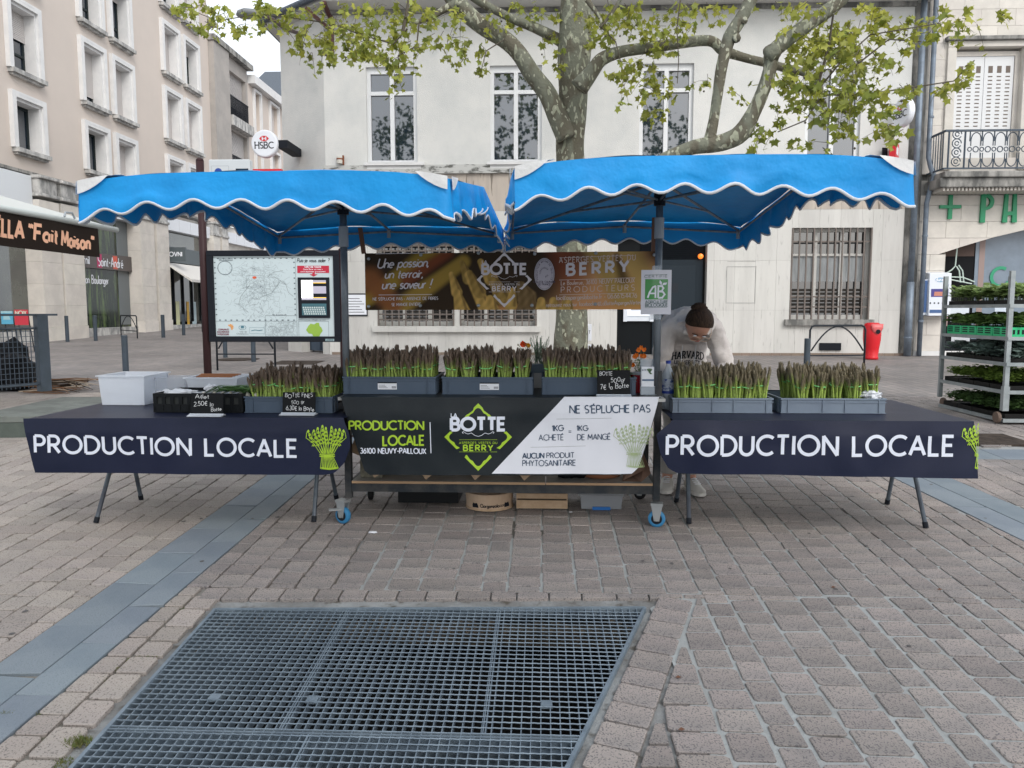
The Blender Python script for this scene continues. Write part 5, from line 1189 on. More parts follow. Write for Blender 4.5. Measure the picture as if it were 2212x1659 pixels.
def banner_cols(A, B):
    X = (A-A.min())/(A.max()-A.min())*635; Yp = (B.max()-B)/(B.max()-B.min())*130    # photo-like print coordinates
    col = np.zeros(A.shape+(3,)); col[:] = (.022, .015, .010)
    def mixc(m, c): nonlocal col; col = col*(1-m[..., None])+np.array(c)*m[..., None]
    def noise(sx, sy, k): return np.sin(X*sx+k)*np.sin(Yp*sy+k*1.7)
    for p, q, r0, r1, c, s in (((150, -5), (0, 110), 20, 14, (.16, .105, .02), .55), ((215, 20), (60, 135), 14, 20, (.17, .11, .025), .5), ((180, 0), (90, 60), 12, 14, (.10, .03, .015), .8), ((10, 60), (60, 120), 26, 20, (.13, .05, .02), .6)): mixc(seg(X, Yp, p, q, r0, r1, s)*.95, c)
    m = sm(X+Yp*.7, 440, 560); mixc(m*.95, (.30, .155, .07)); mixc(seg(X, Yp, (430, -10), (450, 60), 30, 30, .8)*.55, (.15, .04, .02))
    mixc(seg(X, Yp, (500, -10), (590, 150), 22, 34, .6)*.9, (.20, .135, .04)); mixc(seg(X, Yp, (560, -20), (640, 130), 26, 26, .5)*.85, (.21, .14, .045)); mixc(seg(X, Yp, (545, 10), (560, 60), 6, 12, .9)*.8, (.02, .012, .008))
    mixc(sm(X, 570, 635)*sm(Yp, 60, 0), (.015, .01, .008)); mixc(sm(Yp, 112, 130)*sm(X, 270, 300)*.8, (.30, .14, .05))
    # sharp spears
    for p, q, r, c in (((212, 22), (225, 60), 9, 0), ((225, 50), (268, 135), 13, 1), ((188, 48), (200, 90), 9, 1), ((200, 90), (212, 135), 13, 1), ((228, 45), (250, 90), 10, 0), ((252, 20), (275, 60), 11, 1), ((275, 55), (300, 100), 14, 0), ((340, 75), (352, 100), 16, 2), ((352, 100), (356, 135), 22, 2), ((272, 105), (276, 135), 14, 1), ((384, 110), (388, 135), 14, 1), ((410, 110), (414, 135), 14, 1), ((323, 85), (318, 120), 10, 1), ((440, 110), (436, 140), 16, 1)):
        cc_ = ((.18, .115, .035), (.27, .17, .05), (.10, .065, .03))[c]; r *= 1.35; m = seg(X, Yp, p, q, r*.45, r, .12); sh = .85+.2*np.sin(X*.35+Yp*.12)*np.cos(Yp*.14); col = col*(1-m[..., None])+np.array(cc_)*sh[..., None]*m[..., None]
        e = seg(X, Yp, (p[0]+r*.5, p[1]), (q[0]+r*.6, q[1]), 1.5, 3.5, .5); mixc(e*.6*m, (.05, .03, .015))
    return np.clip(col*2.7-.022, .005, .85)
ba, bb = BF.uv(787, 545), BF.uv(1421, 668)
bn = thing('hanging_banner', 'brown asparagus photo banner hanging at the back of the stall between two posts', 'banner', ((ba[0]+bb[0])/2, BY, bb[1]))
paint_grid('banner_sheet', lambda u, v, o=0: bfn(u, v+.03*(u-bb[0])/(ba[0]-bb[0])*(-.2), o), ba[0], bb[0], bb[1], ba[1], 420, 84, banner_cols, bn, rough=.75)
m_bt = mat('banner_letter', (.74, .68, .69), .5); m_btp = mat('banner_letter_pink', (.70, .56, .48), .5)
mb = MB()
fit(mb, 'Une passion,', BF, (814, 579), (924, 575), 559, w=.14, sp=.10, shear=.3, off=.004); fit(mb, 'un terroir,', BF, (830, 601), (912, 599), 582, w=.14, sp=.10, shear=.3, off=.004); fit(mb, 'une saveur !', BF, (824, 624), (928, 622), 604, w=.14, sp=.10, shear=.3, off=.004)
for a, b in (((811, 548), (930, 546)), ((817, 637), (932, 636))): ribbon(mb, [BF.uv(*a), BF.uv(*b)], .004, BF, .004, .1)
fit(mb, 'NE S\'ÉPLUCHE PAS * ABSENCE DE FIBRES', BF, (805, 649), (945, 647), 643, w=.17, off=.004); fit(mb, 'SE MANGE ENTIÈRE', BF, (845, 661), (908, 660), 655, w=.17, off=.004)
mb.obj('slogan', m_bt, bn)
mb = MB()
for a, b in (((1208, 557), (1370, 552)), ((1208, 605), (1372, 600)), ((1208, 637), (1370, 633))): ribbon(mb, [BF.uv(*a), BF.uv(*b)], .0035, BF, .004, .1)
fit(mb, 'ASPERGES VERTES DU', BF, (1208, 568), (1372, 562), 556, w=.12, sp=.42, off=.004); fit(mb, 'PRODUCTEURS', BF, (1212, 632), (1370, 627), 620, w=.12, sp=.5, off=.004)
fit(mb, 'Le Boulerue, 36100 NEUVY PAILLOUX', BF, (1212, 616), (1370, 610), 607, w=.14, sp=.22, off=.004); fit(mb, 'loic@aspergeslabotte.fr * 06.66.15.44.76', BF, (1202, 648), (1375, 643), 638, w=.14, sp=.14, off=.004)
fit(mb, 'retrouvez nous sur facebook  @LaBotteAspergesVertes', BF, (1180, 663), (1384, 657), 654, w=.14, sp=.13, off=.004); mb.obj('details', m_btp, bn)
mb = MB(); fit(mb, 'BERRY', BF, (1225, 594), (1356, 587), 571, w=.26, sp=.5, off=.005); mb.obj('region_name', m_bt, bn)
logo(bn, BF, (1089, 604), 60, m_bt, m_bt, 0)
c_ = BF.uv(1176, 592); mb = MB(); fill(mb, circ(c_[0], c_[1], .073, 30, .115), BF, .005); sl2 = mb.obj('quality_seal', mat('seal_grey', (.55, .50, .54), .5), bn)
mb = MB(); ribbon(mb, circ(c_[0], c_[1], .066, 30, .107)+[(c_[0]+.066, c_[1])], .002, BF, .0065, .1)
for k in range(18):
    a = math.radians(40+280*k/17); ribbon(mb, [(c_[0]+.024*math.cos(a), c_[1]+.012+.026*math.sin(a)), (c_[0]+.037*math.cos(a), c_[1]+.012+.040*math.sin(a))], .0035, BF, .0066, .1)
write(mb, 'COLLEGE CULINAIRE', .013, c_[0], c_[1]-.062, BF, .0066, w=.2, align='c'); write(mb, 'DE FRANCE', .013, c_[0], c_[1]-.08, BF, .0066, w=.2, align='c'); 
for k, ch in enumerate('PRODUCTEUR ARTISAN DE QUALITÉ'):
    a = math.radians(205-230*k/28); w_, st = G.get(ch, G[' '])
    for q in st:
        q = [(x-w_/2, y) for x, y in q]; t_ = a-math.pi/2; ribbon(mb, [(c_[0]+.049*math.cos(a)+(x*math.cos(t_)-y*math.sin(t_))*.011, c_[1]+.087*math.sin(a)+(x*math.sin(t_)+y*math.cos(t_))*.011) for x, y in q], .002, BF, .0066, .1)
mb.obj('seal_print', mat('seal_ink', (.07, .05, .08), .5), sl2)
for p in ((796, 559), (796, 662), (908, 550), (907, 660), (1033, 546), (1033, 660), (1155, 548), (1149, 660), (1287, 547), (1286, 657), (1413, 551), (1411, 660)):
    u, v = BF.uv(*p); mb = MB(); c3 = bfn(u, v, .004); mb.lathe([(.004, -.008), (.011, -.006), (.013, 0)], c3, 12, 'y'); mb.obj('eyelet', m_castor, bn)
def strap(a, b, lab):
    p, q = at(*a, BY+.02), at(*b, BY+.02); o = MB().bar(p, q, .028).obj('wooden_hanger', mat('hanger_wood', (.16, .075, .045), .7), None, base=Vector(q)); return meta(o, lab, 'batten')
strap((778, 492), (786, 548), 'brown wooden batten holding the banner top left corner'); strap((1413, 470), (1411, 548), 'brown wooden batten holding the banner top right corner')
# ================================================================ AB SIGN on the right post
AY = 4.55
AF = Flat(lambda u, v, o=0: Vector((u, AY-o, v)), AY)
a0, a1 = AF.uv(1384, 679), AF.uv(1451, 583)
ab = thing('certification_sign', 'white laminated organic farming certificate sheet with green square on right post', 'sign', ((a0[0]+a1[0])/2, AY, a0[1]))
mb = MB(); mb.box(a0[0], a1[0], AY, AY+.003, a0[1], a1[1]); mb.obj('sheet', mat('laminated_white', (.62, .62, .68), .2, coat=.6), ab)
g0, g1 = AF.uv(1393, 647), AF.uv(1443, 603); mb = MB(); fill(mb, [g0, (g1[0], g0[1]), g1, (g0[0], g1[1])], AF, .001); mb.obj('green_square', mat('organic_green', (.03, .26, .05), .25, coat=.6), ab)
mb = MB(); fit(mb, 'CERTIFIÉ', AF, (1392, 600), (1441, 599), 595, w=.14, sp=.35, off=.0015); fit(mb, 'AGRICULTURE', AF, (1394, 655), (1442, 655), 649, w=.15, off=.0015, sp=.22); fit(mb, 'BIOLOGIQUE', AF, (1394, 663), (1442, 662), 656, w=.15, off=.0015, sp=.22)
for a, b in (((1393, 594), (1441, 593)), ((1393, 665), (1441, 664))): ribbon(mb, [AF.uv(*a), AF.uv(*b)], .0018, AF, .0015, .1)
mb.obj('lettering', mat('sign_green_grey', (.06, .13, .12), .4), ab)
mb = MB(); S_ = lambda x, y: (g0[0]+(g1[0]-g0[0])*x, g0[1]+(g1[1]-g0[1])*y)
ribbon(mb, [S_(.12, .08), S_(.2, .35), S_(.34, .6), S_(.46, .66), S_(.46, .08)], .010, AF, .002, .02); ribbon(mb, [S_(.2, .3), S_(.46, .3)], .009, AF, .0022, .02)
ribbon(mb, [S_(.58, .08), S_(.58, .66), S_(.74, .66), S_(.8, .56), S_(.74, .42), S_(.6, .40), S_(.78, .38), S_(.86, .25), S_(.76, .09), S_(.58, .08)], .010, AF, .0021, .02)
fill(mb, [S_(.72, .68), S_(.62, .82), S_(.64, .96), S_(.74, .84)], AF, .002); fill(mb, [S_(.74, .7), S_(.92, .72), S_(.97, .84), S_(.8, .82)], AF, .002); mb.obj('ab_mark', m_wht, ab)
mb = MB(); mb.box(a0[0]+.065, a0[0]+.115, AY+.003, AY+.02, a1[1]-.01, a1[1]+.025); mb.box(a0[0]+.06, a0[0]+.12, AY+.003, AY+.02, a0[1]-.03, a0[1]+.01); mb.obj('tape', mat('clear_tape', (.6, .65, .7), .15, alpha=.35), ab)
# ================================================================ CRATES AND ASPARAGUS
m_crD = mat('crate_blue_grey', (.055, .085, .13), .5, c2=(.065, .095, .14), scale=4, bump=.04, bscale=40); m_crL = mat('crate_grey', (.16, .20, .26), .5, c2=(.18, .225, .285), scale=4, bump=.04, bscale=40)
def crate(label, x0, x1, y0, dep, z, h, m, ribs, inner=.9, sticker=None, slots=False):
    t = thing('plastic_crate', label, 'crate', ((x0+x1)/2, y0+dep/2, z), 'grey plastic crates of asparagus'); y1 = y0+dep; th = .006; g_ = .006
    mb = MB(); mb.box(x0+g_, x1-g_, y0+g_, y1-g_, z, z+.006)
    for a, b, c, d in ((x0+g_, x1-g_, y0+g_, y0+g_+th), (x0+g_, x1-g_, y1-g_-th, y1-g_), (x0+g_, x0+g_+th, y0+g_+th, y1-g_-th), (x1-g_-th, x1-g_, y0+g_+th, y1-g_-th)): mb.box(a, b, c, d, z+.006, z+h-.002)
    mb.obj('shell', m, t)
    for a, b, c, d in ((x0, x1, y0, y0+.012), (x0, x1, y1-.012, y1), (x0, x0+.012, y0+.012, y1-.012), (x1-.012, x1, y0+.012, y1-.012)): MB().box(a, b, c, d, z+h-.010, z+h).obj('rim', m, t, bev=.001)
    for zz in (z+h-.026, z+.0): mb = MB().box(x0+.001, x1-.001, y0+.001, y0+g_, zz, zz+.004); mb.box(x0+.001, x0+g_, y0+g_, y1-.001, zz, zz+.004); mb.box(x1-g_, x1-.001, y0+g_, y1-.001, zz, zz+.004); mb.obj('flange', m, t)
    for r in ribs: X = x0+(x1-x0)*r; MB().box(X-.002, X+.002, y0, y0+g_, z+.004, z+h-.01).obj('rib', m, t)
    for s in (0, 1):
        X = x0 if s == 0 else x1-g_
        for k in (.12, .3, .7, .88): MB().box(X, X+g_, y0+dep*k-.002, y0+dep*k+.002, z+.004, z+h-.01).obj('rib', m, t)
        MB().box(X+.0012*(1 if s == 0 else 0)-.0005, X+g_-.0006, y0+dep*.36, y0+dep*.64, z+h*.45, z+h*.72).obj('handle_recess', m_ink, t)
    if sticker:
        fn = plane_fn((0, y0+g_, 0)); X, w_ = sticker; mb = MB(); fbox(mb, fn, X, X+.115, z+.028, z+.072, 0, .0006); s_ = mb.obj('paper_label', m_wht, t)
        mb = MB(); fbox(mb, fn, X, X+.115, z+.065, z+.072, .0006, .001)
        for k in range(3): fbox(mb, fn, X+.005, X+.06-.008*k, z+.037+k*.008, z+.039+k*.008, .0006, .001)
        for k in range(9): fbox(mb, fn, X+.085+k*.003, X+.0865+k*.003, z+.034, z+.048, .0006, .001)
        mb.obj('barcode_print', m_ink, s_)
    return t
def spear_mesh(seed, L_, fat=1., light=0.):
    rd = random.Random(seed); n = 7; P = []; k = 0; mb = MB(); prof = [(0, .0064), (.3, .0062), (.55, .0058), (.66, .0066), (.74, .0086), (.82, .0092), (.89, .0086), (.95, .0062), (.985, .0034), (1, .0008)]
    bend = rd.uniform(-.006, .006); bend2 = rd.uniform(-.006, .006)
    mb.tube([(bend*(t*2)**2 if t > .4 else 0, bend2*(t*2)**2 if t > .4 else 0, t*L_) for t, r in prof], [r*fat for t, r in prof], n)
    cols = []
    for t, r in prof: cols += [t]*n
    for j in range(26):
        t = .40+.55*(j/26) if j > 5 else .12+.06*j; r = np.interp(t, [p[0] for p in prof], [p[1] for p in prof])*fat; a = j*2.4+rd.uniform(-.3, .3); bx, by = (bend*(t*2)**2 if t > .4 else 0), (bend2*(t*2)**2 if t > .4 else 0)
        ca, sa = math.cos(a), math.sin(a); hgt = (.020 if t > .6 else .012); o = .0022 if t > .6 else .001
        b0 = Vector((bx+ca*r, by+sa*r, t*L_)); tan = Vector((-sa, ca, 0)); w_ = .0042*fat
        mb.add([b0-tan*w_, b0+tan*w_, b0+Vector((ca*o, sa*o, hgt*.5))+tan*w_*.7, b0+Vector((ca*o*.6, sa*o*.6, hgt)), b0+Vector((ca*o, sa*o, hgt*.5))-tan*w_*.7], [(0,1,2,3,4)]); cols += [t+.06 if t > .55 else t+.25]*5
    me = mb.mesh('spear', attr_mat('asparagus_skin', .5), smooth=False)
    gr = np.array((.29+.03*light, .41+.03*light, .08)); gp = np.array((.42, .52, .17)); pu = np.array((.125+.055*light, .088+.065*light, .062+.03*light)); out = []
    for t in cols:
        k = min(1, max(0, (t-.56)/.26)); lo = gp*(1-min(1, t*2.5))+gr*min(1, t*2.5); c = lo*(1-k)+pu*k; c = c*rd.uniform(.82, 1.15); out.append(c)
    vc(me, out); return me
SPD = [spear_mesh(k, .216+.014*(k % 4-1), .9+.12*(k % 3), .0) for k in range(9)]; SPL = [spear_mesh(k+20, .224+.014*(k % 4-1), .9+.12*(k % 3), .8) for k in range(9)]
m_band = mat('green_rubber_band', (.25, .72, .25), .5)
def bundle_layout(rd, n, spread=1.):
    out = []
    for i in range(n):
        r = .0128*math.sqrt(i+.3)*.64; a = i*2.39996; x, y = r*math.cos(a), r*math.sin(a)*.85
        out.append((x, y, rd.randrange(9), rd.uniform(0, 6.28), (r*2.3)*math.cos(a)*spread+rd.uniform(-.07, .07), (r*2.3)*math.sin(a)+rd.uniform(-.07, .07), rd.uniform(-.008, .006), rd.uniform(.86, 1.1)))
    return out
ORD = ['first', 'second', 'third', 'fourth', 'fifth', 'sixth', 'seventh', 'eighth']
def band_mesh(rd): 
    P = [(.0375*math.cos(a)*1.02, .0345*math.sin(a), .006*math.sin(a+rd.uniform(0, .1))*1.) for a in np.linspace(0, 2*math.pi, 23)]; return MB().tube(P, .0034, 5, cap=False).mesh('rubber_band', m_band, smooth=True)
BM = [band_mesh(random.Random(k)) for k in range(3)]
joined = {}
def joined_bundle(k, LS):
    key = (k, LS is SPL)
    if key in joined: return joined[key]
    rd = random.Random(100+k); bmv = MB(); cols = []
    for x, y, s, rz, tx, ty, dz, sc in bundle_layout(rd, 15):
        me = LS[s]; R = (Matrix.Rotation(tx, 3, 'Y') @ Matrix.Rotation(-ty, 3, 'X') @ Matrix.Rotation(rz, 3, 'Z')); kk = len(bmv.v)
        bmv.v += [tuple(R @ Vector(v.co)*sc+Vector((x, y, dz+.012))) for v in me.vertices]; bmv.f += [tuple(i+kk for i in p.vertices) for p in me.polygons]
        cols.append(np.array([c.color[:3] for c in me.color_attributes['Col'].data]))
    kk = len(bmv.v); b = BM[k % 3]; bmv.v += [tuple(v.co+Vector((0, 0, .155))) for v in b.vertices]; bmv.f += [tuple(i+kk for i in p.vertices) for p in b.polygons]; cols.append(np.tile((.16, .55, .16), (len(b.vertices), 1)))
    me = bmv.mesh('asparagus_bundle', attr_mat('asparagus_skin', .5)); vc(me, np.concatenate(cols)); joined[key] = me; return me
def fill_crate(cname, xs, y0, z, LS, seed, back_rows=2, grp='asparagus bundles standing in the crates', bandz=.155):
    rd = random.Random(seed)
    for i, x in enumerate(xs):
        t = thing('asparagus_bundle', '%s asparagus bundle from left, front row, %s' % (ORD[i], cname), 'asparagus bundle', (x, y0+rd.uniform(-.004, .006), z+.007), grp)
        t.rotation_euler = (0, 0, rd.uniform(-.5, .5))
        for sx, sy, s, rz, tx, ty, dz, sc in bundle_layout(rd, 16, 1.1):
            o = bpy.data.objects.new('spear', LS[s]); C.objects.link(o); o.parent = t; o.location = (sx, sy, dz+.012); o.rotation_euler = (Matrix.Rotation(tx, 3, 'Y') @ Matrix.Rotation(-ty, 3, 'X') @ Matrix.Rotation(rz, 3, 'Z')).to_euler(); o.scale = (1, 1, sc)
        b = bpy.data.objects.new('rubber_band', BM[i % 3]); C.objects.link(b); b.parent = t; b.location = (0, 0, bandz+rd.uniform(-.012, .012)); b.rotation_euler = (rd.uniform(-.1, .1), rd.uniform(-.16, .16), 0)
    for r in range(back_rows):
        for i, x in enumerate(xs):
            o = place('asparagus_bundle', joined_bundle(rd.randrange(6), LS), None, (x+rd.uniform(-.006, .008), y0+.102+.088*r, z+.007+rd.uniform(-.006, .006)), (0, 0, rd.uniform(0, 6)))
            meta(o, '%s asparagus bundle from left, %s row, %s' % (ORD[i], ORD[r+1], cname), 'asparagus bundle', grp)
def lin(a, b, n): return [a+(b-a)*i/(n-1) for i in range(n)]
DZ = TZ+.002
crate('slate blue crate at the left end of the middle counter, with white label', -1.205, -.635, 4.565, .40, DZ, .105, m_crD, (.075, .90), sticker=(-.99, 0))
crate('slate blue crate in the middle of the middle counter, with white label', -.605, -.055, 4.565, .40, DZ, .105, m_crD, (.07, .93), sticker=(-.375, 0))
crate('slate blue crate at the right of the middle counter, behind the 7€ slate', -.005, .56, 4.575, .40, DZ, .105, m_crD, (.06, .95))
fill_crate('left crate on the middle counter', lin(-1.15, -.70, 7), 4.62, DZ, SPD, 1, 3); fill_crate('middle crate on the middle counter', lin(-.55, -.13, 5), 4.62, DZ, SPD, 2, 3); fill_crate('right crate on the middle counter', lin(.05, .49, 7), 4.63, DZ, SPD, 3, 3)
LZ = CZ+.003
crate('slate blue crate on the left table behind the BOTTE FINES slate', -1.785, -1.245, 4.50, .38, LZ, .098, m_crD, (.1, .9)); fill_crate('crate on the left table', lin(-1.71, -1.31, 7), 4.555, LZ, SPD, 4, 3)
crate('light grey ribbed crate at the left of the right table beside the post', .775, 1.375, 4.60, .50, LZ, .090, m_crL, (.07, .40, .61, .93)); fill_crate('left crate on the right table', lin(.85, 1.31, 7), 4.665, LZ, SPL, 5, 3)
crate('light grey ribbed crate in the middle of the right table holding white paper', 1.42, 2.04, 4.61, .50, LZ, .090, m_crL, (.07, .40, .61, .93)); fill_crate('right crate on the right table', lin(1.56, 1.97, 5), 4.675, LZ, SPL, 6, 3)
# white paper in the right crate
def crumple(name, label, cat, c, r, m, seed, sq=(1, 1, .6)):
    mb = MB(); 
    def f(a, b):
        th, ph = a*2*math.pi, (b-.5)*math.pi; d = Vector((math.cos(th)*math.cos(ph), math.sin(th)*math.cos(ph), math.sin(ph))); k = 1+.45*mnoise.noise(d*2.1+Vector((seed, 0, 0)))+.2*mnoise.noise(d*5+Vector((0, seed, 0))); return Vector(c)+Vector((d.x*sq[0], d.y*sq[1], d.z*sq[2]))*r*k
    mb.grid(f, 18, 12); o = mb.obj(name, m, None, base=Vector((c[0], c[1], c[2]-r*sq[2]))); return meta(o, label, cat)
m_paper = mat('white_paper', (.66, .68, .72), .7)
crumple('crumpled_paper', 'crumpled white paper at the right end of the right table crate', 'paper', (1.965, 4.66, LZ+.105), .055, m_paper, 3, (1.1, .8, .55))
# ---- slates
def slate(label, p0, p1, Yp, lines, base_z):
    FL_ = Flat(lambda u, v, o=0: Vector((u, Yp-o+.12*(v-base_z), v)), Yp); a, b = FL_.uv(*p0), FL_.uv(*p1)
    t = thing('price_slate', label, 'price sign', ((a[0]+b[0])/2, Yp, base_z), 'handwritten price slates')
    mb = MB(); fbox(mb, lambda u, v, o=0: FL_(u, v, o), a[0], b[0], base_z+.008, b[1], -.003, 0); mb.obj('board', mat('slate_black', (.008, .009, .011), .5), t)
    mb = MB(); mb.prism([(Yp-.045, base_z), (Yp+.03, base_z), (Yp+.03, base_z+.004), (Yp+.006, base_z+.006), (Yp+.006, base_z+.012), (Yp-.006, base_z+.012), (Yp-.006, base_z+.010), (Yp-.045, base_z+.003)], b[0]-a[0]+.01, (a[0]-.005, 0, 0), (0,1,0), (0,0,1), (1,0,0)); mb.obj('stand', mat('stand_white', (.62, .66, .72), .4), t)
    mb = MB(); rd = random.Random(len(label))
    for s, q0, q1, yt in lines: fit(mb, s, FL_, q0, q1, yt, off=.0012, w=.10, sp=.16, wob=.6, rnd=rd)
    mb.obj('chalk_writing', mat('chalk', (.75, .76, .77), .6), t)
slate('black slate written Aillet 2,50€ la Botte in front of the black crate', (412, 893), (480, 850), 4.37, [('Aillet', (420, 862), (450, 862), 853), ('2,50€ la', (418, 877), (460, 877), 868), ('Botte', (456, 887), (478, 886), 879)], LZ)
slate('black slate written BOTTE FINES 500 gr 6,30€ in front of the left table crate', (610, 892), (680, 848), 4.44, [('BOTTE FINES', (615, 859), (674, 858), 851), ('500 gr', (629, 873), (657, 872), 866), ('6,30€ la Botte', (618, 887), (678, 887), 878)], LZ)
slate('black slate written BOTTE 500gr 7€ la Botte before the right counter crate', (1290, 848), (1362, 800), 4.50, [('BOTTE', (1296, 813), (1323, 811), 805), ('500gr', (1320, 826), (1351, 825), 817), ('7€ la Botte', (1297, 840), (1358, 838), 830)], DZ)
# ================================================================ GOODS ON THE LEFT TABLE
m_pp = mat('translucent_plastic', (.82, .86, .92), .35, trans=.25, alpha=.78, ior=1.1, bump=.05, bscale=30)
def tub(name, label, x0, x1, y0, y1, z, h, m, flare=.012, cat='plastic box', rim=.012):
    t = thing(name, label, cat, ((x0+x1)/2, (y0+y1)/2, z)); mb = MB()
    def ring(f, zz): return [(x0-f, y0-f, zz), (x1+f, y0-f, zz), (x1+f, y1+f, zz), (x0-f, y1+f, zz)]
    R = ring(0, z)+ring(flare, z+h)+ring(flare-.004, z+h)+ring(-.004, z+.004)
    mb.add(R, [(3,2,1,0)]+[(k+i, k+(i+1) % 4, k+4+(i+1) % 4, k+4+i) for k in (0, 4, 8) for i in range(4)]+[(12,13,14,15)]); mb.obj('tub_body', m, t)
    q = flare+rim; mb = MB(); mb.add(ring(q, z+h)+ring(q, z+h+.008)+ring(flare-.006, z+h)+ring(flare-.006, z+h+.008), [(i, (i+1) % 4, 4+(i+1) % 4, 4+i) for i in range(4)]+[(4+i, 4+(i+1) % 4, 12+(i+1) % 4, 12+i) for i in range(4)]+[(12+i, 12+(i+1) % 4, 8+(i+1) % 4, 8+i) for i in range(4)]); mb.obj('tub_rim', m, t); return t
def P2(x, y, Y): p = at(x, y, Y); return p[0]
b1 = tub('storage_box', 'large translucent white plastic box at the left of the left table', at(221, 800, 4.86)[0], at(312, 800, 4.86)[0], 4.84, 5.14, LZ, .185, m_pp)
crumple('cloth_bundle', 'pale cloth bundle seen through the large translucent box', 'cloth', ((-2.50), 4.99, LZ+.045), .07, m_paper, 5, (1.2, .9, .6))
b2 = tub('storage_box', 'small clear plastic basket between the two white boxes with brown paper on top', at(330, 840, 4.98)[0], at(399, 840, 4.98)[0], 4.98, 5.15, LZ+.06, .10, mat('clear_plastic', (.6, .64, .7), .2, alpha=.38), .006)
MB().box(-2.33, -2.02, 4.96, 5.16, LZ, LZ+.058).obj('lower_tray', m_pp, b2)
mb = MB()
for k in range(4): mb.box(*(lambda q: (q[0], q[1], q[2], q[3], q[4], q[5]))((-2.30+k*.0, -2.06+.01*k, 5.0+k*.025, 5.02+k*.025, LZ+.168+.004*k, LZ+.174+.004*k)))
meta(mb.obj('paper_bags', mat('brown_kraft', (.30, .12, .05), .8), None, base=Vector((-2.18, 5.03, LZ+.168))), 'folded brown paper bags lying on the small clear basket', 'paper bags')
b3 = tub('storage_box', 'shallow translucent white plastic tray behind the garlic crate', at(414, 840, 4.92)[0], at(512, 840, 4.92)[0], 4.90, 5.15, LZ+.07, .10, m_pp, .02)
MB().box(-2.03, -1.72, 4.9, 5.14, LZ, LZ+.068).obj('lower_tray', mat('black_tray', (.015, .015, .017), .5), b3)
m_bk = mat('black_crate', (.012, .014, .016), .42)
gx0, gx1 = atZ(323, 893, LZ)[0], atZ(532, 893, LZ)[0]-.03; gy = 4.5
gc_ = thing('folding_crate', 'black slotted plastic crate of fresh garlic behind the Aillet slate', 'crate', ((gx0+gx1)/2, gy+.18, LZ))
h = .115; mb = MB().box(gx0, gx1, gy, gy+.36, LZ, LZ+.008); mb.obj('crate_floor', m_bk, gc_)
for y_ in (gy, gy+.352): MB().box(gx0, gx1, y_, y_+.008, LZ+h-.022, LZ+h).obj('top_rail', m_bk, gc_); MB().box(gx0, gx1, y_+.001, y_+.007, LZ+.008, LZ+.05).obj('lower_panel', m_bk, gc_)
for X in (gx0, gx1-.008): MB().box(X, X+.008, gy+.008, gy+.352, LZ+.008, LZ+h).obj('end_panel', m_bk, gc_)
k = 0; X = gx0
while X < gx1-.02:
    MB().box(X, X+.022, gy+.001, gy+.007, LZ+.05, LZ+h-.022).obj('upright', m_bk, gc_); MB().box(X+.006, X+.010, gy-.003, gy+.001, LZ+.012, LZ+.046).obj('rib', m_bk, gc_); X += .052
MB().box(gx0+.02, gx1-.02, gy+.012, gy+.016, LZ+.008, LZ+h-.02).obj('liner', mat('crate_inside', (.05, .055, .055), .6), gc_)
m_gar = mat('garlic_leaf', (.07, .17, .045), .5, c2=(.12, .24, .07), scale=20); m_bulb = mat('garlic_bulb', (.62, .60, .56), .45)
rg = random.Random(17)
for b in range(8):
    bx = gx0+.30+.055*b; t = thing('garlic_bunch', '%s green garlic bunch from the left in the black folding crate' % (ORD[b]), 'garlic', (bx, gy+.1, LZ+.07), 'fresh garlic bunches in the black crate')
    mb = MB(); c = Vector((bx-.02, gy+.04+rg.uniform(0, .06), LZ+h-.015)); mb.lathe([(.003, -.018), (.014, -.012), (.017, 0), (.010, .012), (.006, .02)], c, 10); mb.obj('bulb', m_bulb, t, smooth=True)
    for k in range(9):
        a = rg.uniform(-.55, .55); d = Vector((math.cos(a)*(1 if b < 5 else -1), math.sin(a), rg.uniform(-.02, .2))); L_ = rg.uniform(.12, .24); p0 = c+Vector((0, rg.uniform(-.01, .02), .008)); p1 = p0+d*L_*.55+Vector((0, 0, .028)); p2 = p0+d*L_+Vector((0, 0, rg.uniform(-.01, .03)))
        s = d.cross(Vector((0, 0, 1))).normalized(); w0 = .0055
        MB().add([p0-s*.003, p0+s*.003, p1+s*w0+Vector((0,0,.002)), p1-s*w0, p2, p1+Vector((0,0,-.003))], [(0,1,2,5,3), (3,5,2,4)]).obj('leaf', m_gar, t)
crumple('plastic_bag', 'crumpled white plastic bag in the left part of the black garlic crate', 'plastic bag', (gx0+.11, gy+.14, LZ+.10), .075, m_paper, 9, (1.5, 1, .35))
crumple('plastic_bag', 'small white plastic wrap above the garlic behind the Aillet slate', 'plastic bag', (gx0+.27, gy+.2, LZ+.125), .035, m_paper, 12, (1.2, .8, .7))
# ================================================================ ON THE MIDDLE COUNTER
m_stem = mat('plant_stem', (.10, .19, .07), .6); m_leafd = mat('plant_leaf', (.055, .12, .05), .6, c2=(.09, .17, .08), scale=30)
def flower(mb_, c, r, n=5, tilt=.5, rd=random):
    for k in range(n):
        a = 2*math.pi*k/n+rd.uniform(-.3, .3); d = Vector((math.cos(a), rd.uniform(-.7, .1), math.sin(a))).normalized(); s = d.cross(Vector((0, 1, 0))).normalized(); c = Vector(c)
        mb_.add([c, c+d*r*.6-s*r*.5, c+d*r+Vector((0,0,r*.2)), c+d*r*.6+s*r*.5], [(0,1,2,3)])
pot1 = thing('poppy_pot', 'small pot with one orange and one yellow poppy behind the middle crate', 'potted flower', (.02, 5.0, DZ))
MB().lathe([(.035, 0), (.045, .06), (.048, .065), (.044, .065), (.04, .04)], (.03, 5.02, DZ), 16).obj('pot', mat('terracotta', (.30, .12, .06), .8), pot1)
rf = random.Random(2); Yf = 5.02
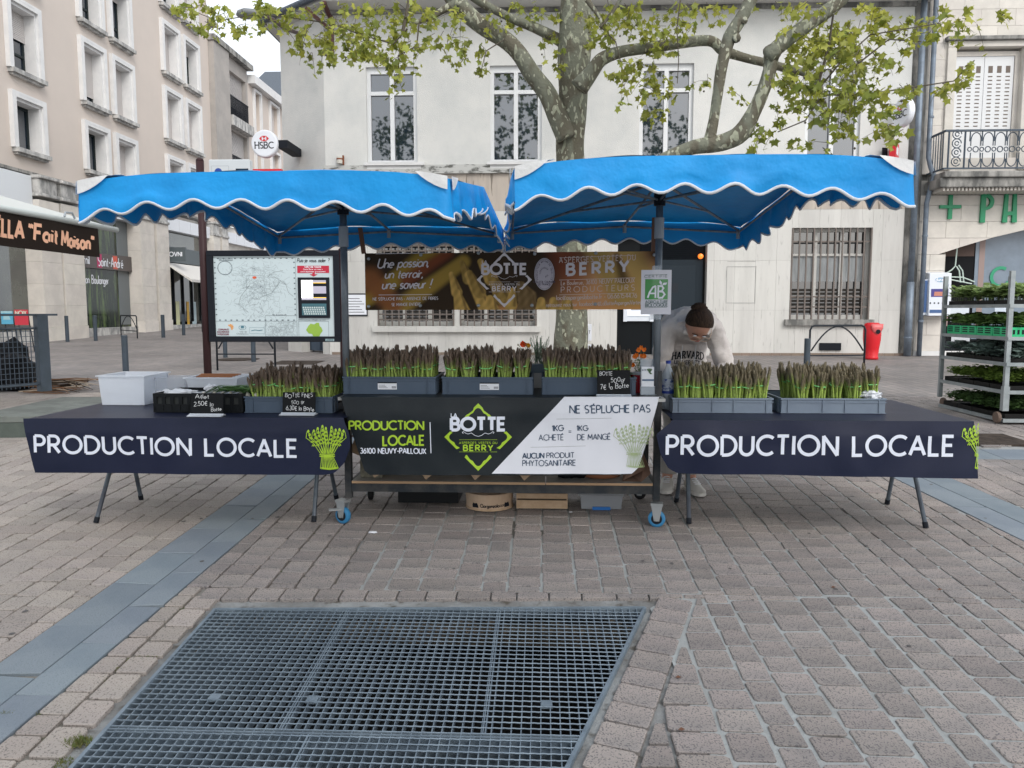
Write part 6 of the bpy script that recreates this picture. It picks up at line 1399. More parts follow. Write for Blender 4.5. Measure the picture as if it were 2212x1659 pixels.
for (x, y, cc_, r) in ((1130, 742, (.85, .07, .005), .024), (1141, 744, (.85, .35, .01), .019), (1119, 743, (.15, .12, .05), .006)):
    p = at(x, y, Yf); MB().tube([(.03, Yf, DZ+.06), (p[0]*.6+.012, Yf, DZ+.16), p], .0018, 5).obj('stem', m_stem, pot1); mb = MB(); flower(mb, (p[0], p[1], p[2]-.008), r, 8, rd=rf); flower(mb, (p[0], p[1], p[2]-.002), r*.7, 5, rd=rf); mb.obj('bloom', mat('petal_%g_%g' % cc_[:2], cc_, .5), pot1)
pot2 = thing('fennel_pot', 'feathery grey green fennel plant in a grey pot between two crates', 'potted plant', (at(1165, 780, 5.0)[0], 5.0, DZ))
px_ = at(1165, 780, 5.0)[0]; mb = MB(); mb.box(px_-.06, px_+.06, 4.95, 5.06, DZ+.10, DZ+.155); mb.obj('pot', mat('pot_bluegrey', (.12, .17, .22), .5), pot2); MB().box(px_-.05, px_+.05, 4.96, 5.05, DZ, DZ+.098).obj('stand', mat('stand_metal', (.3, .31, .32), .4, metal=.5), pot2)
mb = MB()
for k in range(44):
    a, t_ = rf.uniform(0, 6.28), rf.uniform(.05, .5); L_ = rf.uniform(.10, .2); d = Vector((math.cos(a)*t_, math.sin(a)*t_, 1)).normalized(); p0 = Vector((px_+rf.uniform(-.03, .03), 5.0, DZ+.15)); mb.tube([p0, p0+d*L_], .0016, 3)
    for j in range(22):
        q = p0+d*L_*(.3+.7*j/22); e = Vector((rf.uniform(-1, 1), rf.uniform(-1, 1), rf.uniform(.1, 1))).normalized()*rf.uniform(.010, .026); s = e.cross(d).normalized()*.0019; mb.add([q-s, q+s, q+e], [(0,1,2)])
mb.obj('feathery_foliage', mat('fennel_green', (.17, .25, .16), .6), pot2, kind='stuff')
pot3 = thing('wallflower_pot', 'orange wallflower in a pot beside the right post of the stall', 'potted flower', (at(1382, 800, 4.95)[0], 4.95, DZ)); X3 = at(1382, 800, 4.95)[0]
MB().lathe([(.035, 0), (.048, .07), (.05, .075), (.045, .075), (.04, .04)], (X3, 4.95, DZ), 16).obj('pot', mat('glass_pot', (.35, .38, .4), .3), pot3)
mb = MB()
for k in range(90):
    q = Vector((X3+rf.gauss(0, .018), 4.95+rf.gauss(0, .018), DZ+.08+rf.uniform(0, .10))); e = Vector((rf.uniform(-1, 1), rf.uniform(-1, 1), rf.uniform(-.2, 1))).normalized()*.03; s = e.orthogonal().normalized()*.004; mb.add([q, q+e*.5+s, q+e, q+e*.5-s], [(0,1,2,3)])
mb.obj('leaves', m_leafd, pot3, kind='stuff')
m_or = mat('orange_petal', (.80, .17, .005), .5)
for (x, y) in ((1385, 752), (1391, 756), (1379, 757), (1375, 768), (1371, 771), (1386, 769), (1392, 770), (1367, 789)):
    p = at(x, y, 4.92+rf.uniform(-.02, .02)); MB().tube([(X3, 4.95, DZ+.08), p], .0016, 4).obj('stem', m_stem, pot3); mb = MB(); flower(mb, p, .017, 6, rd=rf); flower(mb, p, .012, 4, rd=rf); mb.obj('bloom', m_or, pot3)
for (x, y) in ((1424-0, 0),):
    pass
lh = thing('leaflet_holder', 'clear acrylic stand of leaflets in front of the wallflower', 'leaflet holder', (at(1400, 840, 4.60)[0], 4.60, DZ)); LF = Flat(lambda u, v, o=0: Vector((u, 4.60-o, v)), 4.60)
a, b = LF.uv(1383, 846), LF.uv(1417, 776); a = (a[0], DZ)
MB().box(a[0], b[0], 4.615, 4.62, DZ, b[1]).obj('back_plate', mat('acrylic', (.5, .56, .62), .1, alpha=.45), lh); MB().box(a[0], b[0], 4.585, 4.588, DZ, DZ+.05).obj('front_lip', mat('acrylic', (.5, .56, .62)), lh); MB().box(a[0]-.003, b[0]+.003, 4.57, 4.63, DZ, DZ+.004).obj('acrylic_base', mat('acrylic', (.5, .56, .62)), lh)
m0, m1 = LF.uv(1384, 845), LF.uv(1416, 792); MB().box(m0[0]+.002, m1[0]-.002, 4.5885, 4.612, DZ+.006, m1[1]).obj('leaflets', m_wht, lh)
lf2 = Flat(lambda u, v, o=0: Vector((u, 4.588-o, v)), 4.588); mb = MB(); fit(mb, 'BOTTE', lf2, (1387, 801), (1396, 801), 798, off=.001); mb.obj('leaflet_title', m_navp, lh)
mb = MB(); asparagus_art(mb, lf2, lf2.uv(1403, 806)[0], lf2.uv(1403, 808)[1], .035, .001, .0012, random.Random(1)); mb.obj('leaflet_drawing', m_leafd, lh)
q0, q1 = lf2.uv(1387, 823), lf2.uv(1413, 819); mb = MB(); fill(mb, [(q0[0], q0[1]), (q1[0], q0[1]), (q1[0], q1[1]), (q0[0], q1[1])], lf2, .001); mb.obj('leaflet_band', mat('band_blue', (.10, .16, .25), .4), lh)
cu = thing('candle_jar', 'dark red glass jar half hidden behind the leaflet stand', 'jar', (at(1375, 820, 4.72)[0], 4.72, DZ)); MB().lathe([(.032, 0), (.034, .005), (.034, .11)], (at(1374, 820, 4.72)[0], 4.72, DZ), 18).obj('jar_glass', mat('red_glass', (.25, .01, .02), .15), cu); MB().lathe([(.037, .1105), (.037, .125), (.02, .128)], (at(1374, 820, 4.72)[0], 4.72, DZ), 18).obj('lid', m_joint, cu)
wb = thing('water_bottle', 'clear plastic water bottle with blue cap beside the right table crate', 'bottle', (at(1444, 860, 4.78)[0], 4.78, LZ)); X = at(1444, 860, 4.78)[0]-.005
MB().lathe([(.036, 0), (.040, .006), (.038, .03), (.040, .05), (.038, .07), (.040, .09), (.040, .20), (.036, .225), (.018, .262), (.014, .275), (.014, .283)], (X, 4.78, LZ), 24).obj('bottle_body', mat('bottle_plastic', (.6, .68, .76), .08, alpha=.42, coat=.5), wb, smooth=True)
MB().lathe([(.0155, .2835), (.0155, .30), (.013, .302)], (X, 4.78, LZ), 16).obj('cap', mat('cap_blue', (.01, .04, .30), .35), wb)
MB().lathe([(.0408, .115), (.0408, .19)], (X, 4.78, LZ), 24).obj('label', mat('bottle_label', (.50, .56, .66), .4, c2=(.06, .10, .30), scale=28, ramp=(.5, .56)), wb); MB().lathe([(.0411, .1), (.0411, .117)], (X, 4.78, LZ), 24).obj('label_band', mat('cap_blue', (.01, .04, .30)), wb)
# ================================================================ UNDER THE COUNTER
SZ = .5145
m_wood = mat('poplar_wood', (.50, .36, .24), .75, c2=(.42, .29, .18), scale=12, stretch=(1, 6, 1))
for k, (xa, xb, yb) in enumerate(((1000, 1003, 1041), (920, 925, 1042), (842, 846, 1041), (1160-20, 1143, 1041), (790, 800, 1030))):
    x = [ -.32, -.62, -.92, -.02, -.99][k]; 
    if k == 4: continue
    t = thing('wooden_crate', ['tilted light wooden crate end showing under the middle of the cloth', 'tilted light wooden crate end, second from left on the trolley shelf', 'tilted light wooden crate end, leftmost on the trolley shelf', 'tilted light wooden crate end nearest the black bag on the shelf'][k], 'wooden crate', (x, 4.85, SZ), 'wooden crates on the trolley shelf')
    R = Matrix.Rotation(math.radians(-38 if k != 2 else -30), 3, 'Y'); c = Vector((x-.035, 4.80, SZ+.134))
    for dz, dx_ in ((-.115, 0), (.0, 0)): mb = MB(); mb.obox(c+R @ Vector((-.0, 0, dz*.55)), (.12, .20, .004), R); mb.obj('slat', m_wood, t)
    for s in (-1, 1): mb = MB(); mb.obox(c+R @ Vector((s*.118, 0, 0)), (.004, .205, .07), R); mb.obj('side_board', m_wood, t); mb = MB(); mb.obox(c+R @ Vector((0, s*.20, 0)), (.114, .004, .068), R); mb.obj('end_board', m_wood, t)
t = MB().box(-1.13, -.99, 4.66, 4.95, SZ, SZ+.115).obj('concrete_block', mat('breeze_block', (.24, .23, .18), .95, bump=.8, bscale=60, c2=(.19, .18, .14), scale=12), None, base=Vector((-1.06, 4.8, SZ)), bev=.006); meta(t, 'grey breeze block on the left end of the trolley shelf', 'block')
t = thing('wooden_board', 'thin plywood crate lid leaning on the block at the left shelf end', 'board', (-1.0, 4.66, SZ+.1)); R = Matrix.Rotation(math.radians(24), 3, 'Y'); mb = MB(); mb.obox((-1.02, 4.64, SZ+.155), (.16, .004, .055), R); mb.obj('board_panel', m_wood, t); mb = MB(); mb.obox((-1.02, 4.634, SZ+.205), (.16, .006, .008), R); mb.obj('batten', m_wood, t)
crumple('bag', 'black bag on the trolley shelf under the white part of cloth', 'bag', (.19, 4.73, SZ+.05), .10, mat('black_fabric', (.012, .013, .014), .8), 4, (1.0, .8, .6))
t = thing('terracotta_bowl', 'wide terracotta bowl on the trolley shelf right of the black bag', 'bowl', (.37, 4.85, SZ)); MB().lathe([(.10, .002), (.125, .006), (.145, .05), (.15, .09), (.155, .10), (.14, .10), (.12, .03)], (.365, 4.78, SZ), 30).obj('bowl_body', mat('terracotta_bowl', (.36, .15, .075), .7), t, smooth=True); MB().lathe([(.158, .095), (.160, .103), (.152, .104)], (.365, 4.78, SZ), 30).obj('bowl_rim', mat('terracotta_bowl', (.36, .15, .075)), t)
t = thing('cardboard_sheet', 'folded brown cardboard at the right end of the trolley shelf', 'cardboard', (.58, 4.7, SZ)); m_card = mat('cardboard', (.23, .14, .10), .85)
mb = MB(); mb.add([(.49, 4.62, SZ), (.60, 4.60, SZ+.002), (.66, 4.62, SZ+.05), (.63, 4.74, SZ+.14), (.52, 4.8, SZ+.03)], [(0,1,2,3,4)]); mb.obj('flap', m_card, t)
mb = MB(); mb.add([(.49, 4.62, SZ+.004), (.62, 4.61, SZ+.075), (.60, 4.70, SZ+.165), (.50, 4.78, SZ+.07)], [(0,1,2,3)]); mb.obj('flap', m_card, t)
mb = MB(); mb.add([(.64, 4.63, SZ+.03), (.665, 4.7, SZ+.06), (.625, 4.75, SZ+.16), (.60, 4.66, SZ+.10)], [(0,1,2,3)]); mb.obj('flap', m_card, t)
t = thing('cheese_box', 'round pale wooden cheese box printed Gorgonzola under the trolley', 'wooden box', (-.345, 4.93, gz(4.93))); c = (-.345, 4.95, gz(4.93)+.0)
MB().lathe([(.15, 0), (.152, .004), (.152, .085), (.148, .085), (.146, .01)], c, 44).obj('box_body', mat('pale_veneer', (.56, .42, .30), .7, c2=(.5, .36, .25), scale=6), t); MB().lathe([(.155, .055), (.156, .105), (.15, .106)], c, 44).obj('box_lid', mat('pale_veneer', (.56, .42, .30)), t)
MB().lathe([(.156, .0), (.156, .012)], c, 44).obj('hoop', m_wood, t)
class Cyl:
    def __call__(s, u, v, o=0): a = u/.152; return Vector((c[0]+(.1535+o)*math.sin(a), c[1]-(.1535+o)*math.cos(a), c[2]+v))
mb = MB(); write(mb, 'Gorgonzola', .022, .012, .024, Cyl(), .001, w=.2, align='c', serif=0, sp=.12, step=.01); write(mb, 'DOP', .012, .093, .026, Cyl(), .001, w=.2, align='c', sp=.12, step=.01)
for u in (-.085, .135): fill(mb, [(u-.022, .018), (u+.024, .02), (u+.02, .036), (u+.012, .05), (u-.004, .046), (u-.018, .05), (u-.024, .036)], Cyl(), .001)
mb.obj('printed_name', m_ink, t)
t = thing('wooden_crate', 'flat pale wooden crate on the ground beside the round cheese box', 'wooden crate', (-.0, 4.95, gz(4.9))); g_ = gz(4.9)
for a, b, c_, d, e, f in ((-.165, .165, 4.86, 4.866, g_+.008, g_+.062), (-.165, .165, 5.12, 5.126, g_+.01, g_+.062), (-.165, .165, 4.862, 4.868, g_+.072, g_+.105), (.159, .165, 4.87, 5.12, g_+.01, g_+.11), (-.165, -.159, 4.87, 5.12, g_+.01, g_+.11)): MB().box(a, b, c_, d, e, f).obj('board', m_wood, t)
for k in range(4): MB().box(-.158, .158, 4.87+k*.063, 4.92+k*.063, g_+.012, g_+.018).obj('slat', m_wood, t)
MB().box(-.158, .158, 4.868, 5.11, g_+.063, g_+.07).obj('gap_shade_sheet', mat('dark_gap', (.05, .04, .03), .9), t)  # dark sheet standing in for the shade between the crate boards
t = tub('storage_box', 'clear shallow plastic box with blue clip on the ground under the trolley', .255, .51, 4.88, 5.1, gz(4.9)+.003, .088, mat('smoky_plastic', (.40, .42, .45), .3, alpha=.62), .008)
MB().box(.245, .52, 4.868, 5.11, gz(4.9)+.1, gz(4.9)+.112).obj('lid', mat('smoky_plastic', (.40, .42, .45)), t); MB().box(.325, .44, 4.866, 4.874, gz(4.9)+.0, gz(4.9)+.02).obj('blue_clip', mat('clip_blue', (.02, .16, .5), .4), t)
MB().box(-.95, -.55, 4.95, 5.3, gz(5)+.01, gz(5)+.12).obj('black_crate', m_bk, None, base=Vector((-.75, 5.1, gz(5)))); meta(bpy.data.objects['black_crate'], 'black crate in the shade under the left part of the trolley', 'crate')
# ================================================================ PERSON behind the right table
m_skin = mat('skin', (.50, .27, .19), .5, c2=(.46, .23, .16), scale=6); m_hood = mat('beige_hoodie', (.70, .645, .61), .92, c2=(.62, .57, .54), scale=5, bump=.35, bscale=240)
m_trou = mat('pale_trousers', (.40, .38, .35), .9, bump=.2, bscale=90); m_hair = mat('brown_hair', (.022, .013, .009), .62, c2=(.055, .032, .02), scale=40, stretch=(6, 1, 1), bump=.4, bscale=150); m_shoe = mat('cream_trainer', (.52, .50, .46), .6, bump=.2, bscale=60)
pe = thing('person', 'person in beige hoodie and glasses bending over the right table with hair tied up', 'person', (.97, 5.33, gz(5.33)))
def loft(mb, rings, n=24):
    # rings: (centre, right vec, forward vec) with lengths = half axes
    k = len(mb.v)
    for c, U, V in rings:
        c, U, V = Vector(c), Vector(U), Vector(V)
        for j in range(n): a = 2*math.pi*j/n; mb.v.append(tuple(c+U*math.cos(a)+V*math.sin(a)))
    for i in range(len(rings)-1):
        for j in range(n): mb.f.append((k+i*n+j, k+i*n+(j+1) % n, k+(i+1)*n+(j+1) % n, k+(i+1)*n+j))
    mb.f.append(tuple(k+j for j in reversed(range(n)))); mb.f.append(tuple(k+(len(rings)-1)*n+j for j in range(n))); return mb
def remesh(o, v, sm=6):
    q = o.modifiers.new('r', 'REMESH'); q.mode = 'VOXEL'; q.voxel_size = v; q.use_smooth_shade = True; q = o.modifiers.new('s', 'SMOOTH'); q.iterations = sm; q.factor = .5; return o
GP = gz(5.3); hipz = GP+.86
def torso(mb, e):
    loft(mb, [((.98, 5.50, GP+.74), (.155+e, 0, 0), (0, .11+e, .01)), ((.98, 5.50, GP+.86), (.165+e, 0, 0), (0, .115+e, .03)), ((.98, 5.45, GP+.98), (.140+e, 0, 0), (0, .10+e, .04)), ((.985, 5.37, GP+1.08), (.145+e, 0, 0), (0, .09+e, .06)), ((.99, 5.28, GP+1.15), (.165+e, 0, 0), (0, .07+e*.8, .08+e)), ((.99, 5.20, GP+1.18), (.165+e, 0, 0), (0, .045, .085+e)), ((.995, 5.13, GP+1.185), (.12+e*.8, 0, 0), (0, .03, .07+e)), ((1.0, 5.09, GP+1.18), (.06, 0, 0), (0, .02, .055))])
LSH, RSH = Vector((.825, 5.20, GP+1.105)), Vector((1.160, 5.20, GP+1.095))
LEL, REL = Vector((.79, 5.20, GP+.88)), Vector((1.215, 5.16, GP+.87)); LHA, RHA = Vector((.90, 5.03, GP+.775)), Vector((1.13, 4.98, GP+.79))
body = MB(); torso(body, -.015)
for s, e, h in ((LSH, LEL, LHA), (RSH, REL, RHA)): body.tube([s, (s+e)/2, e, (e+h)/2, h], [.048, .042, .035, .032, .023], 12)
for sx, k, f in ((-1, Vector((.93, 5.42, GP+.47)), Vector((.885, 5.40, GP+.075))), (1, Vector((1.03, 5.42, GP+.46)), Vector((1.045, 5.36, GP+.075)))):
    hp = Vector((.98+sx*.075, 5.50, GP+.82)); body.tube([hp, (hp+k)/2, k, (k+f)/2, f], [.082, .07, .052, .05, .036], 14); body.tube([f+Vector((0, .04, -.03)), f+Vector((sx*.01, -.06, -.04)), f+Vector((sx*.02, -.13, -.05))], [.036, .036, .026], 10)
NB, HC = Vector((1.0, 5.15, GP+1.17)), Vector((1.003, 5.015, GP+1.155)); body.tube([NB, HC], [.055, .055], 12)
# head, bowed: local axes (right, face-forward, crown-up) -> crown points to the viewer, face looks down
fwd = Vector((-.03, -.62, -.78)).normalized(); upv = Vector((.10, -.76, .62)); upv = (upv-fwd*upv.dot(fwd)).normalized(); rgt = upv.cross(fwd); rgt = fwd.cross(upv)
def hp_(x, y, z): return HC+rgt*x+fwd*y+upv*z
hk = len(body.v)
head = MB(); 
prof = [(-.095, .030, .03, .020), (-.085, .045, .042, .018), (-.06, .058, .06, .012), (-.03, .066, .075, .006), (.0, .071, .084, .0), (.035, .074, .090, -.004), (.07, .070, .086, -.008), (.095, .055, .068, -.010), (.112, .03, .038, -.010), (.118, .008, .010, -.010)]
loft(head, [(hp_(0, oy, z), rgt*w, fwd*d) for z, w, d, oy in prof], 24)
loft(head, [(hp_(0, .078, .0), rgt*.007, upv*.008), (hp_(0, .096, -.022), rgt*.013, upv*.009), (hp_(0, .080, -.034), rgt*.010, upv*.006)], 10)
for s in (-1, 1): loft(head, [(hp_(s*.072, -.005, -.0), fwd*.014, upv*.026), (hp_(s*.082, -.01, .002), fwd*.018, upv*.03)], 10)
body.v += head.v; body.f += [tuple(i+hk for i in f) for f in head.f]
for h_, sx in ((LHA, 1), (RHA, -1)):   # hands: palm + four fingers + thumb, reaching into the crate
    d = Vector((sx*.05, -.75, -.55)).normalized(); s = d.cross(Vector((0, 0, 1))).normalized(); n_ = s.cross(d)
    loft(body, [(h_, s*.022, n_*.015), (h_+d*.03, s*.033, n_*.014), (h_+d*.075, s*.038, n_*.012), (h_+d*.09, s*.034, n_*.010)], 12)
    for k, L_ in enumerate((.062, .072, .068, .052)):
        o = h_+d*.085+s*(-.028+.0187*k); m1 = o+d*L_*.5-n_*.004; body.tube([o-d*.012, m1, m1+(d*.6-n_*.8).normalized()*L_*.5], [.009, .0083, .0065], 8)
    o = h_+d*.03+s*(.03*sx); body.tube([o, o+(s*sx*.7+d*.6).normalized()*.035, o+(s*sx*.3+d*.9).normalized()*.062], [.011, .010, .0075], 8)
remesh(body.obj('body', m_skin, pe), .0065, 3)
hd = MB(); torso(hd, .022)
for s, e, h in ((LSH, LEL, LHA), (RSH, REL, RHA)):
    w_ = e+(h-e)*.86; hd.tube([Vector(((s.x-.99)*.35+.99, 5.18, GP+1.185)), Vector(((s.x-.99)*.8+.99, 5.19, GP+1.150)), s+Vector(((s.x-.99)*.04, .0, -.03)), (s+e*2)/3, e, (e+w_)/2, w_], [.065, .070, .072, .066, .062, .054, .040], 16)
# hood lying round the neck
P = []; R_ = []
for i in range(17): a = math.radians(-100+i*380/18.5*1.0); P.append((1.0+.098*math.sin(a), 5.115+.075*math.cos(a)-.0, GP+1.165+.055*math.cos(a))); R_.append(.026+.014*(1+math.cos(a))/2)
hd.tube(P, R_, 10); loft(hd, [((1.0, 5.23, GP+1.20), (.11, 0, 0), (0, .03, .06)), ((.99, 5.20, GP+1.25), (.10, 0, 0), (0, .04, .03)), ((.985, 5.16, GP+1.265), (.055, 0, 0), (0, .02, .01))], 16)
ho = remesh(hd.obj('hoodie', m_hood, pe), .008, 8)
for nm, sz_, st_ in (('folds', .11, .030), ('creases', .045, .012)):
    tx_ = bpy.data.textures.new(nm, 'CLOUDS'); tx_.noise_scale = sz_; tx_.noise_depth = 2; q = ho.modifiers.new(nm, 'DISPLACE'); q.texture = tx_; q.strength = st_; q.mid_level = .5; q.texture_coords = 'LOCAL'
tr = MB()
for sx, k, f in ((-1, Vector((.93, 5.42, GP+.47)), Vector((.885, 5.40, GP+.11))), (1, Vector((1.03, 5.42, GP+.46)), Vector((1.045, 5.36, GP+.11)))):
    hp = Vector((.98+sx*.075, 5.50, GP+.80)); tr.tube([hp, (hp+k)/2, k, (k+f)/2, f], [.10, .09, .075, .07, .065], 16)
loft(tr, [((.98, 5.50, GP+.70), (.15, 0, 0), (0, .12, 0)), ((.98, 5.50, GP+.9), (.165, 0, 0), (0, .125, .02))], 20); remesh(tr.obj('trousers', m_trou, pe), .012, 5)
for sx, f in ((-1, Vector((.882, 5.37, GP))), (1, Vector((1.05, 5.32, GP)))):
    yaw = Matrix.Rotation(math.radians(12 if sx > 0 else -14), 3, 'Z'); mb = MB()
    loft(mb, [(f+yaw @ Vector((0, .09, .035)), Vector((.03, 0, 0)), Vector((0, .012, .03))), (f+yaw @ Vector((0, .05, .05)), Vector((.038, 0, 0)), Vector((0, .01, .048))), (f+yaw @ Vector((0, 0, .05)), Vector((.042, 0, 0)), Vector((0, .02, .046))), (f+yaw @ Vector((0, -.06, .036)), Vector((.046, 0, 0)), Vector((0, .01, .03))), (f+yaw @ Vector((0, -.12, .028)), Vector((.044, 0, 0)), Vector((0, .008, .022))), (f+yaw @ Vector((0, -.155, .022)), Vector((.026, 0, 0)), Vector((0, .005, .014)))], 18)
    sh_ = mb.obj('shoe', m_shoe, pe, smooth=True); mb = MB()
    O = [(x*1.0, y) for x, y in ((-.035, .10), (.035, .10), (.046, .02), (.050, -.08), (.042, -.135), (.02, -.165), (-.02, -.165), (-.042, -.135), (-.050, -.08), (-.046, .02))]
    O = [tuple((yaw @ Vector((x, y, 0)))[:2]) for x, y in O]; mb.prism(O, .022, (f.x, f.y, GP-.002+.055*(f.y-5.3))); mb.obj('sole', mat('shoe_sole', (.62, .60, .56), .6), sh_, bev=.004)
    for k in range(4): y_ = -.02-.022*k; MB().tube([f+yaw @ Vector((-.022, y_, .092-.007*k)), f+yaw @ Vector((0, y_-.004, .099-.009*k)), f+yaw @ Vector((.022, y_, .092-.007*k))], .003, 5).obj('lace', m_wht, sh_)
# hair: cap over the crown, ending at a hairline, and a knot
ha = MB()
def hcap(a, b):
    th = a*2*math.pi; lim = math.radians(82-26*math.sin(th)+14*abs(math.cos(th))**3); ph = b*lim; x, y, z = .082*math.sin(ph)*math.cos(th), .097*math.sin(ph)*math.sin(th), .094*math.cos(ph)
    return hp_(x, y-.010, z+.030)+Vector((0, 0, 0))
ha.grid(hcap, 48, 14); hm = ha.obj('hair', m_hair, pe, smooth=True); q = hm.modifiers.new('s', 'SOLIDIFY'); q.thickness = .008
kn = MB(); 
def knot(a, b):
    th, ph = a*2*math.pi, (b-.5)*math.pi; d = Vector((math.cos(th)*math.cos(ph), math.sin(th)*math.cos(ph), math.sin(ph))); k_ = 1+.25*mnoise.noise(d*2.5); return hp_(.012, -.075, .095)+rgt*(d.x*.052*k_)+fwd*(d.y*.034*k_)+upv*(d.z*.034*k_)
kn.grid(knot, 18, 12); kn.obj('hair_knot', m_hair, hm, smooth=True)
# face details
for s in (-1, 1):
    ey = MB(); loft(ey, [(hp_(s*.030, .078, .004), rgt*.004, upv*.003), (hp_(s*.030, .083, .004), rgt*.012, upv*.007), (hp_(s*.030, .086, .004), rgt*.006, upv*.004)], 10); ey.obj('eye', m_wht, pe)
    MB().tube([hp_(s*.015, .090, .022), hp_(s*.032, .090, .027), hp_(s*.050, .078, .020)], .0032, 5).obj('eyebrow', m_hair, pe)
    er = MB(); R3 = [tuple(hp_(s*.086, -.004, -.035)+rgt*.012*math.cos(t)*0+fwd*.012*math.cos(t)+upv*.012*math.sin(t)) for t in np.linspace(0, 6.28, 13)]; er.tube(R3, .0013, 4).obj('earring', mat('silver', (.5, .5, .5), .3, metal=.9), pe)
mo = MB(); loft(mo, [(hp_(0, .070, -.060), rgt*.022, upv*.005), (hp_(0, .078, -.060), rgt*.014, upv*.004)], 12); mo.obj('mouth', mat('lips', (.40, .13, .10), .5), pe)
gl = MB()
for s in (-1, 1): gl.tube([hp_(s*.033+.028*math.cos(t), .100, -.004+.022*math.sin(t)) for t in np.linspace(0, 6.28, 17)], .0020, 5); gl.tube([hp_(s*.061, .099, .002), hp_(s*.080, .05, .004), hp_(s*.084, -.01, .004)], .0018, 5)
gl.tube([hp_(-.006, .101, .002), hp_(.006, .101, .002)], .002, 5); gl.obj('glasses', mat('glasses_frame', (.40, .28, .20), .3), pe)
# chest lettering and draw-strings lie on the front of the hoodie
def chest(u, v, o=0):   # u across, v along the chest (up)
    z = GP+.945+v; y = 5.292-(.28 if z < GP+.98 else .7)*(z-(GP+.98))+2.2*u*u; return Vector((.995+u, y-o, z))
t_ = MB(); write(t_, 'HARVARD', .046, .004, -.012, lambda u, v, o=0: chest(u, v-1.2*u*u, o), .004, w=.17, align='c', sp=.24, serif=.11, step=.004, sx=.66); write(t_, 'UNIVERSITY', .024, -.0, -.055, lambda u, v, o=0: chest(u, v, o), .004, w=.2, align='c', sp=.3, serif=.1, step=.004, sx=.9); t_.obj('chest_lettering', m_ink, pe)
for s in (-1, 1): MB().tube([chest(s*.045, .075, .012), chest(s*.046, .02, .012), chest(s*.045, -.07, .012)], .0022, 5).obj('drawstring', m_wht, pe)
# ================================================================ PLANE TREE
m_bark = bpy.data.materials.new('plane_bark'); m_bark.use_nodes = True
n = m_bark.node_tree.nodes; L = m_bark.node_tree.links; b = n['Principled BSDF']; b.inputs['Roughness'].default_value = .85
tc = n.new('ShaderNodeTexCoord'); mp = n.new('ShaderNodeMapping'); mp.inputs['Scale'].default_value = (1, 1, .5); L.new(tc.outputs['Object'], mp.inputs[0])
ns = n.new('ShaderNodeTexNoise'); ns.inputs['Scale'].default_value = 3; ns.inputs['Detail'].default_value = 3; L.new(mp.outputs[0], ns.inputs[0])
mv = n.new('ShaderNodeMix'); mv.data_type = 'VECTOR'; mv.inputs[0].default_value = .12; L.new(mp.outputs[0], mv.inputs[4]); L.new(ns.outputs['Color'], mv.inputs[5])
def blot(scale, lo, hi, col, prev):
    v = n.new('ShaderNodeTexNoise'); v.inputs['Scale'].default_value = scale; v.inputs['Detail'].default_value = 1.2; v.inputs['Roughness'].default_value = .4; L.new(mv.outputs[1], v.inputs[0])
    r = n.new('ShaderNodeMapRange'); r.inputs[1].default_value = lo; r.inputs[2].default_value = hi; L.new(v.outputs[0], r.inputs[0]); x = n.new('ShaderNodeMix'); x.data_type = 'RGBA'
    if isinstance(prev, tuple): x.inputs[6].default_value = (*prev, 1)
    else: L.new(prev, x.inputs[6])
    x.inputs[7].default_value = (*col, 1); L.new(r.outputs[0], x.inputs[0]); return x.outputs[2]
c_ = blot(7, .44, .54, (.155, .16, .12), (.115, .105, .075)); c_ = blot(17, .605, .625, (.29, .30, .22), c_); c_ = blot(26, .655, .67, (.38, .38, .29), c_)
L.new(c_, b.inputs['Base Color']); nb = n.new('ShaderNodeTexNoise'); nb.inputs['Scale'].default_value = 25; L.new(tc.outputs['Object'], nb.inputs[0]); bp = n.new('ShaderNodeBump'); bp.inputs['Strength'].default_value = .5; bp.inputs['Distance'].default_value = .03; L.new(nb.outputs[0], bp.inputs['Height']); L.new(bp.outputs[0], b.inputs['Normal'])
m_twig = mat('twig', (.09, .075, .055), .8)
m_leaf = bpy.data.materials.new('plane_leaf'); m_leaf.use_nodes = True; n2 = m_leaf.node_tree.nodes; L2 = m_leaf.node_tree.links; b2_ = n2['Principled BSDF']; b2_.inputs['Roughness'].default_value = .55
va = n2.new('ShaderNodeVertexColor'); va.layer_name = 'Col'; L2.new(va.outputs[0], b2_.inputs['Base Color']); tl = n2.new('ShaderNodeBsdfTranslucent'); L2.new(va.outputs[0], tl.inputs[0]); ms = n2.new('ShaderNodeMixShader'); ms.inputs[0].default_value = .38
L2.new(b2_.outputs[0], ms.inputs[1]); L2.new(tl.outputs[0], ms.inputs[2]); L2.new(ms.outputs[0], n2['Material Output'].inputs[0])
TY = 11.; tb = at(1240, 760, TY); tree = thing('plane_tree', 'mottled plane tree behind the stall with low drooping limbs and fresh leaves', 'tree', (tb[0], TY, gz(TY)))
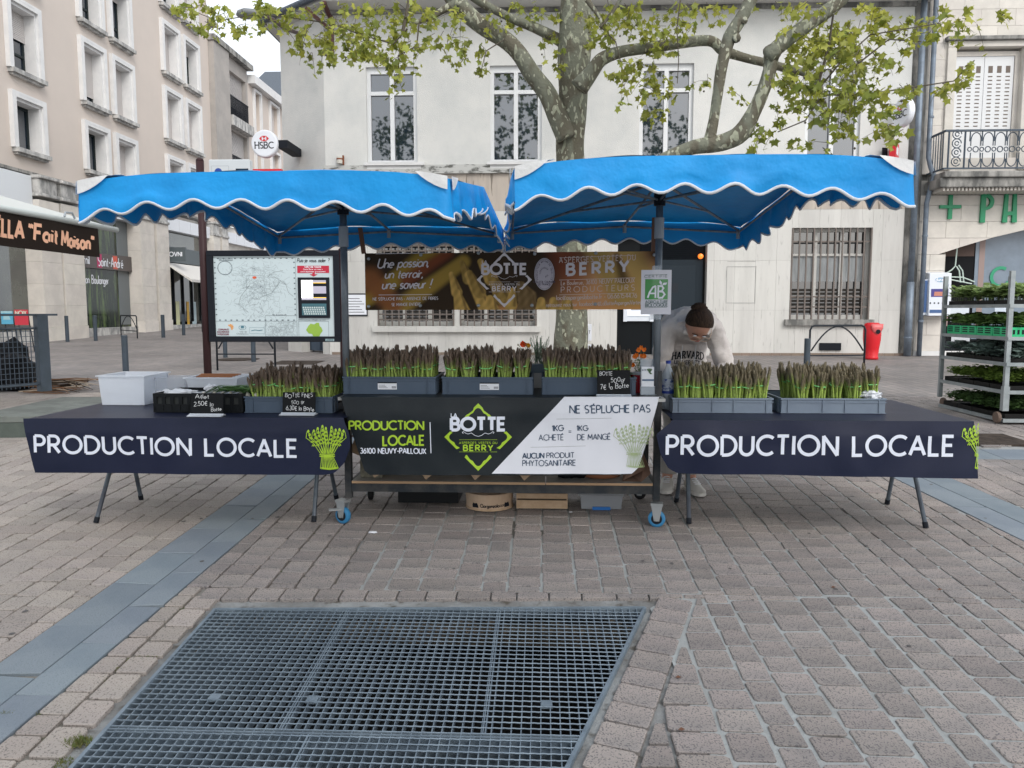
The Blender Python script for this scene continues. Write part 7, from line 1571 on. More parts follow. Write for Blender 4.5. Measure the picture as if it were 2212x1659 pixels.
def limb(name, P, W_, Y=None, n_=12, parent=tree):   # P: (px,py[,Y]) points, W_: widths in photo px
    pts = []; rad = []
    for p, w in zip(P, W_): Yp = p[2] if len(p) > 2 else (Y or TY); q = at(p[0], p[1], Yp); pts.append(Vector(q)); rad.append(w/2*Yp/F)
    # smooth
    Q = [pts[0]]; R_ = [rad[0]]
    for i in range(len(pts)-1):
        p0 = pts[max(i-1, 0)]; p1 = pts[i]; p2 = pts[i+1]; p3 = pts[min(i+2, len(pts)-1)]
        for k in range(1, 6):
            t = k/5; Q.append(.5*((2*p1)+(p2-p0)*t+(2*p0-5*p1+4*p2-p3)*t*t+(3*p1-p0-3*p2+p3)*t**3)); R_.append((rad[i]+(rad[i+1]-rad[i])*t)*(1+.05*mnoise.noise(Q[-1]*3)))
    mb = MB().tube(Q, R_, n_)
    mb.v = [tuple(Vector(v)+Vector((mnoise.noise(Vector(v)*2.5), mnoise.noise(Vector(v)*2.5+Vector((9,0,0))), 0))*.018) for v in mb.v]
    return mb.obj(name, m_bark, parent, smooth=True)
base_px = px(tb[0], TY, gz(TY)-.05)
limb('trunk', [(1232, base_px[1]+4), (1233, 740), (1234, 660), (1235, 560), (1234, 450), (1232, 340), (1233, 270), (1238, 190), (1241, 120), (1244, 40), (1246, -80), (1250, -220), (1252, -400)], [92, 72, 66, 64, 62, 58, 62, 62, 68, 66, 56, 46, 30], n_=22)
limb('limb', [(1225, 300), (1203, 250), (1180, 200), (1150, 160), (1120, 115), (1090, 85), (1040, 55), (990, 10), (940, -70), (900, -180)], [42, 42, 38, 36, 34, 34, 34, 38, 34, 24], Y=10.8)
limb('limb', [(1240, 115), (1210, 88), (1160, 62), (1110, 42), (1050, 12), (1000, -20)], [26, 24, 20, 17, 17, 14], Y=11.1)
limb('limb', [(1250, 190), (1278, 155), (1300, 128), (1340, 112), (1400, 103), (1460, 95), (1530, 88), (1560, 108), (1600, 122), (1650, 135), (1700, 148), (1740, 158), (1768, 185), (1775, 205)], [40, 30, 27, 24, 23, 22, 22, 22, 18, 17, 17, 16, 15, 10], Y=10.4)
limb('limb', [(1424, 343), (1450, 335), (1500, 318), (1540, 312), (1570, 305), (1600, 288), (1625, 245), (1645, 200), (1662, 150), (1668, 115), (1700, 85), (1750, 50), (1815, 0), (1860, -70), (1840, -190), (1700, -320), (1500, -400), (1252, -330)], [16, 24, 30, 34, 36, 38, 30, 28, 28, 32, 30, 30, 28, 26, 28, 30, 30, 30], Y=8.6)
limb('limb', [(1532, 305), (1543, 255), (1552, 190), (1562, 130), (1575, 80), (1600, 40), (1622, 0), (1650, -60), (1640, -180), (1560, -330)], [24, 22, 22, 24, 30, 28, 26, 24, 22, 20], Y=8.6)
for c0, r0 in (((1667, 115), 17), ((1590, 82), 9), ((1606, 44), 8)):
    q = Vector(at(*c0, 8.55)); mb = MB(); mb.grid(lambda a, b, q=q, r0=r0: q+Vector((math.cos(a*6.2832)*math.cos((b-.5)*3.1416), math.sin(a*6.2832)*math.cos((b-.5)*3.1416), math.sin((b-.5)*3.1416)))*r0*8.55/F*(1+.15*math.sin(a*19+b*7)), 14, 8); mb.obj('burr', m_bark, tree, smooth=True)
limb('limb', [(990, 5), (960, 20), (925, 40), (890, 52)], [18, 14, 12, 8], Y=10.6); limb('limb', [(1268, 0), (1282, 20), (1296, 40), (1300, 58)], [12, 10, 7, 4], Y=9.6)
limb('limb', [(1296, 60), (1320, 30), (1350, -20)], [6, 7, 8], Y=9.6)
# foliage masses in view: (px, py, rx, ry, Y, number of sprays, hue 0 green .. 1 yellow)
LOBE = []
for k in range(5):
    a = math.radians(90+(k-2)*62); rr_ = (1.0, .92, .70)[abs(k-2)]
    LOBE.append((a, rr_))
def leaf_poly():
    P = [(0, -.02)]
    order = sorted(LOBE, key=lambda t: t[0])
    for i, (a, r_) in enumerate(order):
        if i: am = (a+order[i-1][0])/2; P.append((math.cos(am)*.34, math.sin(am)*.34+.1))
        for da, q in ((-.22, .66), (0, 1), (.22, .66)): P.append((math.cos(a+da)*r_*q*.62, math.sin(a+da)*r_*q*.62+.1))
    return P
LP = leaf_poly(); LT = tessellate_polygon([[Vector((x, y, 0)) for x, y in LP]])
LVv = np.array([(x, y, -.10*(x*x+y*y)) for x, y in LP])
rl = np.random.default_rng(4); LV, LFc, LC = [], [], []; picked = []
def put_leaf(c, size, hue, down=.6):
    ax = rl.normal(size=3); ax[2] = ax[2]*.5-down*1.2; ax /= np.linalg.norm(ax)            # tip direction
    nn = rl.normal(size=3)+np.array([0, -.55, .75]); nn -= ax*(nn @ ax); nn /= np.linalg.norm(nn); s = np.cross(ax, nn)
    pts = (LVv[:, :1]*s+LVv[:, 1:2]*ax+LVv[:, 2:3]*nn*1.0)*size+np.array(c)
    base = np.array((.215, .27, .05))*(1-hue)+np.array((.40, .40, .06))*hue; col = base*rl.uniform(.65, 1.25)
    return pts, col
def spray(c, n_, sz, hue, spread):
    c = np.array(c); P = []
    e = c+np.array([rl.normal()*spread*.8, rl.normal()*spread*.5, -abs(rl.normal())*spread*1.1])
    tw.tube([tuple(c), tuple((c+e)/2+np.array([0, 0, .02])), tuple(e)], [.0045, .003, .0015], 3, cap=False)
    for k in range(n_):
        t = rl.uniform(.1, 1.05); q = c+(e-c)*t+rl.normal(size=3)*spread*.22; pts, col = put_leaf(q, sz*rl.uniform(.55, 1.25), min(1, max(0, hue+rl.normal()*.25)))
        picked.append((pts, col))
tw = MB()
MASS = [(450, 35, 55, 28, 9.2, 34, .5), (420, 15, 40, 16, 9, 12, .4), (500, 55, 22, 28, 9.3, 9, .6), (600, 20, 80, 22, 9.5, 40, .45), (690, 45, 80, 40, 9.6, 78, .6), (760, 80, 70, 45, 9.8, 66, .45), (830, 95, 70, 35, 10, 66, .45), (700, 100, 60, 20, 9.6, 24, .25), (850, 30, 90, 30, 10, 62, .55), (930, 70, 60, 40, 10, 48, .5), (955, 50, 40, 45, 10, 30, .55), (860, 135, 34, 22, 9.9, 14, .4), (868, 165, 16, 18, 9.9, 8, .55), (820, 118, 30, 12, 9.9, 12, .35), (1010, 90, 34, 40, 10.6, 16, .35), (1040, 120, 16, 40, 10.8, 10, .4), (1075, 40, 50, 30, 10.9, 24, .55), (1160, 20, 70, 20, 10.9, 36, .55), (1190, 95, 24, 45, 10.9, 16, .4), (1205, 140, 16, 20, 10.9, 6, .6),
        (1320, 25, 60, 28, 10.2, 46, .6), (1300, 60, 40, 36, 10.2, 34, .5), (1390, 40, 60, 40, 10.2, 46, .55), (1420, 90, 45, 30, 10.2, 26, .5), (1450, 55, 45, 30, 10.2, 26, .5), (1370, 130, 40, 22, 10.2, 22, .55), (1345, 150, 22, 28, 10.1, 12, .45), (1410, 165, 38, 26, 10.2, 24, .6), (1400, 200, 26, 30, 10.2, 14, .5), (1440, 185, 14, 24, 10.2, 7, .8), (1425, 225, 10, 24, 10.2, 6, .6), (1385, 238, 24, 10, 10.2, 6, .5), (1480, 20, 40, 20, 10.2, 22, .6), (1540, 15, 40, 14, 10, 14, .8), (1525, 150, 9, 30, 10, 4, .4), (1590, 195, 12, 12, 10, 4, .7),
        (1745, 80, 55, 36, 8.8, 74, .75), (1800, 85, 50, 38, 8.8, 70, .65), (1850, 70, 45, 34, 8.8, 40, .6), (1770, 130, 60, 40, 8.7, 66, .5), (1830, 150, 55, 45, 8.7, 66, .4), (1880, 110, 45, 30, 8.8, 34, .5), (1720, 165, 50, 30, 8.7, 36, .35), (1790, 200, 45, 45, 8.6, 50, .35), (1730, 205, 36, 30, 8.6, 22, .4), (1800, 260, 30, 36, 8.6, 24, .45), (1850, 200, 45, 36, 8.6, 40, .35), (1900, 225, 40, 34, 8.6, 34, .3), (1930, 270, 30, 26, 8.6, 22, .45), (1690, 245, 22, 30, 8.6, 12, .3), (1660, 280, 36, 16, 8.6, 14, .25), (1720, 300, 14, 20, 8.6, 6, .3), (1770, 310, 20, 14, 8.6, 8, .4),
        (1920, 55, 45, 22, 8.8, 22, .7), (1980, 65, 40, 30, 8.8, 26, .6), (2030, 30, 24, 26, 8.8, 14, .6), (1890, 15, 40, 14, 8.8, 18, .95), (1950, 190, 40, 14, 8.6, 14, .55), (2010, 190, 34, 10, 8.6, 12, .7), (2060, 170, 30, 18, 8.6, 8, .7), (2090, 140, 14, 14, 8.6, 4, .7), (2100, 40, 40, 20, 8.8, 12, .65), (2150, 20, 26, 14, 8.8, 5, .6), (2050, 55, 30, 20, 8.8, 12, .6), (1760, 10, 60, 14, 8.8, 14, .7), (1700, 5, 40, 10, 8.8, 8, .6), (1600, 5, 30, 12, 9, 6, .6)]
for cx_, cy_, rx, ry, Yd, ns_, hue in MASS:
    for k in range(int(ns_*(.31 if cx_ > 1690 else .36))+1):
        a, r_ = rl.uniform(0, 6.283), math.sqrt(rl.uniform(0, 1)); q = at(cx_+rx*r_*math.cos(a), cy_+ry*r_*math.sin(a), Yd+rl.normal()*.35)
        spray(q, int(rl.integers(4, 9)), .104, hue, .13)
for P in ([(1450, 335), ], ):
    pass
for P, w in (([(700, 48), (640, 40), (560, 30), (470, 45), (420, 25)], 3), ([(880, 62), (850, 95), (780, 75), (700, 45)], 4), ([(905, 50), (900, 100), (860, 120), (862, 170)], 4), ([(870, 70), (880, 20), (882, 0)], 8), ([(1770, 190), (1820, 130), (1880, 75), (1960, 62), (2030, 50)], 4), ([(1775, 205), (1860, 205), (1950, 192), (2060, 175), (2105, 130)], 4), ([(1768, 180), (1790, 100), (1800, 30), (1812, -10)], 6), ([(1775, 205), (1740, 260), (1680, 285)], 4), ([(1850, 140), (1920, 85), (1990, 90)], 4), ([(1300, 60), (1330, 90), (1345, 150)], 3), ([(1470, 0), (1462, 60), (1466, 130), (1463, 180)], 3), ([(1090, 85), (1050, 110), (1040, 150)], 3)):
    Yd = 9.8 if P[0][0] < 1700 else 8.7; Q = [at(x, y, Yd) for x, y in P]; tw.tube(Q, [w/2*Yd/F*(1-.6*i/len(Q)) for i in range(len(Q))], 5)
order = sorted(range(len(picked)), key=lambda i: picked[i][0][:, 1].mean())
vis = [i for i in order if 0 < px(*picked[i][0].mean(0))[0] < 2212 and 0 < px(*picked[i][0].mean(0))[1] < 345][:260]; vs_ = set(vis)
def leaf_obj(pts, col):
    c = pts.mean(0); me = bpy.data.meshes.new('leaf'); me.from_pydata([tuple(p-c) for p in pts], [], [tuple(t) for t in LT]); me.materials.append(m_leaf); vc(me, np.tile(col, (len(pts), 1))); place('leaf', me, tree, tuple(c))
for i in vis: leaf_obj(*picked[i])
for i in order:
    if i in vs_: continue
    pts, col = picked[i]; k = len(LV)*len(LP); LV.append(pts); LC.append(np.tile(col, (len(LP), 1))); LFc += [tuple(j+k for j in t) for t in LT]
# the crown above the picture and the canopy of the square behind the photographer, as the window panes mirror them
def crown(cx_, cy_, cz_, rx, ry, rz, n_, hue, sz, gap):
    global LFc
    for _ in range(n_):
        d = rl.normal(size=3); d /= np.linalg.norm(d); r_ = rl.uniform(.35, 1)**.5; c = np.array([cx_+rx*d[0]*r_, cy_+ry*d[1]*r_, cz_+rz*d[2]*r_])
        if mnoise.noise(Vector(c)*.55) < gap: continue
        if abs(px(*c)[0]-1106) < 1180 and px(*c)[1] > -20 and c[1] > 0: continue
        for k_ in range(5):
            pts, col = put_leaf(c+rl.normal(size=3)*.16, sz*rl.uniform(.7, 1.3), hue); k = len(LV)*len(LP); LV.append(pts); LC.append(np.tile(col*.9, (len(LP), 1))); LFc += [tuple(j+k for j in t) for t in LT]
crown(.6, 11, 10.5, 5.5, 3.6, 2.8, 900, .45, .2, .02)
me = bpy.data.meshes.new('foliage'); V_ = np.concatenate(LV); me.from_pydata((V_-np.array([tb[0], TY, gz(TY)])).tolist(), [], LFc); me.materials.append(m_leaf); vc(me, np.concatenate(LC))
fo = bpy.data.objects.new('foliage', me); C.objects.link(fo); fo.parent = tree; meta(fo, kind='stuff')
tw.obj('twigs', m_twig, tree, kind='stuff')
sb_ = MB()
for k in range(60):
    i = order[int(rl.integers(len(order)))]; c = picked[i][0].mean(0)+np.array([0, 0, -.09]); sb_.lathe([(.002, -.014), (.012, -.006), (.013, .003), (.004, .013)], c, 6)
sb_.obj('seed_balls', m_twig, tree, kind='stuff')
# second tree of the square, behind the viewer, only seen mirrored in the bank's windows
LV, LFc, LC = [], [], []
t2 = thing('plane_tree', 'tall plane tree on the square behind the viewer, mirrored in the bank windows', 'tree', (1.5, -3.5, gz(-3.5)))
crown(-2.0, -7.5, 8.5, 13., 2.5, 4.6, 3600, .3, .26, .0)
me = bpy.data.meshes.new('crown'); V_ = np.concatenate(LV); me.from_pydata((V_-np.array([1.5, -3.5, gz(-3.5)])).tolist(), [], LFc); me.materials.append(m_leaf); vc(me, np.concatenate(LC)*.6)
fo = bpy.data.objects.new('crown', me); C.objects.link(fo); fo.parent = t2; meta(fo, kind='stuff')
MB().tube([(1.5, -3.5, gz(-3.5)), (1.5, -3.6, 4), (1.2, -4, 8), (1, -4.3, 11)], [.3, .25, .2, .1], 12).obj('trunk', m_bark, t2, smooth=True)
# ================================================================ MAP BOARD
MY = 8.5
mapb = thing('map_board', 'large framed town map board on two brown posts behind the left parasol', 'map board', (at(595, 740, MY)[0], MY, gz(MY)))
for xx, top in ((445, 342), (742, 536)):
    p = at(xx, 700, MY); t_ = at(xx, top, MY)[2]; mb = MB(); mb.tube([(p[0], MY, gz(MY)), (p[0], MY, t_-.03)], .042, 18); mb.lathe([(.042, t_-.03), (.038, t_-.01), (.02, t_+.005)], (p[0], MY, 0), 18); mb.obj('post', mat('plum_brown_post', (.055, .028, .03), .45), mapb, smooth=True)
f0, f1 = at(451, 738, MY), at(735, 541, MY); x0, x1, z0, z1 = f0[0]+.03, f1[0]-.0, f0[2], f1[2]
mb = MB()
for a, b, c, d in ((x0, x1, z0, z0+.06), (x0, x1, z1-.06, z1), (x0, x0+.07, z0+.06, z1-.06), (x1-.07, x1, z0+.06, z1-.06)): mb.box(a, b, MY-.06, MY+.06, c, d)
mb.obj('board_frame', m_ink, mapb, bev=.004); MB().box(x0, x1, MY-.03, MY+.05, z0, z1).obj('housing', m_ink, mapb)
MFz = Flat(lambda u, v, o=0: Vector((u, MY-.034-o, v)), MY-.034); u0, v0 = x0+.072, z0+.062; u1, v1 = x1-.072, z1-.062; UW, VH = u1-u0, v1-v0
M_ = lambda x, y: (u0+UW*x, v0+VH*(1-y))
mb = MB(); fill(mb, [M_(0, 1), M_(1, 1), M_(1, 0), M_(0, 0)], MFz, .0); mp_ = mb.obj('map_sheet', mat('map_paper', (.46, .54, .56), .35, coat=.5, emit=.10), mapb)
def rect(mb, x0_, y0_, x1_, y1_, o): fill(mb, [M_(x0_, y1_), M_(x1_, y1_), M_(x1_, y0_), M_(x0_, y0_)], MFz, o)
def frame_(mb, x0_, y0_, x1_, y1_, o, w=.003): ribbon(mb, [M_(x0_, y0_), M_(x1_, y0_), M_(x1_, y1_), M_(x0_, y1_), M_(x0_, y0_)], w, MFz, o, .5)
rm = random.Random(21); mb = MB()
def streets(cx_, cy_, sx_, sy_, n_, lim, w):
    for k in range(n_):
        x, y = rm.gauss(cx_, sx_), rm.gauss(cy_, sy_); a = rm.choice((.3, 1.9, 1.2, 2.6))+rm.gauss(0, .3); l_ = rm.uniform(.006, .035)
        if not (lim[0] < x < lim[2] and lim[1] < y < lim[3]): continue
        P = [M_(x, y)]
        for j in range(2): a += rm.gauss(0, .35); x += l_*math.cos(a); y += l_*math.sin(a)*1.3; P.append(M_(x, y))
        ribbon(mb, P, w, MFz, .001+.0001*(k % 5), .5)
streets(.36, .38, .12, .20, 620, (.06, .06, .64, .78), .0016); streets(.55, .9, .09, .07, 260, (.42, .78, .67, .99), .0016)
mb.obj('map_streets', mat('map_street_line', (.24, .28, .30), .5), mapb, kind='stuff')
mb = MB()
for P in ([(.45, .26), (.5, .2), (.58, .18)], [(.5, .25), (.6, .35), (.62, .45), (.66, .5)], [(.56, .3), (.52, .38), (.48, .46), (.40, .5)], [(.3, .35), (.22, .5), (.2, .6), (.28, .7)]): ribbon(mb, [M_(*p) for p in P], .004, MFz, .002, .5)
mb.obj('map_main_roads', mat('map_road', (.22, .26, .27), .5), mapb)
mb = MB(); frame_(mb, .0, .02, .685, .81, .0025); frame_(mb, .42, .74, .685, 1.0, .0026); frame_(mb, .27, .24, .42, .38, .0027, .002); frame_(mb, .05, .03, .16, .055, .0028)
frame_(mb, .7, .81, .95, 1., .0025); ribbon(mb, [M_(.03, .15)]+[M_(.095+.06*math.cos(t), .145+.085*math.sin(t)) for t in np.linspace(3.14, 9.42, 25)], .006, MFz, .0029, .5)
for k in range(14): rect(mb, .03+.048*k, .022, .045+.048*k, .034, .0024); rect(mb, .03+.048*k, .79, .045+.048*k, .803, .0024)
for k in range(11): rect(mb, .004, .07+.065*k, .016, .085+.065*k, .0024); rect(mb, .668, .07+.065*k, .68, .085+.065*k, .0024)
mb.obj('map_borders', mat('map_line', (.13, .16, .18)), mapb)
mb = MB(); fill(mb, [M_(.34+.018*math.cos(t), .265+.016*math.sin(t)) for t in np.linspace(6.2, .0, 12)], MFz, .003); mb.obj('red_marker', mat('marker_red', (.7, .12, .05), .5), mapb)
mb = MB(); fit(mb, 'Plan de Châteauroux'.replace('â', 'a'), MFz, (475, 555.5), (497, 555.5), 553, off=.003); 
def mfit(mb, s, xa, xb, yb, yt, **k):
    a, b = M_(xa, yb), M_(xb, yb); h_ = VH*(yb-yt); nat = text_lines(s, h_, sp=k.get('sp', .17), shear=k.get('shear', 0))[1]; sx = (b[0]-a[0])/nat
    for i, q in enumerate(text_lines(s, h_, 0, 0, sp=k.get('sp', .17), shear=k.get('shear', 0))[0]): ribbon(mb, [(a[0]+x*sx, a[1]+y) for x, y in q], k.get('w', .14)*h_, MFz, k.get('off', .004)+.0001*(i % 4), .5)
mb = MB(); mfit(mb, 'Puis-je vous aider ?', .70, .965, .075, .03, shear=.25); mfit(mb, 'Plan de Chateauroux', .055, .155, .05, .036); mfit(mb, 'Plan du Centre ville', .48, .6, .735, .72); mfit(mb, "Communaute d'Agglomeration", .7, .93, .80, .788); mfit(mb, 'Ville de', .2, .26, .95, .935); mfit(mb, 'Chateauroux', .175, .275, .975, .96); mb.obj('map_titles', m_anth, mapb)
mb = MB(); mfit(mb, 'COMMUNAUTE', .02, .11, .925, .905, w=.2); mfit(mb, 'AGGLOMERATION', .01, .11, .955, .935, w=.2); mfit(mb, 'CASTELROUSSINE', .01, .11, .985, .965, w=.2); mb.obj('community_name', mat('map_maroon', (.18, .03, .06), .5), mapb)
mb = MB()
for k in range(6): a = math.radians(-60+k*38); c = M_(.125, .885); fill(mb, [(c[0], c[1]), (c[0]+.032*math.cos(a-.25), c[1]+.032*math.sin(a-.25)), (c[0]+.036*math.cos(a), c[1]+.036*math.sin(a)), (c[0]+.032*math.cos(a+.25), c[1]+.032*math.sin(a+.25))], MFz, .003+.0001*k)
mb.obj('flower_emblem', mat('map_orange', (.75, .3, .05), .5), mapb)
mb = MB(); ribbon(mb, [M_(.225+.03*math.cos(t), .89+.028*math.sin(t)) for t in np.linspace(-1, 4.14, 16)], .004, MFz, .003, .5); rect(mb, .212, .865, .238, .9, .003); mb.obj('town_crest', mat('map_teal', (.08, .2, .25), .5), mapb)
mb = MB(); frame_(mb, .285, .89, .41, .965, .003, .002); ribbon(mb, [M_(.3, .93), M_(.33, .92), M_(.36, .928), M_(.395, .92)], .008, MFz, .003, .5); mb.obj('river_emblem', mat('map_teal', (.08, .2, .25)), mapb)
mb = MB(); g_ = [(.78, .87), (.80, .84), (.83, .85), (.85, .83), (.87, .83), (.875, .87), (.89, .89), (.90, .93), (.88, .97), (.87, 1.0), (.82, 1.0), (.81, .97), (.78, .96), (.76, .92)]; g_ = [M_(*p) for p in g_]; fill(mb, g_[::-1] , MFz, .003); mb.obj('region_shape', mat('map_green', (.28, .45, .06), .5), mapb)
mb = MB(); rect(mb, .70, .12, .965, .21, .003); fill(mb, [M_(.80, .225), M_(.835, .255), M_(.87, .225)], MFz, .003); rect(mb, .825, .21, .845, .225, .003); mb.obj('red_notice', mat('notice_red', (.5, .02, .05), .5), mapb)
mb = MB(); mfit(mb, 'TAPEZ UNE TOUCHE', .76, .9, .145, .125, w=.2); mfit(mb, 'Cette Borne est mise a', .75, .91, .172, .155, w=.16); mfit(mb, 'votre disposition gratuitement', .725, .935, .2, .183, w=.16); mb.obj('notice_lettering', m_wht, mapb)
sxa, sya, sxb, syb = .705, .265, .965, .77
a, b = M_(sxa, syb), M_(sxb, sya); MB().box(a[0], b[0], MY-.055, MY-.0345, a[1], b[1]).obj('terminal', m_ink, mapb)
TF = Flat(lambda u, v, o=0: Vector((u, MY-.055-o, v)), MY)
def rT(mb, x0_, y0_, x1_, y1_, o=.001): fill(mb, [M_(x0_, y1_), M_(x1_, y1_), M_(x1_, y0_), M_(x0_, y0_)], TF, o)
mb = MB(); rT(mb, .735, .30, .83, .54); sc = mb.obj('screen', mat('lit_screen', (.8, .8, .8), .4, emit=1.6, emitc=(1, .98, .93)), mapb)
mb = MB(); rT(mb, .832, .30, .94, .33); rT(mb, .832, .375, .94, .465, .0012); rT(mb, .735, .52, .94, .545, .0015); mb.obj('screen_panels', mat('screen_grey', (.35, .33, .4), .4, emit=.35), mapb)
mb = MB(); rT(mb, .832, .33, .94, .338, .002); rT(mb, .832, .512, .94, .52, .002); mb.obj('screen_bars', mat('screen_yellow', (.8, .5, .05), .4, emit=.6), mapb)
mb = MB(); rT(mb, .735, .59, .94, .735); mb.obj('keypad_plate', mat('keypad_teal', (.05, .14, .17), .4), mapb); mb = MB()
for r in range(4):
    for k in range(10): rT(mb, .742+.0185*k+.004*r, .63+.026*r, .755+.0185*k+.004*r, .65+.026*r, .002)
mb.obj('keys', mat('keypad_key', (.5, .58, .58), .4), mapb, kind='stuff')
mb = MB(); a, b = at(693, 736, MY-.061), at(728, 731, MY-.061); ff_ = Flat(lambda u, v, o=0: Vector((u, MY-.0605-o, v)), MY-.0605); fill(mb, [ff_.uv(703, 737), ff_.uv(722, 737), ff_.uv(722, 732), ff_.uv(703, 732)], ff_, .001); mb.obj('maker_plate', mat('maker_plate', (.3, .42, .45), .5), mapb)
mb = MB(); fit(mb, 'LACROIX', ff_, (705, 736), (720, 736), 733, off=.002); mb.obj('maker_name', m_ink, mapb)
kx0, kx1 = at(455, 360, MY)[0], at(543, 360, MY)[0]; kz1 = at(500, 346, MY)[2]
mb = MB().box(kx0, kx1, MY-.05, MY+.05, kz1-.30, kz1); hs_b = mb.obj('header_box', mat('header_white', (.55, .58, .60), .4), mapb, bev=.01)
KF = plane_fn((0, MY-.05, 0)); mb = MB(); c = (kx0+.105, kz1-.135); fill(mb, circ(c[0], c[1], .042, 22), KF, .002); mb.obj('blue_disc', mat('disc_blue', (.02, .06, .30), .4), hs_b); mb = MB(); fill(mb, [(kx1-.155, kz1-.13), (kx1-.015, kz1-.13), (kx1-.015, kz1-.10), (kx1-.155, kz1-.10)][::1], KF, .002); mb.obj('dark_bar', m_ink, hs_b)
mb = MB(); ribbon(mb, [(kx0+.03, kz1-.29), (kx0+.03, kz1-.07), (kx0+.22, kz1-.07), (kx0+.22, kz1-.29)], .003, KF, .001, .5); mb.obj('outline', m_joint, hs_b)
# ================================================================ STREET FURNITURE
def bollard(bx, by, ty, w, lab):
    p = gnd(bx, by); t_ = at(bx, ty, p[1])[2]; r = w/2*p[1]/F; o = thing('bollard', lab, 'bollard', p, 'dark blue grey steel bollards')
    MB().tube([(p[0], p[1], p[2]-.02), (p[0], p[1], t_-.01)], r, 14).obj('bollard_shaft', m_navy, o, smooth=False); MB().lathe([(r*.98, t_-.0098), (r*.9, t_), (0.001, t_)], (p[0], p[1], 0), 14).obj('cap', m_navy, o)
for a in ((146, 738, 682, 8, 'bollard in front of the stone pillar, leftmost of those beyond the railing'), (207, 736, 681, 8, 'bollard before the bakery window, second from left'), (353, 729, 680, 8, 'bollard left of the OVNI shop entrance'), (397, 724, 679, 7, 'bollard in the middle of the OVNI shop front'), (272, 803, 724, 13, 'nearest thick bollard standing behind the white storage box'), (548, 781, 735, 10, 'bollard seen under the middle of the map board'), (487, 772, 735, 9, 'bollard seen under the left part of the map board'), (1742, 803, 731, 13, 'bollard at the left foot of the bicycle hoop near the red bin')): bollard(*a)
def hoop(p0, p1, ty, lab, r=.018):   # feet and top height in photo px
    a, b = Vector(gnd(*p0)), Vector(gnd(*p1)); zt_ = at(p1[0], ty, b.y)[2]; t = thing('bicycle_hoop', lab, 'bicycle stand', tuple((a+b)/2), 'steel bicycle stands'); d = (b-a); d.z = 0; L_ = d.length; d.normalize(); zb = (a.z+b.z)/2; h = zt_-zb
    P = lambda u, z: tuple(Vector((a.x, a.y, 0))+d*u+Vector((0, 0, zb+z)))
    MB().tube([P(0, 0), P(0, h-.08), P(.03, h-.02), P(.08, h), P(L_-.08, h), P(L_-.03, h-.02), P(L_, h-.08), P(L_, 0)], r, 8).obj('hoop_tube', m_anth, t, smooth=True)
    MB().tube([P(.03+(L_-.06)*k/16, h*.18+h*.80*math.sin(math.pi*(.10+.80*k/16))**1.0-.0) for k in range(17)], r*.75, 6).obj('inner_arch', m_anth, t, smooth=True)
    MB().tube([P(0, h*.32), P(L_, h*.32)], r*.7, 6).obj('crossbar', m_anth, t)
hoop((1747, 799), (1866, 797), 703, 'dark steel bicycle stand with inner arch before the barred window'); hoop((262, 727), (297, 732), 682, 'bicycle stand beside the bakery window on the left street'); hoop((437, 718), (463, 712), 680, 'small bicycle stand by the shop entrance, left of the map board')
hoop((470, 800), (595, 800), 690, 'bicycle stand standing behind the map board legs')
# red bin
p = gnd(1880, 776); t = thing('litter_bin', 'bright red plastic litter bin on the wall beside the drainpipes', 'bin', p); sc_ = p[1]/F; w2_ = 18*sc_; hb = at(1883, 697, p[1])[2]-p[2]
mb = MB(); cx_ = at(1883, 740, p[1])[0]
loft(mb, [((cx_, p[1]+.0, p[2]+hb*z), (w2_*w, 0, 0), (0, .17*w, 0)) for z, w in ((0, .78), (.06, .80), (.08, .74), (.3, .84), (.55, .98), (.7, 1.0), (.88, .95), (.97, .85), (1.0, .6))], 20); mb.obj('bin_body', mat('bin_red', (.62, .012, .02), .35), t, smooth=True)
mb = MB(); loft(mb, [((cx_+.03, p[1]-.165, p[2]+hb*z), (w2_*w, 0, 0), (0, .02, 0)) for z, w in ((.70, .15), (.76, .5), (.85, .66), (.97, .7))], 14); lid = mb.obj('bin_hood', mat('bin_pink', (.62, .12, .12), .35), t, smooth=True)
mb = MB(); mb.lathe([(.045, -.01), (.045, .0)], (cx_+.04, p[1]-.187, p[2]+hb*.76), 16, 'y'); mb.obj('opening', m_ink, lid)
# road sign behind the trunk
q = at(1245, 665, 13.); t = thing('road_sign', 'round red road sign with white plates half hidden behind the tree trunk', 'road sign', (q[0], 13.02, gz(13)))
MB().tube([(q[0]-.02, 13.05, gz(13)), (q[0]-.02, 13.05, q[2]+.3)], .03, 10).obj('pole', m_joint, t); MB().lathe([(.24, -.008), (.24, 0)], (q[0]-.05, 13., q[2]), 30, 'y').obj('sign_disc', m_red, t); MB().lathe([(.17, -.004), (.17, 0)], (q[0]-.05, 12.99, q[2]), 30, 'y').obj('disc_centre', m_wht, t)
for y0_, y1_, k in ((700, 736, 0), (744, 768, 1)):
    a, b = at(1225, y1_, 13.), at(1278, y0_, 13.); pl_ = MB().box(a[0], b[0], 12.99, 13.0, a[2], b[2]).obj('plate', m_wht, t, bev=.01); mb = MB()
    if k == 0: write(mb, 'SAUF DESSERT', .05, b[0]-.02, (a[2]+b[2])/2-.02, plane_fn((0, 12.99, 0)), .002, align='r', step=1)
    else: fill(mb, [(b[0]-.12, a[2]+.03), (b[0]-.05, a[2]+.03), (b[0]-.085, a[2]+.14)], plane_fn((0, 12.99, 0)), .002)
    mb.obj('plate_print', m_ink, pl_)
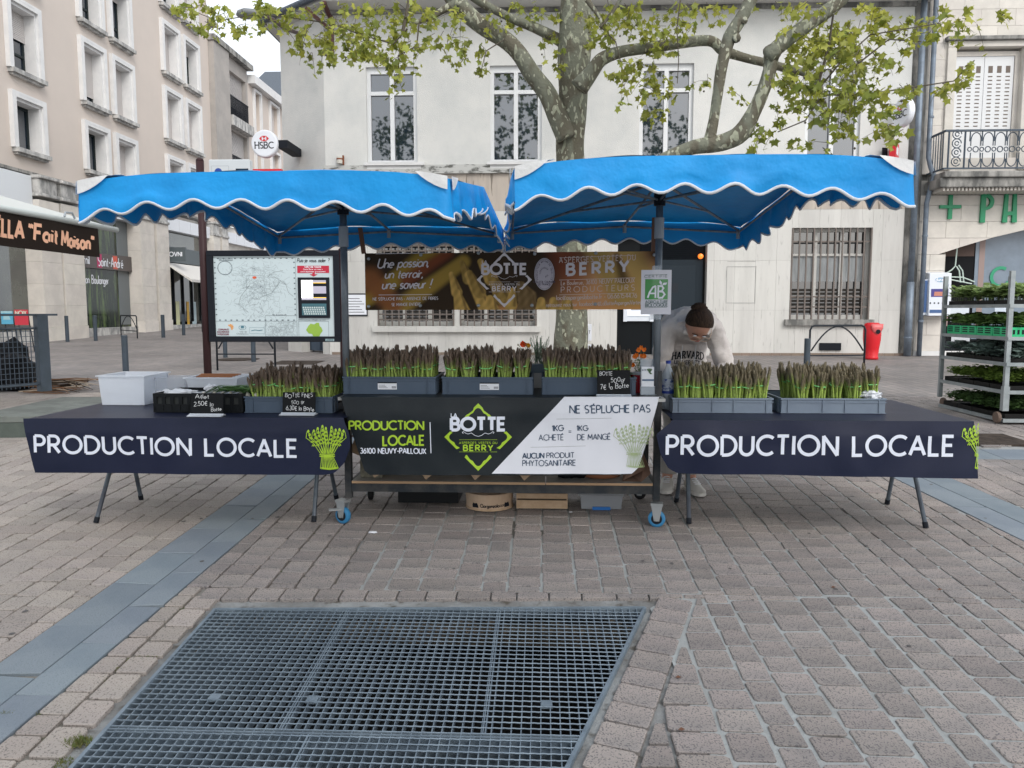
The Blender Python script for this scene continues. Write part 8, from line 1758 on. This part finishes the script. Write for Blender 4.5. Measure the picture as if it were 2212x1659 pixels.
# street lamp on the corner bracket
q = at(538, 32, 15.); t = thing('street_lamp', 'grey oval street lamp head on a curved bracket by the bank roof corner', 'street lamp', (-5.2, 17., 7.4))
mb = MB(); loft(mb, [(Vector(q)+Vector((dx_, 0, dz)), (0, 0, .09*w), (0, .17*w, 0)) for dx_, w, dz in ((-.24, .2, 0), (-.18, .75, .01), (-.05, 1, .02), (.12, .9, .01), (.24, .45, 0), (.3, .25, -.01))], 16); mb.obj('lamp_head', mat('lamp_grey', (.22, .23, .24), .5), t, smooth=True)
MB().tube([Vector(q)+Vector((.26, 0, -.01)), at(592, 43, 15.4), at(615, 62, 16.2), at(645, 72, 16.95)], .04, 8).obj('arm', mat('lamp_arm', (.09, .06, .06), .6), t, smooth=True)
# ================================================================ LOW WALL, RAILING, AWNING at the left
A_, B_ = Vector(gnd(167, 882)), Vector(gnd(-60, 946)); A_.z = B_.z = 0; dW = (B_-A_).normalized(); nW = Vector((-dW.y, dW.x, 0)); 
if nW.y < 0: nW = -nW
lw = thing('low_wall', 'low grey green stone wall with coping behind the left table', 'wall', tuple(A_)+()); lw.location.z = gz(A_.y); m_lw = mat('wall_grey_green', (.10, .12, .105), .9, c2=(.075, .09, .08), scale=3, bump=.2); m_cop = mat('coping_stone', (.17, .185, .17), .85, c2=(.12, .13, .12), scale=4, bump=.2)
zg = gz(A_.y); tp = at(167, 860, A_.y)[2]; LWd = (B_-A_).length
def wbox(mb, s0, s1, t0, t1, z0_, z1_):
    P = [A_+dW*s+nW*t for s, t in ((s0, t0), (s1, t0), (s1, t1), (s0, t1))]; return mb.add([(p.x, p.y, z0_) for p in P]+[(p.x, p.y, z1_) for p in P], [(0,3,2,1),(4,5,6,7),(0,1,5,4),(1,2,6,5),(2,3,7,6),(3,0,4,7)])
s = 0
while s < LWd:
    mb = MB(); wbox(mb, s+.002, min(s+.8, LWd)-.002, 0, .9, zg-.25, tp-.02); mb.obj('stone_block', m_lw, lw); s += .8
s = .26
while s < LWd:
    mb = MB(); wbox(mb, s+.004, min(s+.62, LWd)-.004, -.03, .5, tp-.018, tp+.045); mb.obj('coping', m_cop, lw, bev=.006); s += .62
mb = MB(); wbox(mb, .26, LWd, .5, .85, tp-.018, tp+.043); mb.obj('paved_top', m_cop, lw)
FZ0, FY_ = tp+.045, None
pp = at(97, 854, A_.y+.35); fpost = Vector((pp[0], pp[1], 0)); fend = Vector(at(-60, 854, A_.y-.35)); fend.z = 0; dF = (fend-fpost).normalized(); FL_n = (fend-fpost).length
rl_ = thing('railing', 'dark blue grey mesh railing with wide corner post on the low wall', 'railing', (fpost.x, fpost.y, FZ0)); zt_ = at(97, 680, fpost.y)[2]
mb = MB(); RR = Matrix.Rotation(math.atan2(dF.y, dF.x), 3, 'Z'); mb.obox((fpost.x, fpost.y, (FZ0+zt_)/2), (.062, .05, (zt_-FZ0)/2), RR); mb.obj('corner_post', m_navy, rl_)
P_ = lambda s, z, o=0: tuple(fpost+dF*s+Vector((0, 0, z)))
mb = MB(); mb.obox((fpost+dF*(FL_n/2-.07)+Vector((0, 0, zt_))), (FL_n/2+.12, .03, .012), RR); mb.obj('handrail', m_navy, rl_)
for z in (zt_-.16, FZ0+.09): MB().tube([P_(.05, z), P_(FL_n, z)], .014, 6).obj('rail', m_navy, rl_)
s = .08
while s < FL_n: MB().tube([P_(s, FZ0+.05), P_(s, zt_-.16)], .0045, 4).obj('wire', m_iron, rl_); s += .05
for k in range(12): z = FZ0+.11+k*.062; MB().tube([P_(.05, z+.002*math.sin(k)), P_(FL_n, z)], .004, 4).obj('wire', m_iron, rl_)
t = crumple('covered_heap', 'black tarpaulin heap seen through the mesh railing', 'tarpaulin', (at(12, 800, 10.5)[0], 10.5, gz(10.5)+.25), .5, mat('black_tarp', (.012, .013, .016), .6), 8, (.9, .6, .8))
rk = random.Random(31); tg = thing('twig_bundle', 'bundle of split brown and pale twigs lying beside the low wall', 'twigs', gnd(145, 845)); gg = Vector(gnd(135, 846))
for k in range(34):
    y_ = gg.y+rk.uniform(-.25, .35); z_ = gz(y_)+rk.uniform(.01, .16); x_ = gg.x+rk.uniform(-.25, .05); MB().tube([(x_-.25, y_, z_), (x_+rk.uniform(.1, .3), y_+rk.uniform(-.08, .08), z_+rk.uniform(-.02, .04)), (x_+rk.uniform(.25, .55), y_+rk.uniform(-.1, .1), max(gz(y_)+.006, z_+rk.uniform(-.06, .05)))], [.012, .009, .003], 4).obj('twig', mat(('twig_brown', 'twig_pale', 'twig_dark')[k % 3], ((.16, .08, .04), (.42, .34, .26), (.05, .035, .025))[k % 3], .8), tg)
# market awning with brown lettered valance
AX = -5.6; a1 = atX(250, 493, AX); a0 = atX(-80, 420, AX)
aw = thing('market_awning', 'pale awning with black brown valance lettered Fait Maison at left edge', 'awning', (AX, a1[1]-.3, gz(9)))
za, ya = a1[2], a1[1]
mb = MB(); mb.add([(AX, 6.0, za), (AX, ya, za), (AX-2.2, ya+.0, za+.62), (AX-2.2, 6.0, za+.62)], [(0,1,2,3)]); q = mb.obj('awning_cloth', mat('awning_white', (.55, .57, .55), .7), aw); q.modifiers.new('s', 'SOLIDIFY').thickness = .01
MB().tube([(AX, 6.0, za-.02), (AX, ya+.02, za-.02)], .035, 10).obj('front_rail', mat('rail_white', (.5, .54, .53), .4), aw, smooth=True)
MB().tube([(AX+.01, ya-1.1, za+.02), (AX+.01, ya-1.08, za+.07), (AX+.01, ya-.95, za+.08), (AX+.01, ya-.9, za+.02)], .012, 6).obj('handle', m_joint, aw)
for y_ in (ya-.12,): MB().tube([(AX-.03, y_, za-.03), (AX-2.2, y_, za+.5)], .016, 6).obj('arm', m_joint, aw)
MB().tube([(AX-2.2, ya-.1, za+.6), (AX-2.2, ya-.1, gz(ya))], .03, 8).obj('post', m_joint, aw)
b1_ = atX(214, 510, AX+.02); b2_2 = atX(208, 572, AX+.02); yv = b1_[1]; zt_, zb_ = za-.045, za-.045-(b1_[2]-b2_2[2])
vf = lambda u, v, o=0: Vector((AX+.0+.012*math.sin(u*6)+.02*(zt_-v)+o, u, v))
mb = MB().grid(lambda a, b: vf(6.0+(yv-6.0)*a, zb_+(zt_-zb_)*b), 40, 6); mb.obj('valance', mat('valance_brown', (.018, .011, .008), .6), aw, smooth=True)
mb = MB(); Ya = atX(-52, 500, AX)[1]; hh_ = (zt_-zb_)
def vt(s, ya_, yb_, zbase, h_, **k):
    nat = text_lines(s, h_, sp=.2, shear=.16)[1]; sx = (yb_-ya_)/nat
    for i, q in enumerate(text_lines(s, h_, 0, 0, sp=.2, shear=.16)[0]): ribbon(mb, [(ya_+x*sx, zbase+y) for x, y in q], k.get('w', .2)*h_, vf, .006+.0003*(i % 4), .1)
Y1 = atX(50, 510, AX)[1]; Y2 = atX(61, 515, AX)[1]; Y3 = atX(199, 540, AX)[1]; Y0_ = atX(-60, 480, AX)[1]
vt('ËLLA', atX(-16, 480, AX)[1], Y1, zb_+hh_*.30, hh_*.48, w=.24); vt('"Fait', Y2, Y2+(Y3-Y2)*.40, zb_+hh_*.30, hh_*.46, w=.24); vt('Maison"', Y2+(Y3-Y2)*.47, Y3, zb_+hh_*.24, hh_*.46, w=.24); mb.obj('valance_lettering', mat('salmon_letters', (.75, .42, .28), .6), aw)
for k, (xa, xb, ya_, yb_, cc_, lab, txt) in enumerate(((4, 27, 672, 700, (.10, .36, .52), 'small light blue display panel on legs behind the railing', ''), (33, 60, 669, 702, (.50, .04, .06), 'small red display panel with pale lettering behind the railing', 'NOIX'))):
    a, b = at(xa, yb_, 17.5), at(xb, ya_, 17.5); t = thing('display_panel', lab, 'display', ((a[0]+b[0])/2, 17.5, gz(17.5))); MB().box(a[0], b[0], 17.49, 17.51, a[2], b[2]).obj('panel', mat('panel_%d' % k, cc_, .5), t)
    for x in (a[0]+.03, b[0]-.03): MB().tube([(x, 17.52, b[2]), (x, 17.7, gz(17.5))], .012, 6).obj('leg', m_anth, t)
    mb = MB(); fn = plane_fn((0, 17.49, 0)); 
    if txt: write(mb, txt, .09, (a[0]+b[0])/2, b[2]-.12, fn, .003, w=.2, align='c', step=1)
    else: fill(mb, [(a[0]+.05, a[2]+.1), (b[0]-.05, a[2]+.1), (b[0]-.08, a[2]+.2), (a[0]+.06, a[2]+.22)], fn, .003); fill(mb, [(a[0], b[2]-.05), (b[0], b[2]-.05), (b[0], b[2]), (a[0], b[2])], fn, .002)
    mb.obj('panel_print', mat('panel_pale', (.6, .62, .5), .5) if txt else mat('panel_teal', (.3, .5, .55), .5), t)
# ================================================================ PLANT TROLLEY
Rr = lambda x, y: ((3400+x*.6026)/1.8517, (800+y*.6026)/1.8517)
TX, TYn, TYf, TXr = 4.71, 7.98, 9.26, 5.45; g0 = gz(8.5)
pt_ = thing('plant_trolley', 'galvanised five shelf trolley of vegetable seedlings at right edge', 'trolley', (5.05, 8.6, g0)); m_gal = mat('trolley_galv', (.33, .36, .37), .45, metal=.4, c2=(.26, .29, .30), scale=7)
ztop = at(*Rr(1085, 470), TYn)[2]; szs = [at(*Rr(x, y), TYn)[2] for x, y in ((1040, 695), (1030, 912), (1010, 1083), (1000, 1268), (990, 1455))]
for x, y in ((TX, TYn), (TX, TYf), (TXr, TYn), (TXr, TYf)):
    mb = MB(); mb.box(x-.022, x+.022, y-.018, y+.018, g0+.13, ztop); mb.box(x-.03, x+.03, y-.026, y+.026, g0+.13, g0+.38) if y == TYn else None; mb.obj('post', m_gal, pt_)
    w = MB(); w.lathe([(.055, -.016), (.06, 0), (.055, .016)], (x-.05 if y == TYn else x+.06, y+.03, g0+.06), 18, 'x'); w.obj('castor', mat('castor_brown', (.13, .09, .07), .7), pt_)
for z in szs:
    mb = MB(); mb.box(TX+.023, TXr-.023, TYn+.02, TYf-.02, z-.012, z); sf = mb.obj('shelf', mat('shelf_ply', (.12, .12, .11), .8), pt_)
    MB().box(TX-.02, TXr+.02, TYn-.029, TYn+.0, z-.03, z+.006).obj('lip', m_gal, sf); MB().box(TX-.02, TX+.005, TYn+.02, TYf-.02, z-.03, z+.006).obj('lip', m_gal, sf)
rp2 = np.random.default_rng(12)
def plants(z, hgt, sz, col, n_, tname, tlabel, traym, trayh, gap_top, stems=True, count=4):
    Ls = (TYf-TYn-.06)/count
    for i in range(count):
        y0_ = TYn+.03+i*Ls; t = thing('seedling_tray', '%s, %s along the trolley side' % (tlabel, ('nearest', 'second', 'third', 'farthest')[i]), 'seedling tray', ((TX+TXr)/2, y0_+Ls/2, z)); 
        mb = MB(); mb.box(TX+.03, TXr-.03, y0_+.005, y0_+Ls-.005, z+.001, z+.006)
        for a, b, c, d in ((TX+.03, TX+.036, y0_+.005, y0_+Ls-.005), (TXr-.036, TXr-.03, y0_+.005, y0_+Ls-.005), (TX+.036, TXr-.036, y0_+.005, y0_+.011), (TX+.036, TXr-.036, y0_+Ls-.011, y0_+Ls-.005)): mb.box(a, b, c, d, z+.006, z+trayh)
        mb.box(TX+.036, TXr-.036, y0_+.011, y0_+Ls-.011, z+.006, z+trayh-.012); tr_ = mb.obj('tray', traym, t)
        if tname == 'green':
            mb = MB()
            for q in range(2): 
                for r in range(3): mb.box(TX+.027, TX+.031, y0_+.04+q*.14, y0_+.14+q*.14, z+.03+r*.022, z+.042+r*.022)
            for q in range(14): mb.box(TX+.06+q*.045, TX+.08+q*.045, TYn+.03+i*Ls+.001, TYn+.03+i*Ls+.006, z+.03, z+.075)
            mb.obj('vents', m_ink, tr_)
        V, Fc, Cc = [], [], []
        for k in range(n_):
            bx, by = rp2.uniform(TX+.035, TXr-.05), rp2.uniform(y0_+.01, y0_+Ls-.01); H_ = hgt*rp2.uniform(.6, 1.0); c0 = np.array(col)*rp2.uniform(.6, 1.35)
            if stems: V += [(bx-.002, by, z+trayh-.01), (bx+.002, by, z+trayh-.01), (bx, by, z+trayh+H_*.9)]; Fc.append((len(V)-3, len(V)-2, len(V)-1)); Cc += [c0*.8]*3
            for j in range(6):
                a = rp2.uniform(0, 6.28); up_ = rp2.uniform(.1, .9); e = np.array([math.cos(a), math.sin(a), up_-.3]); e /= np.linalg.norm(e); s_ = np.cross(e, [0, 0, 1.]); s_ /= np.linalg.norm(s_)+1e-6; L_ = sz*rp2.uniform(.6, 1.2); b0 = np.array([bx, by, z+trayh+H_*rp2.uniform(.35, 1)]); nrm = np.cross(s_, e)
                pts = [b0, b0+e*L_*.35+s_*L_*.36-nrm*.1*L_, b0+e*L_*.8+s_*L_*.3-nrm*.05*L_, b0+e*L_*1.05-nrm*.15*L_, b0+e*L_*.8-s_*L_*.3-nrm*.05*L_, b0+e*L_*.35-s_*L_*.36-nrm*.1*L_]; k0 = len(V); V += [tuple(p) for p in pts]; Fc += [(k0, k0+1, k0+2, k0+3), (k0, k0+3, k0+4, k0+5)]; Cc += [c0]*6
        me = bpy.data.meshes.new('seedlings'); o_ = Vector(t.location); me.from_pydata([(p[0]-o_.x, p[1]-o_.y, p[2]-o_.z) for p in V], [], Fc); me.materials.append(m_leaf); vc(me, Cc); o = bpy.data.objects.new('seedlings', me); C.objects.link(o); o.parent = t; meta(o, kind='stuff')
m_tb = mat('black_tray_plastic', (.012, .012, .012), .5)
plants(szs[0], .17, .085, (.26, .36, .13), 115, '', 'black tray of tall pale green seedlings on the top shelf', m_tb, .05, 0)
plants(szs[1], .13, .11, (.17, .28, .08), 80, 'green', 'bright green crate of broad leaved seedlings on the second shelf', mat('tray_green', (.02, .50, .20), .4), .10, 0)
plants(szs[2], .14, .11, (.20, .27, .24), 72, '', 'black tray of blue grey cabbage seedlings on the middle shelf', m_tb, .045, 0)
plants(szs[3], .14, .05, (.20, .30, .06), 280, '', 'black tray of bushy yellow green herbs on the fourth shelf', m_tb, .05, 0, False)
plants(szs[4], .15, .05, (.10, .18, .06), 280, '', 'black tray of dark green herbs on the bottom shelf', m_tb, .05, 0, False)
# ================================================================ COVERS, LITTER, MOSS
m_cov = mat('iron_cover', (.045, .035, .03), .8, c2=(.07, .055, .045), scale=12, bump=.3)
for (a, b, c, d, lab) in ((2110, 960, 2240, 937, 'dark rusty cover plate set in the paving before the plant trolley'), (578, 787, 677, 779, 'dark rectangular cover plate in the paving beneath the map board')):
    p0, p1 = gnd(a, b), gnd(c, b); q0 = gnd(a, d); h_ = .003; o = MB().add([(p0[0], p0[1], gz(p0[1])+h_), (p1[0], p0[1], gz(p0[1])+h_), (p1[0], q0[1], gz(q0[1])+h_), (p0[0], q0[1], gz(q0[1])+h_), (p0[0], p0[1], gz(p0[1])-.02), (p1[0], p0[1], gz(p0[1])-.02), (p1[0], q0[1], gz(q0[1])-.02), (p0[0], q0[1], gz(q0[1])-.02)], [(0,1,2,3), (4,5,1,0), (5,6,2,1), (6,7,3,2), (7,4,0,3)]).obj('cover_plate', m_cov, None, base=Vector(p0)); meta(o, lab, 'manhole cover')
p = gnd(515, 776); o = MB().lathe([(.42, -.01), (.42, .004)], (p[0], p[1], gz(p[1])+.002), 30).obj('cover_plate', m_cov, None, base=Vector(p)); meta(o, 'round iron cover in the paving behind the left map post', 'manhole cover')
g_ = gnd(805, 1151); crumple('paper_scrap', 'small white paper scrap on the setts left of the trolley', 'litter', (g_[0], g_[1], g_[2]+.004), .018, m_paper, 2, (1.4, .8, .3))
g_ = gnd(1233, 1107); crumple('paper_scrap', 'tiny white scrap on the setts under the trolley front', 'litter', (g_[0], g_[1], g_[2]+.003), .009, m_paper, 6, (1.4, .8, .3))
def leafscrap(x, y, lab, c_): g_ = gnd(x, y); o = MB().add([(g_[0]-.012, g_[1], g_[2]+.003), (g_[0], g_[1]-.008, g_[2]+.004), (g_[0]+.013, g_[1], g_[2]+.005), (g_[0], g_[1]+.008, g_[2]+.008)], [(0,1,2,3)]).obj('dry_leaf', c_, None, base=Vector(g_)); meta(o, lab, 'leaf')
m_dl = mat('dry_leaf_brown', (.13, .06, .035), .7)
leafscrap(1472, 1578, 'small rust brown dry leaf on the setts right of the grating', m_dl); leafscrap(2030, 1275, 'dark dry leaf in a paving joint at the right', m_dl); leafscrap(1800, 1270, 'curled dry leaf between setts in the right half', m_dl); leafscrap(1465, 1465, 'dry leaf beside the slanted grating edge', m_dl)
sp_ = MB(); rg2 = random.Random(71)
for k in range(90):
    x_, y_ = rg2.uniform(-2.6, 3.6), rg2.uniform(2.4, 7.5)
    if -1.6 < x_ < .75 and y_ < 3.5: continue
    r_ = rg2.uniform(.006, .016); n_ = 9; k0 = len(sp_.v); P = [(x_+r_*rg2.uniform(.6, 1.2)*math.cos(6.283*j/n_), y_+r_*rg2.uniform(.6, 1.2)*math.sin(6.283*j/n_)) for j in range(n_)]
    sp_.v += [(a, b, gz(b)+.0022) for a, b in P]; sp_.f.append(tuple(k0+j for j in range(n_)))
sp_.obj('gum_spots', mat('gum_grey', (.10, .095, .095), .8), ground, kind='stuff')
mo_ = MB(); rr3 = random.Random(44)
def tuft(x, y, n_, s, h_):
    g_ = gnd(x, y)
    for k in range(n_):
        a, r = rr3.uniform(0, 6.28), rr3.uniform(0, s); b = Vector((g_[0]+r*math.cos(a)*1.6, g_[1]+r*math.sin(a), 0)); b.z = gz(b.y)-.006; e = Vector((rr3.uniform(-.6, .6), rr3.uniform(-.6, .6), 1)).normalized()*rr3.uniform(.3, 1)*h_; w_ = Vector((rr3.uniform(-1, 1), rr3.uniform(-1, 1), 0)).normalized()*.0018; mo_.add([b-w_, b+w_, b+e], [(0,1,2)])
for a in ((168, 1602, 420, .030, .026), (135, 1644, 160, .03, .012), (290, 1423, 160, .025, .010), (314, 1418, 120, .03, .008), (268, 1442, 120, .025, .010), (10, 1540, 140, .02, .014), (62, 1538, 120, .03, .010), (240, 1465, 60, .02, .008), (330, 1395, 60, .02, .006)): tuft(*a)
mo_.obj('joint_moss', mat('moss', (.10, .14, .035), .9, c2=(.16, .15, .05), scale=60), ground, kind='stuff')
